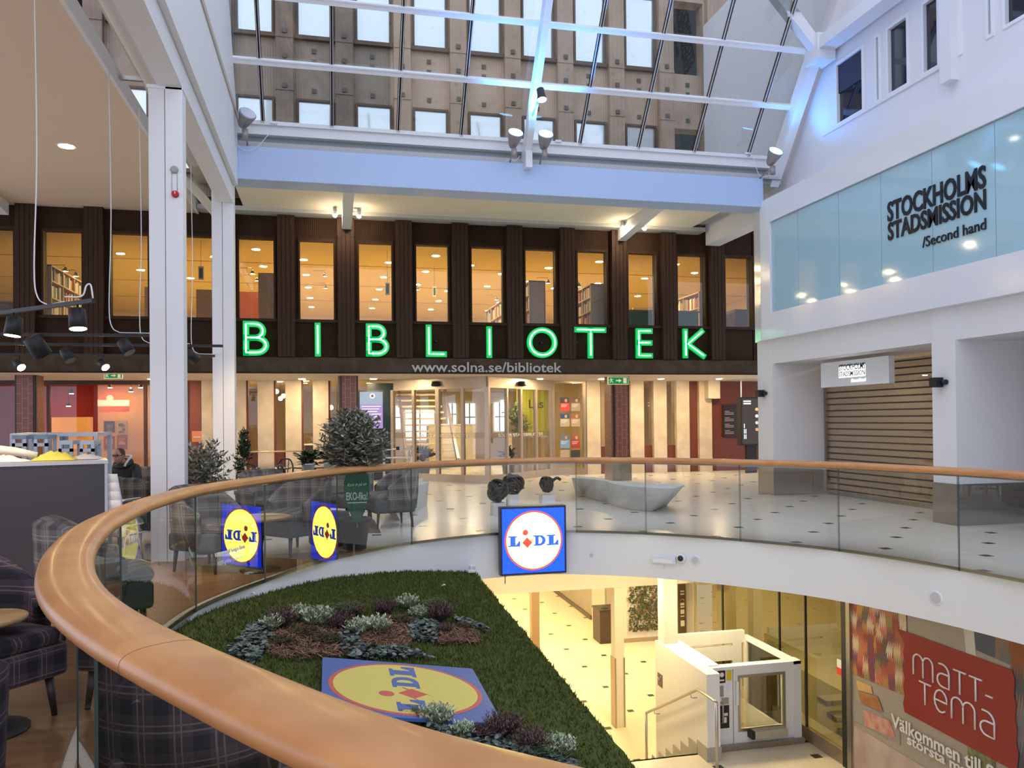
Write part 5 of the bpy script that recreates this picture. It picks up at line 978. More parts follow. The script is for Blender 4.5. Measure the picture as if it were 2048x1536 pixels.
for px, l in ((548, 'white cable clip on the gutter near the unlit floodlight'), (1116, 'white cable clip on the gutter right of the blue floodlights'), (1494, 'white cable clip on the gutter near the right floodlight')):
    p = at(px, 246+ (px-548)*.065, Y=15.5); m = MB(); m.box(p.x-.06, p.x+.06, 15.46, 15.5, p.z-.02, p.z+.02); tag(m.build('cable_clip', WHITE2), l, 'clip')
for px, l in ((670, 'left one of the two beside the middle ceiling rib'), (718, 'right one of the two beside the middle ceiling rib'), (1245, 'left one of the two beside the right ceiling rib'), (1289, 'right one of the two beside the right ceiling rib')):
    p = at(px, {670: 430, 718: 432, 1245: 457, 1289: 457}[px], Y=18.85); e = empty('ceiling_spotlight', p, 'small white lit ceiling spotlight, '+l, 'spotlight'); MB().lathe([(.03, .17), (.045, .15), (.05, .01)], p, 14).build('housing', WHITE2, e); MB().tube([p+Vector((0,0,.16)), (p.x, p.y, 6.6)], .012, 6).build('stem', WHITE2, e); MB().ball(p, .05, n=12, k=8).build('bulb', lamp_mat('ceiling spot glow', (1, .80, .52), 340), e)
# ------------------------------------------------------------------ things on the rim fascia
fas = offset_loop(HOLE, .0)
def rim(px, py):
    d = _f*F_PX+_r*(px-1024)-_u*(py-CY); best = None
    for k in range(N):
        a, b = fas[k], fas[(k+1) % N]; u = b-a; den = u.y*d.x-u.x*d.y
        if abs(den) < 1e-9: continue
        s_ = (a.x*d.y-a.y*d.x)/den; t = (a.x+u.x*s_)/d.x
        if -1e-6 <= s_ <= 1 and t > 0 and (best is None or t > best[0]): best = (t, Vector((u.y, -u.x, 0)).normalized())
    t, n = best; return Vector((d.x*t, d.y*t, EYE+d.z*t)), n
for px, py, r, h, l in ((1392, 1119, .062, .03, 'round grey disc right of the dome camera on the white rim'), (1872, 1196, .085, .012, 'large flat round loudspeaker cover at the right of the white rim'), (1183, 1110, .035, .01, 'faint small round cap on the white rim right of the lit sign')):
    p, n = rim(px, py); e = empty('round_cover', p, l, 'cover'); MB().lathe([(r, 0), (r, h*.6), (r*.85, h)], p, 24, 0, n).build('ring', WHITE2, e); MB().lathe([(r*.78, h*.9), (r*.76, h*1.1)], p, 24, 0, n).build('grille', mat('grey grille', (.55, .55, .58), .6), e)
p, n = rim(1363, 1116); e = empty('dome_camera', p, 'white dome camera with a black eye on the white rim', 'camera'); MB().lathe([(.07, 0), (.07, .03), (.055, .05)], p, 20, 0, n).build('base', WHITE2, e); MB().ball(p+n*.05, .042, n=16, k=10).build('dome', mat('black dome', (.01, .01, .012), .05), e)
p, n = rim(1328, 1119); t = Vector((-n.y, n.x, 0)); e = empty('emergency_lamp', p, 'long clear emergency lamp on the white rim left of the dome camera', 'lamp')
def obox(c, t, n, w, d0, d1, h):
    v = [c+t*(sx*w/2)+n*dd+Vector((0,0,sz*h/2)) for sx in (-1, 1) for dd in (d0, d1) for sz in (-1, 1)]; m = MB(); m.add(v, [(0,1,3,2),(4,6,7,5),(0,4,5,1),(2,3,7,6),(0,2,6,4),(1,5,7,3)]); return m
obox(p, t, n, .36, 0, .05, .12).build('cover', mat('clear milky cover', (.72, .74, .80), .15), e, .01); obox(p-Vector((0,0,.015)), t, n, .28, .05, .06, .05).build('tube', mat('pale tube', (.85, .86, .9), .2), e); MB().tube([p-Vector((0,0,.06))+n*.01, p-Vector((0,0,.14))+n*.01], .005, 5).build('cable', WHITE2, e)
p, n = rim(944, 1136); t = Vector((-n.y, n.x, 0)); e = empty('socket_box', p, 'small white socket box at the low edge of the rim beside the grass corner', 'box'); obox(p, t, n, .10, 0, .05, .09).build('case', WHITE2, e, .005); obox(p, t, n, .05, .05, .056, .05).build('cover', mat('grey grille', (.55, .55, .58), .6), e)
# ------------------------------------------------------------------ exit signs, boards, screens
GR = mat('exit green', (.0, .22, .07), .4, emit=(0, .22, .07), es=.5); GW = mat('exit pale', (.8, .7, .45), .5, emit=(.8, .75, .5), es=.35)
def exit_sign(px0, px1, py0, py1, Y, label, pale=False):
    a, b = at(px0, py1, Y=Y), at(px1, py0, Y=Y); e = empty('exit_sign', ((a.x+b.x)/2, Y, a.z), label, 'sign'); w_, h_ = b.x-a.x, b.z-a.z; MB().box(a.x, b.x, Y, Y+.05, a.z, b.z).build('case', GW, e); MB().box(a.x+.015, b.x-.015, Y-.004, Y, a.z+.015, b.z-.015).build('green_field', GR, e)
    q = lambda u, v: (a.x+w_*u, Y-.008, a.z+h_*v); m = MB(); m.tube([q(.13, .82), q(.15, .78)], .016, 6); m.tube([q(.14, .7), q(.16, .45)], .014, 6); m.tube([q(.16, .45), q(.22, .38), q(.22, .2)], .009, 6); m.tube([q(.16, .45), q(.11, .3), q(.07, .22)], .009, 6); m.tube([q(.14, .68), q(.21, .62), q(.24, .7)], .008, 6); m.tube([q(.14, .68), q(.09, .6), q(.07, .5)], .008, 6); m.build('running_figure', GW, e)
    m = MB(); m.add([q(.38, .42), q(.52, .42), q(.52, .25), q(.66, .5), q(.52, .75), q(.52, .58), q(.38, .58)], [tuple(range(7))]); m.build('arrow', GW, e); m = MB(); m.add([q(.74, .16), q(.9, .16), q(.9, .84), q(.74, .84)], [(0,1,2,3)]); m.build('door_mark', GW, e)
exit_sign(1216, 1257, 753.5, 769, 20.12, 'green exit sign on the right brick pier'); exit_sign(208, 245, 745, 757.5, 20.0, 'green exit sign under the dark band, in front of the red shop')
a, b = at(719, 858, Y=22.0), at(766, 783, Y=22.0); e = empty('info_screen', ((a.x+b.x)/2, 22.0, a.z), 'upright digital screen with a purple field beside the slim brick pier', 'screen'); MB().box(a.x-.02, b.x+.02, 22.0, 22.08, a.z-.03, b.z+.03).build('case', BLACK, e); zm = a.z+(b.z-a.z)*.66
MB().box(a.x+.01, b.x-.01, 21.995, 22.0, a.z+.01, zm).build('purple_field', lit('screen purple', (.36, .24, .55), 1.), e); MB().box(a.x+.01, b.x-.01, 21.995, 22.0, zm, b.z-.01).build('picture_field', mat('screen picture', (.0, .0, .0), .3, emit=(.35, .42, .5), es=1.), e)
m = MB(); m.lathe([(.07, 0), (.07, .006)], (a.x+(b.x-a.x)*.55, 21.99, b.z-.12), 16, 0, (0, -1, 0)); m.build('cup_picture', lit('screen white', (.9, .9, .95), 1.1), e); m = MB(); m.lathe([(.04, .006), (.04, .01)], (a.x+(b.x-a.x)*.55, 21.99, b.z-.12), 16, 0, (0, -1, 0)); m.build('coffee_picture', lit('coffee', (.15, .05, .03), 1), e)
m = MB()
for i in range(7): m.box(a.x+.06, b.x-.06-.05*(i % 3), 21.99, 21.995, zm-.07-.07*i, zm-.05-.07*i)
m.build('text_lines', lit('screen white', (.9, .9, .95), 1.1), e); MB().box((a.x+b.x)/2-.05, (a.x+b.x)/2+.05, 22.03, 22.07, 0, a.z).build('stand', BLACK, e)
mb = MB(); mb.box(1.02, 1.75, 22.80, 22.95, 0, 2.72); struct('trim_140', mb, mat('dark green metal panel', (.015, .03, .022), .3))
a, b = at(1446, 874, Y=22.84), at(1477, 809, Y=22.84); e = empty('menu_board', (a.x, 22.84, a.z), 'dark upright price board with white writing on the red-brown wall', 'board'); MB().box(a.x, b.x, 22.82, 22.86, a.z, b.z).build('panel', mat('menu black', (.02, .012, .01), .4), e)
m = MB()
for g in range(4):
    for i in range(3): m.box(a.x+.06, a.x+.06+(.3 if i else .16), 22.815, 22.82, b.z-.22-.2*g-.045*i, b.z-.205-.2*g-.045*i)
m.build('text_lines', mat('menu text', (.5, .4, .35), .6), e); 
for u, v in ((a.x+.02, a.z+.02), (b.x-.02, a.z+.02), (a.x+.02, b.z-.02), (b.x-.02, b.z-.02)): MB().lathe([(.008, 0), (.008, .008)], (u, 22.82, v), 8, 0, (0, -1, 0)).build('screw', CHROME, e)
a, b = at(1484, 888, Y=21.6), at(1519, 797, Y=21.6); e = empty('advert_screen', (a.x, 21.6, a.z), 'black lit advertising box with white writing and food pictures beside the right shop corner', 'screen'); MB().box(a.x-.02, b.x+.03, 21.6, 21.85, a.z-.05, b.z+.04).build('case', BLACK, e)
MB().box(a.x+.01, b.x, 21.595, 21.6, a.z, b.z).build('screen_field', lit('advert black', (.03, .02, .015), 1), e); m = MB()
for i in range(2): m.box(a.x+.06, a.x+.3, 21.59, 21.595, b.z-.10-.07*i, b.z-.06-.07*i)
for i in range(5): m.box(a.x+.07+.05*(i > 2), a.x+.09+.05*(i > 2), 21.59, 21.595, a.z+.15+.16*(i % 3), a.z+.28+.16*(i % 3))
m.build('headline', lit('advert white', (.8, .9, .95), 1.3), e)
for i, c_ in enumerate(((.9, .5, .15), (.9, .85, .8), (.6, .6, .55), (.7, .3, .15))): m = MB(); m.ball((b.x-.1, 21.592, b.z-.32-.2*i), .055, sq=(1, .1, .9), n=10, k=6); m.build('food_picture', lit('food %d' % i, c_, 1.1), e)
MB().tube([(a.x+.05, 21.7, b.z), (a.x+.05, 21.7, 2.8)], .02, 8).build('hanger', WHITE2, e); MB().box(a.x+.2, b.x-.08, 21.66, 21.8, 0, a.z-.05).build('stand', BLACK, e)
a, b = at(1417, 797, Y=22.5), at(1440, 760, Y=22.5); m = MB(); m.box(a.x, b.x, 22.5, 22.9, a.z, 2.79); e = tag(m.build('ceiling_box', mat('beige box', (.72, .62, .45), .6)), 'beige box under the soffit left of the red-brown wall', 'box')
m = MB(); m.lathe([(.05, 0), (.03, .05)], ((a.x+b.x)/2+.08, 22.6, 2.66), 12, 0, (0, -1, 0)); m.build('sensor', BLACK, e)
for px, py, X, l in ((1526, 787, 9.1, 'black cube wall lamp on the far white pillar'), (1880, 765, 9.1, 'black cube wall lamp on the near white pillar')):
    p = at(px, py, X=X); e = empty('wall_lamp', p, l, 'wall lamp'); MB().box(p.x-.14, p.x-.0, p.y-.07, p.y+.07, p.z-.075, p.z+.075).build('cube', BLACK, e, .006); MB().lathe([(.04, 0), (.04, .10)], (p.x-.02, p.y-.05, p.z), 12, 0, (0, -1, 0)).build('joint', BLACK, e); MB().box(p.x-.01, p.x+.03, p.y-.02, p.y+.06, p.z-.03, p.z+.03).build('mount', BLACK, e)
# alarm button on the front column
p = at(349, 340, Y=10.2); e = empty('alarm_bell', (p.x, 10.2, p.z), 'round grey sounder on the front white column', 'alarm'); MB().lathe([(.045, 0), (.045, .02), (.025, .03)], (p.x, 10.2, p.z), 18, 0, (0, -1, 0)).build('cap', mat('grey cap', (.35, .35, .35), .5), e); q = at(351, 389, Y=10.2)
for dx in (-.03, .03): MB().tube([(p.x+dx, 10.195, p.z-.03), (p.x+dx, 10.195, q.z+.03)], .003, 5).build('wire', mat('grey cap', (.35, .35, .35), .5), e)
e = empty('alarm_button', (q.x, 10.2, q.z), 'small round red alarm button on the front white column', 'alarm'); MB().lathe([(.042, 0), (.042, .03), (.03, .04)], (q.x, 10.2, q.z), 18, 0, (0, -1, 0)).build('housing', mat('alarm red', (.5, .01, .01), .3), e); MB().box(q.x-.004, q.x+.004, 10.155, 10.162, q.z, q.z+.03).build('mark', WHITE2, e)
# pipe in the ceiling recess
PIPE = mat('white plastic pipe', (.72, .68, .62), .35); m = MB(); m.tube(smooth_path([(-2.42, 6.6, 7.25), (-2.42, 6.65, 6.9), (-2.42, 6.9, 6.55), (-2.40, 7.3, 6.42)], 5)+[(-2.36, 12.8, 6.36), (-2.34, 15.2, 6.34)], .10, 14); e = tag(m.build('drain_pipe', PIPE), 'thick white drain pipe running in the ceiling recess behind the columns', 'pipe')
for y in (6.95, 7.4): mm = MB(); mm.cyl((-2.4, y, 6.5 if y < 7 else 6.42), (-2.4, y+.05, 6.47 if y < 7 else 6.42), .108, n=16); mm.build('pipe_collar', mat('pipe collar', (.45, .42, .38), .5), e)
m = MB(); m.tube(smooth_path([(-3.2, 15.9, 6.35), (-2.9, 16.1, 6.38), (-2.6, 16.4, 6.25), (-2.35, 17.2, 6.05), (-2.2, 18.4, 5.95)], 6), .09, 14); tag(m.build('drain_pipe', PIPE), 'shorter bent white pipe behind the top of the farther column', 'pipe')
for y in (7.6, 12.4): m = MB(); m.box(-2.9, -1.95, y, y+.05, 6.60, 6.66); tag(m.build('pipe_bracket', STEELD), 'dark steel cross bar under the recess, '+('nearer' if y < 9 else 'farther')+' one', 'bracket')
# cafe light tracks
def track(p0, p1, label, cords):
    a, b = Vector(p0), Vector(p1); t = (b-a).normalized(); e = empty('light_track', a, label, 'light track'); n = Vector((-t.y, t.x, 0)); v = [q+n*s_+Vector((0,0,z)) for q in (a, b) for s_ in (-.02, .02) for z in (-.02, .02)]; m = MB(); m.add(v, [(0,1,3,2),(4,6,7,5),(0,4,5,1),(2,3,7,6),(0,2,6,4),(1,5,7,3)]); m.build('bar', BLACK, e)
    for f_ in cords: q = a+(b-a)*f_; MB().tube(smooth_path([(q.x, q.y, 6.5), (q.x+.02, q.y, 4.5), (q.x-.01, q.y, 3.3), (q.x+.02, q.y, q.z+.12), (q.x+.12, q.y, q.z+.035)], 4)+[tuple(q+t*.5+Vector((0,0,.03)))], .007, 6).build('cord', WHITE2, e)
    return e
ZT = 2.85
tA = [at(-60, 634, Z=ZT), at(188, 601, Z=ZT)]; track(*tA, 'nearest black light track at the upper left with a bent white cord', [.56])
m = MB(); q = at(186, 601, Z=ZT); m.tube(smooth_path([(q.x-.25, q.y, ZT+.03), (q.x-.1, q.y, ZT+.04), (q.x-.06, q.y, ZT+.14), (q.x-.02, q.y, ZT+.15), (q.x, q.y, ZT+.02)], 5), .008, 6); tag(m.build('cord_loop', WHITE2), 'white cord loop sticking up at the end of the nearest light track', 'cable')
tB = [at(-60, 668, Z=ZT), at(320, 671, Z=ZT)]; track(*tB, 'black light track behind the nearest one, ending behind the front column', [.73])
tC = [at(-60, 687, Z=ZT), at(446, 692, Z=ZT)]; track(*tC, 'long black light track ending in front of the farther column', [.66, .72])
tD = [at(-60, 708, Z=ZT), at(430, 712, Z=ZT)]; track(*tD, 'farthest black light track above the cafe', [.9])
def tspot(px, py, zt, r, aim, on, label, energy=0):
    """spot hanging on a track at height ZT"""
    q = at(px, py, Z=zt); p = q-Vector((0, 0, .17)); ax = Vector(aim).normalized(); e = empty('track_spotlight', p, label, 'spotlight', 'spotlights on the cafe light tracks')
    m = MB(); m.lathe([(r*.75, -r*1.3), (r*.9, -r*1.2), (r, r*1.1)], p, 16, 0, ax); m.build('housing', BLACK, e); m = MB(); m.lathe([(r*.9, r*1.05), (r*.9, r*1.12)], p, 16, 0, ax); m.build('lens', SPOTM if on else mat('unlit lens dark', (.05, .05, .06), .2), e); MB().tube([p, (q.x, q.y, q.z)], .012, 6).build('stem', BLACK, e)
    if on and energy: l = bpy.data.lights.new('spot beam', 'SPOT'); l.energy = energy; l.color = (1, .70, .38); l.spot_size = 1.6; l.spot_blend = .6; l.shadow_soft_size = .05; o = bpy.data.objects.new('spot beam', l); COL.objects.link(o); o.parent = e; o.location = ax*r*1.3; o.rotation_euler = (-ax).to_track_quat('Z', 'Y').to_euler()
tspot(155, 605, ZT, .085, (.1, -.15, -1), True, 'lit black spotlight near the end of the nearest light track', 120); tspot(27, 622, ZT, .085, (-.1, -.1, -1), True, 'lit black spotlight at the left on the nearest light track', 120)
tspot(75, 668, ZT, .12, (.3, .3, -.6), False, 'large unlit black spotlight turned away, at the left'); tspot(135, 688, ZT, .085, (.4, -.2, -.7), False, 'small black spotlight on the long track, left of the exit sign'); tspot(252, 669, ZT, .085, (.5, -.2, -.8), False, 'unlit black spotlight left of the front column'); tspot(383, 691, ZT, .085, (.55, .75, -.45), True, 'black spotlight turned towards the farther white column', 90)
tspot(38, 710, ZT, .075, (.6, -.5, -.6), True, 'lit spotlight on the farthest track at the left', 50); tspot(206, 710, ZT, .075, (.6, -.5, -.6), True, 'lit spotlight on the farthest track above the exit sign', 50)
# ------------------------------------------------------------------ grass roof of the lower shop
GA, GB, GZ = -.1545, .0078, -.312
def gzz(x, y): return GZ+GA*x+GB*y
gin = offset_loop(HOLE, .03)
i0 = near_idx(2.0, 11.37); lf_ = []; k = i0
while True:                                   # from the far corner round the left side to the near end
    lf_.append(gin[k % N]); 
    if len(lf_) > 8 and gin[k % N].y < .9: break
    k -= 1
if lf_[3].x > 2.1:
    lf_ = []; k = i0
    while True:
        lf_.append(gin[k % N])
        if len(lf_) > 8 and gin[k % N].y < .9: break
        k += 1
edge_pts = [Vector((1.80+ (y-1)*.0205+random.uniform(-.012, .012), y, 0)) for y in [1.0+.15*i for i in range(69)] if y < 11.25]
gpoly = [(p.x, p.y) for p in lf_]+[(p.x, p.y) for p in edge_pts]
v, f = fill_face(gpoly, [], 0); v = [(x, y, gzz(x, y)) for x, y, z in v]
def inside(x, y, poly=gpoly):
    c = False; n = len(poly); j = n-1
    for i in range(n):
        xi, yi = poly[i]; xj, yj = poly[j]
        if (yi > y) != (yj > y) and x < (xj-xi)*(y-yi)/(yj-yi)+xi: c = not c
        j = i
    return c
gm = MB(); gm.add(v, f, 0); n = len(gpoly)
for i in range(n):
    a, b = gpoly[i], gpoly[(i+1) % n]; gm.add([(a[0], a[1], gzz(*a)-.12), (b[0], b[1], gzz(*b)-.12), (b[0], b[1], gzz(*b)), (a[0], a[1], gzz(*a))], [(0,1,2,3)], 3)
rnd = random.Random(11); cnt = 0
while cnt < 52000:
    y = 1+10.4*rnd.random()**1.0; x = rnd.uniform(-1.4, 2.05)
    if not inside(x, y): continue
    cnt += 1; z = gzz(x, y); a = rnd.uniform(0, 6.283); h = rnd.uniform(.018, .038)*(1+.2*(y > 6)); wd = rnd.uniform(.003, .006)*(1+y*.08); lx, ly = rnd.uniform(-.018, .018), rnd.uniform(-.018, .018); c_, s_ = math.cos(a)*wd, math.sin(a)*wd
    gm.add([(x-c_, y-s_, z), (x+c_, y+s_, z), (x+lx, y+ly, z+h)], [(0,1,2)], rnd.choice((0, 1, 1, 2)))
tag(gm.build('artificial_grass', [mat('grass green', (.075, .095, .024), .85, spec=.1), mat('grass mid', (.085, .112, .026), .85, spec=.1), mat('grass olive', (.12, .13, .034), .85, spec=.1), mat('grass edge', (.02, .03, .015), .9)]), 'dark green artificial grass covering the sloping roof inside the round opening', 'grass', kind='stuff')
sup = MB(); sup.box(-1.3, 1.78, 1.3, 11.2, -4.36, -1.0) if False else sup.prism([(p[0]*.9+.1, p[1]*.93+.35) for p in gpoly], -4.36, -.75); struct('wall_under_grass', sup, LOWW)
for px, py, l in ((505, 1195, 'scrap of white paper on the grass near the left rim'), (887, 1177, 'scrap of white paper on the grass near the far corner'), (270, 1418, 'crumpled white scrap on the grass seen through the near glass')):
    d = _f*F_PX+_r*(px-1024)-_u*(py-CY); t = (GZ-EYE)/(d.z-GA*d.x-GB*d.y); p = Vector((0,0,EYE))+d*t; m = MB(); m.add([p+Vector((-.03,0,.035)), p+Vector((0,-.015,.05)), p+Vector((.035,.005,.035)), p+Vector((.01,.02,.055))], [(0,1,2,3)]); m.add([p+Vector((-.03,0,.03)), p+Vector((0,.02,.045)), p+Vector((.01,.03,.03))], [(0,1,2)]); tag(m.build('paper_scrap', WHITE2), l, 'litter')
m = MB(); p = Vector((1.93, 11.1, gzz(1.93, 11.1)+.04)); m.box(p.x-.06, p.x+.04, p.y-.03, p.y+.03, p.z, p.z+.03); tag(m.build('white_connector', WHITE2), 'small white connector block at the far corner of the grass', 'box')
# logo board lying on the grass
a = Vector((-.072, 6.444, 0)); R_ = Vector((0, 1, GB)).normalized(); U_ = Vector((-1, 0, -GA)).normalized(); mid = Vector((.522, 5.846, gzz(.522, 5.846)+.06)); nn = R_.cross(U_)
lb = empty('logo_board', mid, 'square blue board with a yellow disc and letters lying on the grass', 'sign'); s_ = 1.2
m = MB(); q = [mid+R_*(u*s_/2)+U_*(v_*s_/2)+nn*w_ for w_ in (-.02, 0) for u, v_ in ((-1,-1),(1,-1),(1,1),(-1,1))]; m.add(q, [(3,2,1,0),(4,5,6,7),(0,1,5,4),(1,2,6,5),(2,3,7,6),(3,0,4,7)]); BB = mat('board blue', (.065, .125, .36), .5); m.build('board', BB, lb)
logo(lb, mid, R_, U_, s_*1.02, mat('board yellow', (.68, .56, .13), .5), mat('board red', (.58, .10, .08), .5), BB, BB, .0015)
# ------------------------------------------------------------------ planting
def sprig_plant(name, mats, n, h, spread, kind, label, cat='plant', group=None, seed=1):
    """a tuft at the origin; kind: heather (fine upright spikes), silver (feathery), fern (arching), ivy"""
    e = empty(name, (0, 0, 0), label, cat, group); rnd = random.Random(seed); st = MB(); lv = MB()
    for i in range(n):
        a = rnd.uniform(0, 6.283); r = spread*math.sqrt(rnd.random()); hh = h*rnd.uniform(.6, 1.05)*(1-.35*(r/spread)); bx_, by_ = .25*r*math.cos(a), .25*r*math.sin(a); tx, ty = r*math.cos(a), r*math.sin(a)
        pts = [Vector((bx_+(tx-bx_)*q**1.3, by_+(ty-by_)*q**1.3, hh*(q if kind != 'fern' else math.sin(q*2.3)/.9))) for q in (0, .35, .7, 1)]
        st.tube(pts, [.003, .0025, .002, .001], 3, 0, caps=False)
        for j in range(9 if kind == 'silver' else 8):
            q = (.25 if kind == 'silver' else .35)+.75*j/9; q = min(q, 1); k_ = min(2, int(q*3)); f_ = q*3-k_; p = pts[k_]*(1-f_)+pts[k_+1]*f_; b_ = rnd.uniform(0, 6.28)
            ln = {'heather': .022, 'silver': .034, 'fern': .05}[kind]*rnd.uniform(.7, 1.3); wd = {'heather': .0045, 'silver': .008, 'fern': .008}[kind]
            d_ = Vector((math.cos(b_), math.sin(b_), .9 if kind != 'fern' else .1)).normalized()*ln; s_ = Vector((-math.sin(b_), math.cos(b_), 0))*wd
            lv.add([p, p+d_*.5+s_, p+d_, p+d_*.5-s_], [(0,1,2,3)], 0 if rnd.random() < .6 else 1)
    o1 = st.build('stems', mats[2]); o1.parent = e; o2 = lv.build('foliage', mats[:2]); o2.parent = e; return e
HM = [mat('heather mauve', (.16, .07, .085), .8), mat('heather rust', (.13, .06, .045), .8), mat('heather stem', (.06, .05, .03), .8)]
SM = [mat('pale sage', (.36, .42, .26), .7), mat('pale cream green', (.55, .58, .42), .7), mat('sage stem', (.18, .2, .1), .8)]
FM = [mat('fern green', (.05, .085, .03), .6), mat('fern light', (.09, .13, .04), .6), mat('fern stem', (.05, .06, .03), .7)]
MM = [mat('moss brown', (.11, .07, .03), .9), mat('moss olive', (.07, .065, .02), .9), mat('moss stem', (.06, .04, .02), .9)]
def on_grass(px, py):
    d = _f*F_PX+_r*(px-1024)-_u*(py-CY); t = (GZ-EYE)/(d.z-GA*d.x-GB*d.y); return Vector((0,0,EYE))+d*t+Vector((0, 0, .01))
protos = {}
def plant(kind, px, py, sc, label, k=[0]):
    k[0] += 1
    if kind not in protos:
        protos[kind] = {'h': lambda: sprig_plant('heather', HM, 150, .22, .17, 'heather', label, seed=2), 's': lambda: sprig_plant('silver_shrub', SM, 110, .20, .16, 'silver', label, seed=3),
                        'f': lambda: sprig_plant('fern', FM, 26, .18, .22, 'fern', label, seed=4), 'm': lambda: sprig_plant('brown_cushion_plant', MM, 170, .10, .16, 'heather', label, seed=5)}[kind]()
        o = protos[kind]; o.location = on_grass(px, py); o.scale = (sc,)*3
    else: o = dup(protos[kind], on_grass(px, py), k[0]*1.3, label, scale=(sc,)*3)
    o['group'] = {'h': 'purple heather tufts in the grass', 's': 'pale silvery shrubs in the grass', 'f': 'green ferns in the grass', 'm': 'brown cushion plants in the grass'}[kind]; return o
for kd, px, py, sc, l in [
    ('h', 562, 1258, 1.05, 'purple heather tuft at the left end of the far flower bed'), ('h', 680, 1262, .95, 'purple heather tuft in front of the ferns in the far flower bed'), ('h', 705, 1238, .8, 'reddish heather tuft right behind the ferns in the far flower bed'), ('h', 772, 1232, .95, 'purple heather tuft left of the rearmost pale shrub in the far flower bed'), ('h', 880, 1245, 1.1, 'large dark purple heather tuft at the right of the far flower bed'), ('h', 890, 1270, .6, 'small faded heather tuft below the large one at the right of the far flower bed'),
    ('s', 545, 1262, .8, 'pale shrub at the far left of the far flower bed, beside the heather'), ('s', 595, 1240, .8, 'pale shrub behind the left heather tuft of the far flower bed'), ('s', 637, 1255, 1.1, 'largest pale shrub, left middle of the far flower bed'), ('s', 716, 1272, .9, 'pale shrub low in the middle of the far flower bed'), ('s', 753, 1268, .95, 'pale shrub right of the middle in the far flower bed'), ('s', 815, 1220, .9, 'rearmost pale shrub of the far flower bed'), ('s', 837, 1240, .8, 'pale shrub right next to the large dark heather tuft'),
    ('f', 672, 1240, .95, 'arching green fern at the back of the far flower bed'), ('f', 705, 1232, .8, 'smaller arching fern at the back of the far flower bed'), ('f', 870, 1225, .9, 'green fern behind the large dark heather tuft'),
    ('m', 605, 1275, .9, 'brown cushion plant in the left mulch'), ('m', 560, 1292, .8, 'brown cushion plant at the left front of the mulch'), ('m', 652, 1290, .95, 'brown cushion plant in the middle front of the mulch'), ('m', 800, 1250, .85, 'brown cushion plant below the rearmost pale shrub'), ('m', 925, 1262, .75, 'brown cushion plant at the right end of the mulch'), ('m', 700, 1300, .6, 'low brown cushion plant near the front middle of the mulch')]: plant(kd, px, py, sc, l)
for kd, px, py, sc, l in [('s', 875, 1455, .85, 'green-grey shrub on the near bed, over the yellow disc'), ('f', 823, 1440, .5, 'small dark leafy plant at the letters of the board'), ('s', 925, 1478, .6, 'low pale shrub on the near bed at the edge of the board'), ('h', 1008, 1478, .95, 'upright reddish heather on the near bed at the corner of the board'), ('h', 1062, 1505, .85, 'second reddish heather on the near bed, right of the first'), ('s', 1120, 1515, .8, 'pale green shrub at the right end of the near bed'), ('h', 960, 1482, .55, 'small heather between the shrubs of the near bed'), ('m', 900, 1490, .7, 'brown cushion plant hidden at the handrail in the near bed'), ('m', 1035, 1515, .7, 'brown cushion plant between the two reddish heathers'), ('f', 1090, 1520, .6, 'dark fern at the foot of the pale shrub on the near bed')]: plant(kd, px, py, sc, l)
# bark mulch and creeping ivy, too many pieces to count
def patch(poly_px, n, name, mats, kind, label, hh=.035):
    pts = [on_grass(*q) for q in poly_px]; pl = [(p.x, p.y) for p in pts]; xs = [p[0] for p in pl]; ys = [p[1] for p in pl]; rnd = random.Random(len(poly_px)*n); m = MB(); c = 0
    while c < n:
        x, y = rnd.uniform(min(xs), max(xs)), rnd.uniform(min(ys), max(ys))
        if not inside(x, y, pl): continue
        c += 1; z = gzz(x, y)+.02+rnd.uniform(0, hh); a = rnd.uniform(0, 6.28); u = Vector((math.cos(a), math.sin(a), rnd.uniform(-.5, .5))); w_ = Vector((-math.sin(a), math.cos(a), rnd.uniform(-.5, .5)))
        if kind == 'bark': L_, W_ = rnd.uniform(.02, .05), rnd.uniform(.002, .005)
        else: L_ = rnd.uniform(.016, .028); W_ = L_*.85
        p = Vector((x, y, z)); m.add([p-u*L_, p-u*L_*.3+w_*W_, p+u*L_*.6+w_*W_*.7, p+u*L_, p+u*L_*.6-w_*W_*.7, p-u*L_*.3-w_*W_], [(0,1,2,3,4,5)], rnd.randrange(len(mats)))
    return tag(m.build(name, mats), label, 'mulch' if kind == 'bark' else 'plant', kind='stuff')
BK = [mat('bark red brown', (.20, .10, .055), .9), mat('bark tan', (.30, .165, .09), .9), mat('bark dark', (.09, .045, .03), .9)]
IV = [mat('ivy grey green', (.075, .10, .085), .6), mat('ivy pale', (.16, .20, .17), .6), mat('ivy deep', (.03, .045, .035), .6)]
patch([(530, 1275), (600, 1255), (700, 1265), (760, 1285), (720, 1318), (600, 1325), (535, 1320)], 3600, 'bark_mulch', BK, 'bark', 'left patch of brown bark mulch in the far flower bed')
patch([(720, 1275), (780, 1235), (830, 1245), (825, 1285), (810, 1305), (735, 1302)], 2400, 'bark_mulch', BK, 'bark', 'middle patch of brown bark mulch in the far flower bed')
patch([(880, 1260), (940, 1262), (968, 1280), (955, 1292), (875, 1293)], 1500, 'bark_mulch', BK, 'bark', 'right patch of brown bark mulch in the far flower bed')
patch([(455, 1310), (500, 1262), (540, 1255), (545, 1280), (520, 1325), (505, 1332), (460, 1318)], 750, 'creeping_ivy', IV, 'ivy', 'grey-green creeping leaves at the left end of the far flower bed', .05)
patch([(680, 1275), (710, 1272), (725, 1300), (810, 1308), (870, 1322), (700, 1325), (678, 1300)], 850, 'creeping_ivy', IV, 'ivy', 'grey-green creeping leaves in the middle front of the far flower bed', .05)
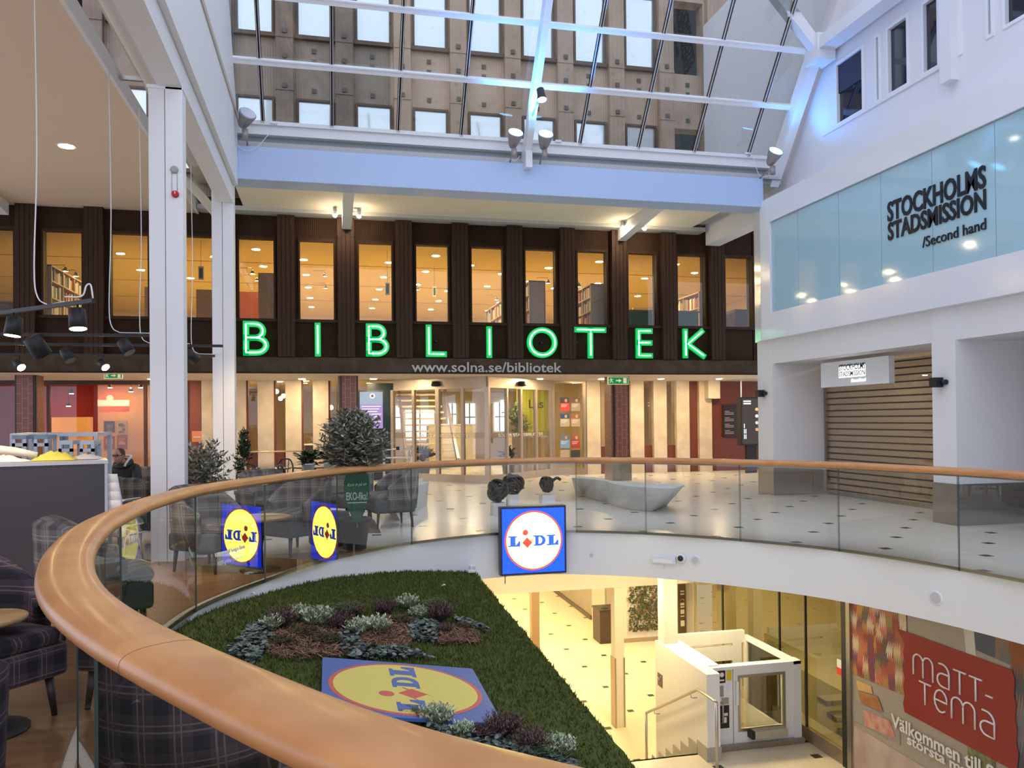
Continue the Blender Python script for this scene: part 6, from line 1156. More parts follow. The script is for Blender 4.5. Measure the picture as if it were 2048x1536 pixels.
patch([(825, 1250), (875, 1250), (880, 1285), (870, 1292), (815, 1282)], 520, 'creeping_ivy', IV, 'ivy', 'grey-green creeping leaves left of the right mulch patch', .05)
patch([(905, 1240), (940, 1248), (985, 1270), (930, 1262)], 160, 'creeping_ivy', IV, 'ivy', 'sparse grey-green leaves at the right end of the far flower bed', .05)
patch([(860, 1462), (980, 1480), (1150, 1535), (1150, 1600), (1000, 1560), (850, 1490)], 1200, 'creeping_ivy', IV, 'ivy', 'dark creeping leaves on the near bed behind the handrail', .05)
# ------------------------------------------------------------------ lamps of the lower level and the cafe
LOWD = lamp_mat('lower level lamp glow', (1, .79, .42), 330.)  # for unseen lamps added to light the lower floor, column and bulkhead
q0 = downlight((5.6, 13.2, -.672), .12, LOWD, 'added unseen lamp under the rim of the upper floor, hidden by the rim', 'added ceiling lamps of the lower level')
for x, y in ((3.2, 13.2), (8.0, 13.2), (4.5, 11.9), (6.0, 11.3)): dup(q0, (x, y, -.672))
q1 = downlight((3.4, 17.2, -1.665), .15, LOWD, 'added unseen lamp in the low ceiling of the lower floor, hidden by the bulkhead', 'added ceiling lamps of the lower corridor')
for x, y in [(x, y) for x in (1.2, 3.4, 5.6) for y in (17.2, 20.2, 23.2, 26.2, 30)]+[(8.4, 18.6)]:
    if (x, y) != (3.4, 17.2): dup(q1, (x, y, -1.665))
q2 = downlight((9, 12.4, -.672), .08, lamp_mat('lower shop lamp glow', (1, .8, .5), 150.), 'round lamp inside the lower shop', 'ceiling lamps of the lower shop')
q3 = downlight((12.6, 12.6, 3.38), .12, lamp_mat('second shop ceiling glow', (1, .75, .45), 300.), 'ceiling lamp inside the shop behind the roller shutter', 'ceiling lamps behind the roller shutter')
q4 = downlight((-5.5, 24.3, 2.85), .10, lamp_mat('red shop ceiling glow', (1, .74, .45), 220.), 'round ceiling lamp inside the red shop', 'ceiling lamps inside the red shop')
for x in (-8, -10.5): dup(q4, (x, 24.3, 2.85))
for x, y in ((-7, 12), (-4.4, 11.5), (-6.5, 7.5), (-9.5, 15)): downlight((x, y, 6.492), .13, MATS['cafe downlight glow'], 'round downlight in the beige cafe ceiling outside the picture', 'cafe ceiling') if False else None
# ------------------------------------------------------------------ benches, sculptures
CONC = mat('white concrete', (.62, .61, .59), .7, vary=(3, (.56, .55, .54)), bump=(30, .15))
def loft_bench(name, top, bot, h, label, lift=.0):
    """top/bot: matching outlines (plan) of seat and foot"""
    n = len(top); m = MB(); m.add([(x, y, lift) for x, y in bot]+[(x, y, h) for x, y in top], [tuple(range(n-1, -1, -1)), tuple(range(n, 2*n))]+[(i, (i+1) % n, n+(i+1) % n, n+i) for i in range(n)]); o = m.build(name, CONC, None, .01); return tag(o, label, 'bench')
def g(px, py, Z=0): p = at(px, py, Z=Z); return (p.x, p.y)
hb = .46
fr_t = [g(1143, 956, hb), g(1165, 957, hb), g(1192, 959, hb), g(1213, 962, hb), g(1230, 968, hb), g(1258, 972, hb), g(1300, 975, hb), g(1338, 977, hb), g(1352, 976, hb)]
bk_t = [(fr_t[-1][0]+.45, fr_t[-1][1]+.6), (fr_t[-3][0]+.4, fr_t[-3][1]+.9), (fr_t[4][0]+.2, fr_t[4][1]+.75), (fr_t[2][0]+.2, fr_t[2][1]+.6), (fr_t[0][0]+.25, fr_t[0][1]+.5)]
fr_b = [g(1150, 985), g(1167, 990), g(1192, 1001), g(1213, 1004), g(1228, 1012), g(1252, 1018), g(1285, 1022), g(1302, 1023), g(1308, 1022)]
bk_b = [(fr_b[-1][0]+.6, fr_b[-1][1]+.8), (fr_b[-3][0]+.5, fr_b[-3][1]+.9), (fr_b[4][0]+.3, fr_b[4][1]+.7), (fr_b[2][0]+.25, fr_b[2][1]+.5), (fr_b[0][0]+.25, fr_b[0][1]+.3)]
loft_bench('concrete_bench', fr_t+bk_t, fr_b+bk_b, hb, 'long wavy pale concrete bench on the tiles right of the sculptures')
ft = [g(772, 990, hb), g(805, 984, hb), g(830, 978, hb), g(833, 972, hb)]; bt = [(ft[3][0]+.35, ft[3][1]+1.0), (ft[3][0]-.4, ft[3][1]+1.3), (ft[0][0]-.1, ft[0][1]+.8)]
fb_ = [g(800, 1041), g(815, 1037), g(828, 1030), g(834, 1022)]; bb = [(fb_[3][0]+.3, fb_[3][1]+1.0), (fb_[3][0]-.3, fb_[3][1]+1.2), (fb_[0][0]-.1, fb_[0][1]+.8)]
loft_bench('concrete_bench', ft+bt, fb_+bb, hb, 'pale concrete bench with a slanting foot behind the cafe chairs, nearer one')
a, b = g(822, 966, hb), g(846, 963, hb); loft_bench('concrete_bench', [a, b, (b[0]+.1, b[1]+.9), (a[0], a[1]+.9)], [g(826, 990), g(844, 988), (b[0]+.15, b[1]+.8), (a[0]+.1, a[1]+.8)], hb, 'pale concrete bench end farther back beside the entrance')
BRZ = mat('dark bronze', (.05, .042, .035), .28, .85)
def sculpture(px, pyb, pyt, wpx, kind, label, plab):
    g0 = at(px, pyb, Z=0); Y = g0.y; zt_ = at(px, pyt, Y=Y).z; w_ = wpx*Y/1600; m = MB(); m.box(g0.x-w_/2, g0.x+w_/2, Y, Y+w_, 0, zt_); tag(m.build('plinth', mat('plinth white', (.72, .71, .70), .5), None, .004), plab, 'plinth', 'white plinths of the bronze sculptures')
    e = empty('bronze_sculpture', (g0.x, Y+w_/2, zt_), label, 'sculpture', 'knotted bronze sculptures on plinths'); c = Vector((g0.x, Y+w_/2, zt_+.20)); R0 = {0: .17, 1: .14, 2: .18}[kind]
    m = MB(); m.ball(c, R0*.72, sq=(1.1, .8, .95)); m.build('core', BRZ, e)
    rr = random.Random(kind+5)
    for i in range(9):
        ax = Vector((rr.uniform(-1, 1), rr.uniform(-.6, .6), rr.uniform(-.5, .5) if kind == 0 else rr.uniform(-1, 1))).normalized(); a_ = ax.orthogonal().normalized(); b_ = ax.cross(a_); o_ = ax*rr.uniform(-.5, .5)*R0; m = MB()
        m.tube([c+o_+a_*(R0*.93*math.cos(t)*1.15)+b_*(R0*.88*math.sin(t)) for t in [2*PI*k/22 for k in range(22)]], .026, 8, closed=True); m.build('coil', BRZ, e)
    if kind == 1: m = MB(); m.tube(smooth_path([c+Vector((.1, 0, .05)), c+Vector((.2, 0, .12)), c+Vector((.28, 0, .08))], 4), .03, 8); m.build('coil', BRZ, e)
    return e
sculpture(999, 1031, 1006, 27, 0, 'round knotted dark bronze sculpture on the front left plinth, just above the lit sign', 'front left pale plinth behind the lit sign')
sculpture(1029, 1012, 989, 19, 2, 'dark bronze sculpture on the plinth behind the round one', 'plinth behind the front left one'); sculpture(1098, 1008, 990, 28, 1, 'knotted bronze sculpture with upright loops on the right-hand plinth', 'right-hand white plinth standing alone on the tiles')
# ------------------------------------------------------------------ cafe furniture
PL = plaid('grey plaid wool', (.20, .18, .16), (.10, .085, .085), (.42, .35, .29), .16); PLD = plaid('dark plaid wool', (.09, .065, .07), (.035, .03, .04), (.26, .19, .18), .14); GF = mat('grey blue felt', (.085, .095, .10), .95, spec=.1); LEGW = mat('dark chair leg', (.035, .02, .012), .45)
def armchair(label, main, base, group='plaid cafe armchairs'):
    e = empty('armchair', (0, 0, 0), label, 'armchair', group); m = MB(); n = 26; ro, ri = .37, .29; V = []; 
    for i in range(n+1):
        t = math.radians(-118+236*i/n); f_ = abs(t)/math.radians(118); top = .87-.27*max(0, (f_-.40)/.60)**1.2; x, y = math.sin(t), math.cos(t); fl = 1+.0
        for r_, z in ((ro*.93, .26), (ro, .45), (ro*1.04, top-.03), ((ro+ri)/2*1.03, top), (ri*1.02, top-.03), (ri, .36)): V.append((x*r_, y*r_*1.0, z))
    F_ = [(i*6+j, (i+1)*6+j, (i+1)*6+(j+1) % 6, i*6+(j+1) % 6) for i in range(n) for j in range(6)]+[tuple(range(5, -1, -1)), tuple(n*6+j for j in range(6))]
    m.add(V, F_, 0, True); o = m.build('backrest', main); o.parent = e
    m = MB(); m.box(-.27, .27, -.36, .22, .40, .50); o = m.build('seat_cushion', main, None, .04); o.parent = e
    m = MB(); m.box(-.31, .31, -.35, .25, .22, .41); o = m.build('base', base, None, .03); o.parent = e
    for x in (-.24, .24):
        for y in (-.28, .2): m = MB(); m.tube([(x*1.08, y*1.08, 0), (x, y, .24)], [.014, .024], 8); o = m.build('leg', LEGW); o.parent = e
    return e
A0 = armchair('grey plaid armchair turned left, between the glass joint and the olive pot', PL, GF); A0.location = (-.42, 10.5, .004); A0.rotation_euler = (0, 0, -.85); A0.scale = (1.12, 1.12, 1.08)
AS = (1.08,)*3
for x, y, rz, l in ((.95, 12.7, -1.35, 'grey plaid armchair behind the green leaf-shaped sign'), (-1.35, 9.6, 1.0, 'grey plaid armchair behind the glass, left of the blue sticker'), (-1.78, 6.75, 1.9, 'grey plaid armchair seen from behind with dark legs, close to the bend of the handrail'), (-2.42, 11.7, 2.2, 'grey plaid armchair between the two white columns behind the small olive'),
                    (-.9, 12.4, .6, 'grey plaid armchair behind the dark round tables at the left'), (.3, 13.6, -2.4, 'grey plaid armchair farthest back, left of the slim brick pier')):
    dup(A0, (x, y, .004 if y < 10.4 else 0), rz, l, scale=AS)
D0 = armchair('dark plaid armchair at the left edge, behind the small wooden table', PLD, PLD, 'dark plaid armchairs at the left edge'); p = at(12, 1118, Z=.90); D0.location = (p.x-.20, p.y, .004); D0.rotation_euler = (0, 0, .9); D0.scale = (1.1, 1.1, 1.02)
p = at(-6, 1312, Z=.90); dup(D0, (p.x-.42, p.y+.03, .004), -2.3, 'dark plaid armchair in the lower left corner, nearest of all', scale=(1.1, 1.1, 1.02))
def round_table(x, y, r, h, top, label, cat='table'):
    e = empty('round_table', (x, y, 0), label, cat, 'round cafe tables'); MB().lathe([(r-.01, h-.03), (r, h-.02), (r, h-.005), (r-.008, h)], (x, y, 0), 30).build('tabletop', top, e); MB().cyl((x, y, .03), (x, y, h-.03), .028, n=12).build('column', BLACK, e); MB().lathe([(.22, 0), (.22, .01), (.04, .03)], (x, y, .005), 20).build('foot', BLACK, e); return e
OAK = wood('oak table top', (.42, .24, .09), (.55, .33, .14), .35); WAL = mat('dark walnut top', (.07, .04, .025), .25)
p = at(8, 1232, Z=.62); round_table(p.x-.10, p.y, .21, .62, OAK, 'small oak round table at the left edge in front of the dark plaid armchair')
p = at(520, 1033, Z=.60); round_table(p.x, p.y, .34, .60, OAK, 'oak round table left of the grey armchair, with a card on it')
p = at(640, 982, Z=.60); round_table(p.x, p.y, .42, .60, WAL, 'dark round table behind the grey armchair, nearer one'); p = at(610, 970, Z=.60); round_table(p.x, p.y+.4, .45, .60, WAL, 'dark round table just behind the nearer dark one')
p = at(640, 932, Z=.74); round_table(p.x-.1, p.y, .48, .74, WAL, 'dark round table carrying the white plant pots'); p = at(520, 936, Z=.74); round_table(p.x+.2, p.y, .4, .74, WAL, 'dark round table among the black bentwood chairs')
p = at(793, 984, Z=.58); 
a = at(500, 1030, Z=.605); m = MB(); m.box(a.x+.12, a.x+.32, a.y-.1, a.y+.05, .603, .607); tag(m.build('menu_card', mat('menu card', (.72, .58, .33), .6)), 'small cream card lying on the oak table behind the glass', 'card')
def bentwood(x, y, rz, label):
    e = empty('bentwood_chair', (0, 0, 0), label, 'chair', 'black bentwood cafe chairs'); K = mat('black lacquer', (.012, .008, .007), .3)
    def add(nm, m): o = m.build(nm, K); o.parent = e
    m = MB(); m.lathe([(.19, .43), (.2, .445), (.19, .46)], (0, 0, 0), 20); add('seat', m)
    m = MB(); m.tube(smooth_path([(-.18, .14, .45), (-.19, .19, .7), (-.12, .22, .87), (0, .23, .90), (.12, .22, .87), (.19, .19, .7), (.18, .14, .45)], 4), .016, 8); add('back_hoop', m)
    for xx in (-.07, 0, .07): m = MB(); m.tube([(xx, .15, .45), (xx*1.2, .21, .885)], .009, 6); add('back_rod', m)
    for xx, yy in ((-.15, -.14), (.15, -.14), (-.15, .14), (.15, .14)): m = MB(); m.tube([(xx, yy, .44), (xx*1.3, yy*1.3, 0)], .014, 8); add('leg', m)
    e.location = (x, y, 0); e.rotation_euler = (0, 0, rz); return e
p = at(500, 932, Z=.88); B0 = bentwood(p.x, p.y, .3, 'black bentwood chair right of the farther white column')
for px, py, rz, l in ((559, 921, -.5, 'black bentwood chair in front of the cream piers, left of the white plant pots'), (585, 933, 1.3, 'black bentwood chair seen from the side at the dark round table'), (375, 918, .2, 'black bentwood chair just right of the front column'), (538, 938, 2.2, 'black bentwood chair hidden behind the grey armchair backs')):
    p = at(px, py, Z=.88); dup(B0, (p.x, p.y, 0), rz, l)
PF_ = mat('blue grey pouf felt', (.10, .115, .125), .95, spec=.1); p = at(668, 1108, Z=0); e = empty('pouf', (-.02, 10.98, 0), 'round blue-grey pouf between the grey armchair and the olive pot', 'pouf'); MB().lathe([(.24, .02), (.27, .05), (.27, .40), (.24, .44), (.1, .45)], (-.02, 10.98, 0), 28).build('body', PF_, e); MB().lathe([(.272, .225), (.276, .23), (.272, .235)], (-.02, 10.98, 0), 28).build('seam', GF, e)
m = MB(); m.prism([g(640, 1068), g(762, 1066), g(748, 1040), g(650, 1042)], .002, .010); tag(m.build('rug', mat('brown rug', (.14, .085, .06), .95)), 'flat brown rug under the cafe tables behind the olive pot', 'rug')
# plants
def leafy(name, loc, pot_r, pot_h, potm, h0, h1, rad, n, leaf, mats, label, cat='plant', trunk=.015, seed=1, group=None, pot=True, shape='round'):
    x, y, z = loc; e = empty(name, loc, label, cat, group); rnd = random.Random(seed)
    if pot: m = MB(); m.lathe([(pot_r*.72, 0), (pot_r*.95, pot_h*.88), (pot_r*1.05, pot_h*.88), (pot_r*1.06, pot_h), (pot_r*.97, pot_h), (pot_r*.93, pot_h*.9)], (x, y, z), 28); m.build('pot', potm, e)
    st, lv = MB(), MB(); cz = (h0+h1)/2; hz = (h1-h0)/2; st.tube([(x, y, z+pot_h*.85), (x+.01, y, z+h0*.7+pot_h*.3), (x, y, z+cz)], [trunk, trunk*.8, trunk*.5], 7)
    for i in range(n//14):
        a = rnd.uniform(0, 6.283); t_ = rnd.uniform(-.9, .98); rr = rad*math.sqrt(max(0, 1-t_*t_))*rnd.uniform(.5, 1.05)
        if shape == 'cone': rr *= (1-(t_+1)/2*.75)
        tip = Vector((x+rr*math.cos(a), y+rr*math.sin(a), z+cz+hz*t_)); root = Vector((x, y, z+cz+hz*(t_*.4-.3))); st.tube([root, (root+tip)/2+Vector((0, 0, .02)), tip], [trunk*.25, trunk*.2, .0015], 4, caps=False)
        for j in range(14):
            q = rnd.uniform(.3, 1.08); p = root.lerp(tip, q); b = rnd.uniform(0, 6.28); d_ = ((tip-root).normalized()*.7+Vector((math.cos(b), math.sin(b), rnd.uniform(-.3, .6)))).normalized()*leaf*rnd.uniform(.7, 1.25); s_ = d_.cross(Vector((rnd.uniform(-1, 1), rnd.uniform(-1, 1), 1))).normalized()*leaf*.17
            lv.add([p, p+d_*.35+s_, p+d_*.8+s_*.7, p+d_, p+d_*.8-s_*.7, p+d_*.35-s_], [(0,1,2,3,4,5)], rnd.randrange(len(mats)))
    st.build('branches', mat('olive bark', (.16, .13, .09), .8), e); lv.build('foliage', mats, e); return e
OL = [mat('olive leaf dark', (.09, .10, .06), .5), mat('olive leaf grey', (.25, .25, .18), .5), mat('olive leaf light', (.40, .38, .28), .5)]; DG = [mat('dark leaf', (.012, .028, .012), .35), mat('dark leaf light', (.03, .06, .02), .35)]; PT = mat('charcoal pot', (.055, .062, .068), .6); WPOT = mat('white pot', (.68, .70, .76), .4)
p = at(710, 1101, Z=0); olv = Vector((p.x+.0, p.y+.15, 0)); leafy('olive_tree', olv, .205, .40, PT, .95, 1.78, .46, 6400, .075, OL, 'large grey-green olive tree in a charcoal pot behind the glass', 'tree', .028, 4)
lw = leafy('olive_tree_small', (-1.55, 10.75, 0), .16, .3, PT, .62, 1.42, .34, 1900, .07, OL, 'smaller olive shrub in front of the farther white column', 'shrub', .015, 9); lw.name = 'olive_shrub'
p = at(484, 935, Z=.6); leafy('leafy_shrub', (at(487, 900, Y=14.2).x, 14.2, 0), .15, .5, PT, .65, 1.55, .25, 900, .075, DG, 'dark-leaved upright shrub just right of the farther column', 'shrub', .015, 6, shape='cone')
p = at(622, 927, Y=14.6); leafy('pot_plant', (p.x-.05, 14.6, .745), .12, .17, WPOT, .12, .42, .26, 650, .08, DG, 'dark-leaved plant in a white pot on the table left of the olive tree', 'plant', .01, 7); leafy('pot_plant', (p.x+.33, 14.75, .745), .12, .17, WPOT, .12, .42, .24, 600, .08, DG, 'dark-leaved plant in a second white pot half hidden by the olive tree', 'plant', .01, 8)
RL = [mat('croton dark', (.035, .022, .02), .45), mat('croton red', (.12, .03, .02), .45), mat('croton cream', (.35, .3, .22), .5)]; p = at(846, 952, Z=0); leafy('croton_plant', (p.x, p.y-.3, 0), .20, .42, PT, .45, .95, .32, 420, .16, RL, 'dark reddish broad-leaved plant in a charcoal pot in front of the left entrance doors', 'plant', .015, 3)
p = at(910, 905, Z=0); leafy('ficus_plant', (p.x, 26.5, 0), .2, .35, PT, .9, 2.2, .4, 700, .16, [mat('ficus light', (.25, .33, .1), .5), mat('ficus mid', (.1, .18, .05), .5)], 'tall light green plant behind the glass doors', 'plant', .02, 12)
p = at(1034, 948, Z=0); leafy('dark_pot_plant', (4.95, 22.3, 0), .2, .5, mat('brown pot', (.10, .07, .05), .5), .5, .9, .2, 240, .12, DG, 'dark pot with a reddish plant behind the right entrance doors', 'plant', .015, 13)
# green leaf-shaped sign stuck in the olive pot
Ys = olv.y-.22; e = empty('leaf_sign', (olv.x, Ys, .34), 'green leaf-shaped sign with white writing standing in the olive pot', 'sign'); cx, z0_, z1_ = at(714, 1000, Y=Ys).x, at(714, 1046, Y=Ys).z, at(714, 938, Y=Ys).z; H_ = z1_-z0_; W_ = .195; pts = []
for i in range(36):
    t = 2*PI*i/36; u = math.sin(t); v_ = -math.cos(t); wv = math.sin(math.acos(max(-1, min(1, v_)))); zz = (v_+1)/2; sh = (zz**.75)*((1-zz)**.38)*1.75; pts.append((cx+W_*math.copysign(sh, u) if abs(u) > 1e-6 else cx, z0_+H_*zz))
m = MB(); n = len(pts); m.add([(x, Ys, z) for x, z in pts]+[(x, Ys+.012, z) for x, z in pts], [tuple(range(n)), tuple(range(2*n-1, n-1, -1))]+[(i, n+i, n+(i+1) % n, (i+1) % n) for i in range(n)]); m.build('board', mat('leaf sign green', (.012, .12, .045), .5), e)
LWt = mat('leaf sign white', (.8, .85, .8), .5); text('lettering_line', 'EKO-fika!', LWt, (cx, Ys-.003, at(714, 1000, Y=Ys).z), (1,0,0), (0,0,1), .10, e, width=.265, bold=.01, extrude=.001); text('lettering_line', 'Kom in på en', LWt, (cx, Ys-.003, at(714, 974, Y=Ys).z), (1,0,.04), (0,0,1), .055, e, width=.24, shear=.4, extrude=.001); m = MB(); m.box(cx-.12, cx+.12, Ys-.003, Ys, at(714, 1006, Y=Ys).z, at(714, 1005, Y=Ys).z+.004); m.build('underline', LWt, e); MB().cyl((cx, Ys+.02, .30), (cx, Ys+.02, z0_+.3), .008, n=8).build('stake', BIRCH, e)
# thin rail along the piers, trolley
e = empty('wall_rail', (-2.2, 22.6, 1.0), 'thin pale metal rail in front of the cream piers left of the entrance', 'rail'); a, b = at(372, 906, Y=22.6), at(606, 902, Y=22.6); MB().tube([a, b], .02, 8).build('rail', mat('champagne rail', (.62, .48, .34), .3, .6), e)
for px in (430, 592): q = at(px, 904, Y=22.6); MB().tube([(q.x, 22.6, q.z), (q.x, 22.62, q.z-.1), (q.x, 22.78, q.z-.1)], .01, 6).build('bracket', BRONZE, e)
p0, p1 = at(770, 948, Z=0), at(822, 950, Z=0); Yt = 19.0; xa, xb = at(769, 900, Y=Yt).x, at(823, 900, Y=Yt).x; zt_ = at(790, 900, Y=Yt).z; e = empty('trolley', ((xa+xb)/2, Yt, 0), 'chrome trolley or stand left of the entrance, behind the handrail', 'trolley')
for x in (xa, xb):
    for y in (Yt, Yt+.45): MB().cyl((x, y, .05), (x, y, zt_), .014, n=8).build('leg', CHROME, e); MB().ball((x, y, .045), .045, n=10, k=6).build('caster', BLACK, e)
MB().tube([(xa, Yt, zt_), ((xa+xb)/2, Yt-.03, zt_+.03), (xb, Yt, zt_)], .014, 8).build('handle', CHROME, e); MB().box((xa+xb)/2-.05, (xa+xb)/2+.03, Yt-.05, Yt+.01, zt_, zt_+.08).build('clamp', BLACK, e)
for z in (.35, zt_-.2): MB().box(xa, xb, Yt, Yt+.45, z, z+.02).build('tray', mat('trolley grey', (.6, .6, .58), .4, .3), e)
# serving counter at the left
CG = mat('charcoal laminate', (.050, .048, .060), .55); pc = at(215, 920, Z=1.24); pl_ = at(-260, 934, Z=1.24); u = Vector((pl_.x-pc.x, pl_.y-pc.y, 0)).normalized(); n_ = Vector((-u.y, u.x, 0)); n_ = n_ if n_.y > 0 else -n_
e = empty('serving_counter', (pc.x, pc.y, 0), 'tall charcoal serving counter at the left edge with a pale metal top', 'counter'); L_ = 3.2; D_ = .75
def cb(nm, s0, s1, d0, d1, z0, z1, m_): q = [pc+u*s+n_*d for s, d in ((s0, d0), (s1, d0), (s1, d1), (s0, d1))]; m = MB(); m.prism([(v.x, v.y) for v in q], z0, z1); return m.build(nm, m_, e)
cb('front_panel', .03, L_, 0, .03, .0, 1.20, CG); cb('end_panel', 0, .03, 0, D_, 0, 1.20, mat('pale end strip', (.50, .52, .58), .5)); cb('body', .03, L_, .03, D_, 0, 1.19, CG); cb('worktop', -.005, L_, -.005, D_, 1.20, 1.24, mat('pale steel top', (.55, .53, .52), .3, .6))
cbb = lambda s, d, z: pc+u*s+n_*d+Vector((0, 0, z-pc.z))
WCL = mat('white cloth', (.72, .68, .64), .8); YCL = mat('yellow cloth', (.50, .47, .08), .8)
def cloth(pos, sx, sy, sz, m_, nm, label, cat, seed):
    rnd = random.Random(seed); m = MB(); n = 14; V = []
    for i in range(n+1):
        for j in range(n+1):
            x, y = i/n*2-1, j/n*2-1; r = max(abs(x), abs(y)); V.append((pos.x+x*sx, pos.y+y*sy, pos.z+sz*max(0, (1-r**1.5))*(0.45+.55*rnd.random())))
    m.add(V, [(i*(n+1)+j, (i+1)*(n+1)+j, (i+1)*(n+1)+j+1, i*(n+1)+j+1) for i in range(n) for j in range(n)], 0, True); return tag(m.build(nm, m_), label, cat)
cloth(cbb(.52, .3, 1.245), .22, .12, .13, YCL, 'cleaning_cloth', 'crumpled yellow cloth on top of the serving counter', 'cloth', 1); cloth(cbb(1.05, .25, 1.245), .28, .12, .09, WCL, 'cleaning_cloth', 'crumpled white cloth on top of the serving counter', 'cloth', 2); cloth(cbb(.2, .4, 1.245), .16, .12, .07, WCL, 'cleaning_cloth', 'small white cloth at the right end of the serving counter', 'cloth', 3)
m = MB(); q = cbb(1.0, .45, 1.245); m.tube([q+u*.3+Vector((0,0,.06)), q+u*.15+Vector((0,0,.14)), q-u*.1+Vector((0,0,.1)), q-u*.3+Vector((0,0,.05))], [.05, .055, .05, .04], 10); tag(m.build('cloth_roll', WCL), 'white rolled thing leaning on the cloths on the counter', 'roll')
q = cbb(2.0, .3, 1.241); m = MB(); m.box(q.x-.45, q.x+.35, q.y-.15, q.y+.12, 1.241, 1.30); tag(m.build('cutting_board', mat('pale board cream', (.72, .66, .5), .5)), 'long cream board lying on the serving counter at the left edge', 'board')
m = MB(); m.tube([q+u*-.85+Vector((.1*math.cos(t), 0, .06+.07*math.sin(t))) for t in [PI*k/8 for k in range(9)]], .008, 6); tag(m.build('bag_handle', mat('brown strap', (.2, .08, .05), .6)), 'small brown bag handle among the cloths on the counter', 'handle')
# pale metal frame tables stacked behind the counter
PF = mat('pale grey metal', (.52, .57, .64), .4, .2)
def frame_table(x0, x1, y0, y1, z0, z1, label, slabs=True):
    e = empty('frame_table', ((x0+x1)/2, y0, z0), label, 'table', 'pale frame tables behind the serving counter'); t = .045
    MB().box(x0, x1, y0, y1, z1-t, z1).build('top', PF, e)
    for x in (x0, x1-t):
        for y in (y0, y1-t): MB().box(x, x+t, y, y+t, z0, z1-t).build('leg', PF, e)
    MB().box(x0, x1, y0, y0+t, z0+.02, z0+.06).build('lower_rail', PF, e); return e
Yq = 11.4; a, b = at(95, 950, Y=Yq), at(195, 865, Y=Yq); frame_table(a.x, b.x, Yq, Yq+.7, 0, b.z, 'wide pale frame table behind the counter, right one')
a, b = at(20, 950, Y=Yq), at(95, 866, Y=Yq); frame_table(a.x, b.x-.01, Yq, Yq+.7, 0, b.z, 'wide pale frame table behind the counter, left one')
BT = mat('blue grey tray', (.22, .30, .38), .4)
for px0, px1, l in ((24, 52, 'left pale stool with a blue-grey seat in front of the frame tables'), (68, 95, 'second pale stool with a blue-grey seat in front of the frame tables'), (117, 145, 'third pale stool, in front of the right frame table'), (160, 188, 'rightmost pale stool, in front of the right frame table')):
    a, b = at(px0, 950, Y=Yq-.5), at(px1, 870 if px0 < 100 else 881, Y=Yq-.5); e = empty('bar_stool', ((a.x+b.x)/2, Yq-.5, 0), l, 'stool', 'pale bar stools behind the serving counter'); MB().box(a.x, b.x, Yq-.5, Yq-.15, b.z-.05, b.z).build('seat', BT if px0 < 100 else PF, e); MB().box(a.x, b.x, Yq-.5, Yq-.46, b.z-.14, b.z-.10).build('seat_rail', PF, e)
    for x in (a.x, b.x-.035):
        for y in (Yq-.5, Yq-.185): MB().box(x, x+.035, y, y+.035, 0, b.z-.05).build('leg', PF, e)
# stacked white shell chairs
WS = mat('white plastic shell', (.72, .72, .73), .35); pS = at(238, 975, Y=9.75); 
def shell_chair(label):
    e = empty('shell_chair', (0, 0, 0), label, 'chair', 'stacked white shell chairs'); m = MB(); V = []; n = 8
    for i in range(n+1):
        t = i/n
        for j in range(9):
            s_ = j/8*2-1; x = s_*.22*(1-.15*max(0, t-.6)); 
            if t < .5: y = -.2+t*.8; z = .45-.015*(1-s_*s_)+.03*(s_*s_)
            else: y = .2+(t-.5)*.16-.04*(s_*s_); z = .45+(t-.5)*.80
            V.append((x, y, z))
    m.add(V, [(i*9+j, i*9+j+1, (i+1)*9+j+1, (i+1)*9+j) for i in range(n) for j in range(8)], 0, True); o = m.build('shell', WS); o.parent = e; so = o.modifiers.new('thickness', 'SOLIDIFY'); so.thickness = .012
    for x in (-.18, .18):
        for y in (-.15, .17): m = MB(); m.tube([(x*.9, y*.8, .44), (x*1.15, y*1.3, 0)], .012, 8); o = m.build('leg', STEEL); o.parent = e
    return e
c0 = shell_chair('white shell chair, lowest of the stack beside the charcoal counter'); sx, sy = pS.x-.05, pS.y+.35; c0.location = (sx, sy, 0); c0.rotation_euler = (0, 0, PI-.5); c0.scale = (.8,)*3
for i, l in ((1, 'white shell chair, second from below in the stack beside the counter'), (2, 'white shell chair, third from below in the stack beside the counter'), (3, 'white shell chair, fourth from below in the stack beside the counter'), (4, 'white shell chair, topmost of the stack beside the counter')): dup(c0, (sx-.012*i, sy+.004*i, .10*i), PI-.5, l, scale=(.8,)*3)
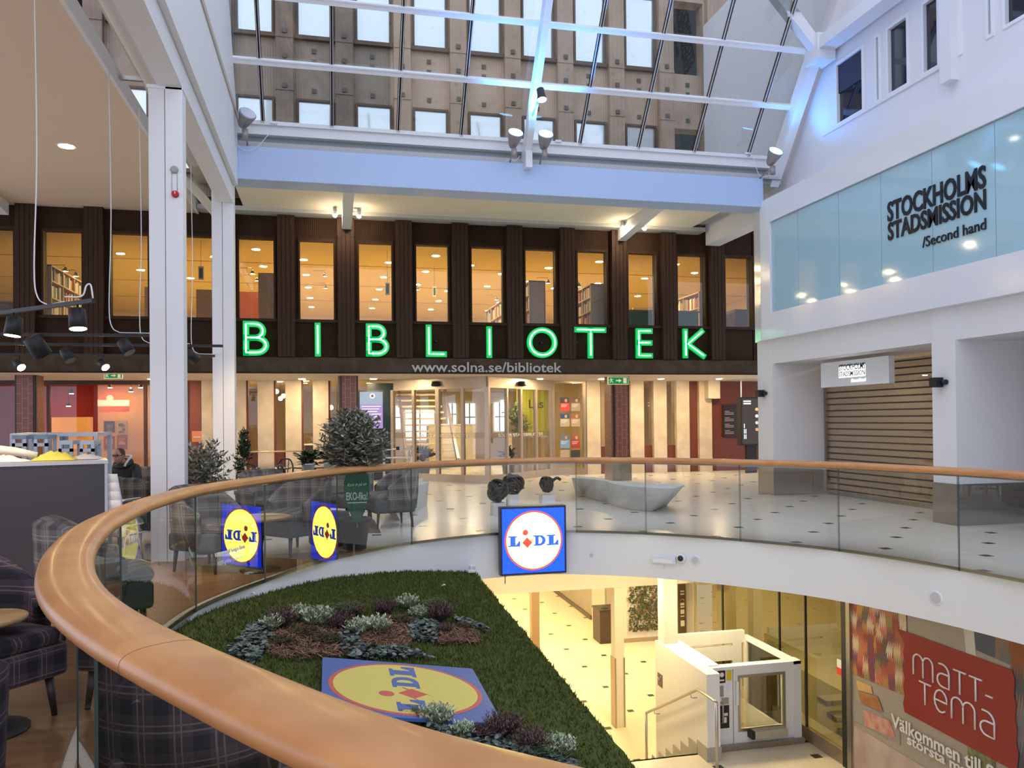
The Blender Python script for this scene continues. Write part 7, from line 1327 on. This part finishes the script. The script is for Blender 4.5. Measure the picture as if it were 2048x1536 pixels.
# ------------------------------------------------------------------ people
SKIN = mat('skin', (.42, .22, .15), .5); JKT = mat('black jacket', (.010, .012, .012), .6); HOODL = mat('white hood lining', (.62, .58, .52), .9); TRS = mat('dark trousers', (.012, .013, .018), .8); HAIR = mat('grey brown hair', (.07, .045, .035), .8)
def skin_mesh(name, pts, edges, rad, m_, parent, root=0, sub=2):
    me = bpy.data.meshes.new(name); me.from_pydata(pts, edges, []); me.materials.append(m_); o = bpy.data.objects.new(name, me); COL.objects.link(o)
    md = o.modifiers.new('skin', 'SKIN'); md.use_smooth_shade = True; sk = me.skin_vertices[0].data
    for i, r_ in enumerate(rad): sk[i].radius = r_ if isinstance(r_, tuple) else (r_, r_)
    sk[root].use_root = True; s = o.modifiers.new('sub', 'SUBSURF'); s.levels = sub; s.render_levels = sub; o.parent = parent; return o
def seated(name, loc, rz, label, hood, lean=.22, hair=HAIR, glasses=True, look=(0, -.10, -.05)):
    """seated person facing local -y; hip height .48"""
    e = empty(name, (0, 0, 0), label, 'person'); L = lean
    hip, waist, chest, neck = (0, 0, .53), (0, -.03, .68), (0, -L*.7, .93), (0, -L, 1.08); head = (0, -L-.04+look[1]*.3, 1.19)
    # bare body: hips, spine, neck, head base, legs, arms in one surface
    P_ = [hip, waist, chest, neck, (0, -L-.03, 1.14)]; R_ = [.13, .12, (.14, .11), .055, .055]; E_ = [(0,1),(1,2),(2,3),(3,4)]
    def chain(start, pts, rs):
        k = start
        for p, r_ in zip(pts, rs): P_.append(p); R_.append(r_); E_.append((k, len(P_)-1)); k = len(P_)-1
        return k
    for s in (-1, 1):
        chain(0, [(s*.10, -.05, .50), (s*.13, -.42, .50), (s*.13, -.40, .12), (s*.13, -.52, .05)], [.08, .06, .045, .035]); chain(2, [(s*.18, -L*.75, .98), (s*.25, -L-.06, .74), (s*.08, -L-.24, .70), (s*.05, -L-.28, .71)], [.055, .042, .032, .03])
    skin_mesh('body', P_, E_, R_, SKIN, e)
    P_, R_, E_ = [(0, 0, .50), (0, -.02, .66), (0, -L*.65, .90), (0, -L*.9, 1.03)], [(.19, .15), (.18, .15), (.20, .15), (.11, .10)], [(0,1),(1,2),(2,3)]
    for s in (-1, 1): chain(2, [(s*.19, -L*.75, .98), (s*.29, -L-.04, .75), (s*.14, -L-.20, .70)], [.085, .075, .058])
    skin_mesh('jacket', P_, E_, R_, JKT, e)
    P_, R_, E_ = [(0, 0, .50)], [(.17, .13)], []
    for s in (-1, 1): chain(0, [(s*.11, -.10, .50), (s*.13, -.43, .51), (s*.13, -.42, .28), (s*.13, -.41, .12)], [.10, .08, .065, .06])
    skin_mesh('trousers', P_, E_, R_, TRS, e)
    h = Vector(head)+Vector(look)*.2; m = MB(); n, k = 18, 14; V = []
    for i in range(k+1):
        t = PI*i/k; 
        for j in range(n):
            q = 2*PI*j/n; x, y, z = math.sin(t)*math.cos(q), math.sin(t)*math.sin(q), -math.cos(t); wx = .075*(1-.22*max(0, -z)); wy = .093*(1-.10*max(0, -z)); V.append((h.x+wx*x, h.y+wy*y-(.012 if z < -.3 and y < 0 else 0), h.z+.118*z))
    m.add(V, [(i*n+j, i*n+(j+1) % n, (i+1)*n+(j+1) % n, (i+1)*n+j) for i in range(k) for j in range(n)], 0, True)
    m.add([h+Vector((-.013,-.088,-.03)), h+Vector((.013,-.088,-.03)), h+Vector((0,-.088,.025)), h+Vector((0,-.116,-.025))], [(0,1,3),(1,2,3),(2,0,3)], 0)
    for s in (-1, 1): m.ball(h+Vector((s*.076, 0, -.005)), .026, sq=(.35, .7, 1.1), n=8, k=6)
    o = m.build('head', SKIN); o.parent = e
    for s in (-1, 1): m = MB(); m.ball(h+Vector((s*.03, -.082, .012)), .011, n=8, k=6); o2 = m.build('eye', mat('eye dark', (.02, .015, .012), .2)); o2.parent = o
    m = MB(); m.ball(h+Vector((0, -.088, -.058)), .022, sq=(1, .35, .28), n=10, k=5); o2 = m.build('mouth', mat('lips', (.28, .09, .07), .5)); o2.parent = o
    m = MB(); m.ball(h+Vector((0, .018, .030)), .098, sq=(.84, .93, 1.0), n=16, k=10); hh = m.build('hair', hair); hh.parent = o
    if glasses:
        m = MB()
        for s in (-1, 1): m.tube([h+Vector((s*.032+.024*math.cos(t), -.100, .012+.017*math.sin(t))) for t in [2*PI*i/10 for i in range(10)]], .004, 5, closed=True); m.tube([h+Vector((s*.056, -.098, .014)), h+Vector((s*.076, .0, .014))], .004, 5)
        m.tube([h+Vector((-.01, -.101, .014)), h+Vector((.01, -.101, .014))], .004, 5); g_ = m.build('glasses', mat('dark red spectacle frame', (.06, .012, .01), .3)); g_.parent = o
    for s in (-1, 1):                                  # hands: palm with five curled fingers
        c = Vector((s*.05, -L-.29, .715)); pts, ed, rd = [tuple(c), (c.x, c.y-.045, c.z+.005)], [(0, 1)], [(.028, .018), (.034, .016)]
        for j in range(4): x = c.x+(j-1.5)*.019; k0 = len(pts); ln = (.030, .036, .034, .027)[j]; pts += [(x, c.y-.062, c.z+.006), (x, c.y-.062-ln, c.z+.002), (x, c.y-.068-ln, c.z-.022)]; ed += [(1, k0), (k0, k0+1), (k0+1, k0+2)]; rd += [.009, .008, .007]
        k0 = len(pts); pts += [(c.x-s*.030, c.y-.02, c.z+.01), (c.x-s*.045, c.y-.05, c.z+.012)]; ed += [(0, k0), (k0, k0+1)]; rd += [.010, .008]; skin_mesh('hand', pts, ed, rd, SKIN, e, 0, 1)
    m = MB(); pts = [(.125*math.cos(t)*(1.0), -L*.92+.01+.10*math.sin(t)-.02, 1.06+.045*math.sin(t)) for t in [2*PI*i/16 for i in range(16)]]; m.tube(pts, .042, 10, closed=True); o = m.build('hood', hood); o.parent = e
    m = MB(); m.tube(smooth_path([(-.10, -L*1.05-.09, 1.02), (-.11, -L*.95-.02, 1.12), (-.07, -L*.8+.08, 1.17), (.07, -L*.8+.08, 1.17), (.11, -L*.95-.02, 1.12), (.10, -L*1.05-.09, 1.02)], 3), .019, 8); o = m.build('hood_lining', HOODL if hood is not TRS else hood); o.parent = e
    for s in (-1, 1): m = MB(); m.ball((s*.13, -.50, .05), .06, sq=(.85, 2.0, .85), n=12, k=8); o = m.build('shoe', BLACK); o.parent = e
    e.location = loc; e.rotation_euler = (0, 0, rz); return e
ph = at(262, 905, Z=1.20); man = seated('person', (ph.x-.06, ph.y+.25, -.03), -.35, 'seated man in a black jacket with white-lined hood and dark glasses, looking down', JKT)
p2 = at(312, 930, Z=1.1); seated('person', (p2.x+.06, p2.y+.1, -.02), .9, 'person in dark clothes seated facing the man, mostly hidden by the front column', TRS, .15, mat('dark hair', (.012, .01, .008), .7), False)
m = MB(); Rm = Matrix.Rotation(-.35, 3, 'Z'); q = Vector((ph.x-.06, ph.y+.25, 0))+Rm @ Vector((0, -.60, .70)); m.box(q.x-.07, q.x+.07, q.y-.02, q.y+.02, q.z, q.z+.02) ; tag(m.build('dark_phone', BLACK), 'dark phone-like thing held by the seated man', 'phone')
p = at(290, 965, Z=.72); round_table(ph.x+.45, ph.y-.1, .30, .66, WAL, 'dark round table between the two seated people')
def seat_under(x, y, rz, l): dup(A0, (x, y, 0), rz, l, scale=AS)
seat_under(ph.x-.02, ph.y+.40, -.35, 'dark-looking plaid armchair the man with the glasses sits in')
def area(loc, size, power, col, rot=(0,0,0), name='lamp', sy=None):
    l = bpy.data.lights.new(name, 'AREA'); l.energy = power; l.color = col; l.size = size
    if sy: l.shape = 'RECTANGLE'; l.size_y = sy
    o = bpy.data.objects.new(name, l); COL.objects.link(o); o.location = loc; o.rotation_euler = rot; return o
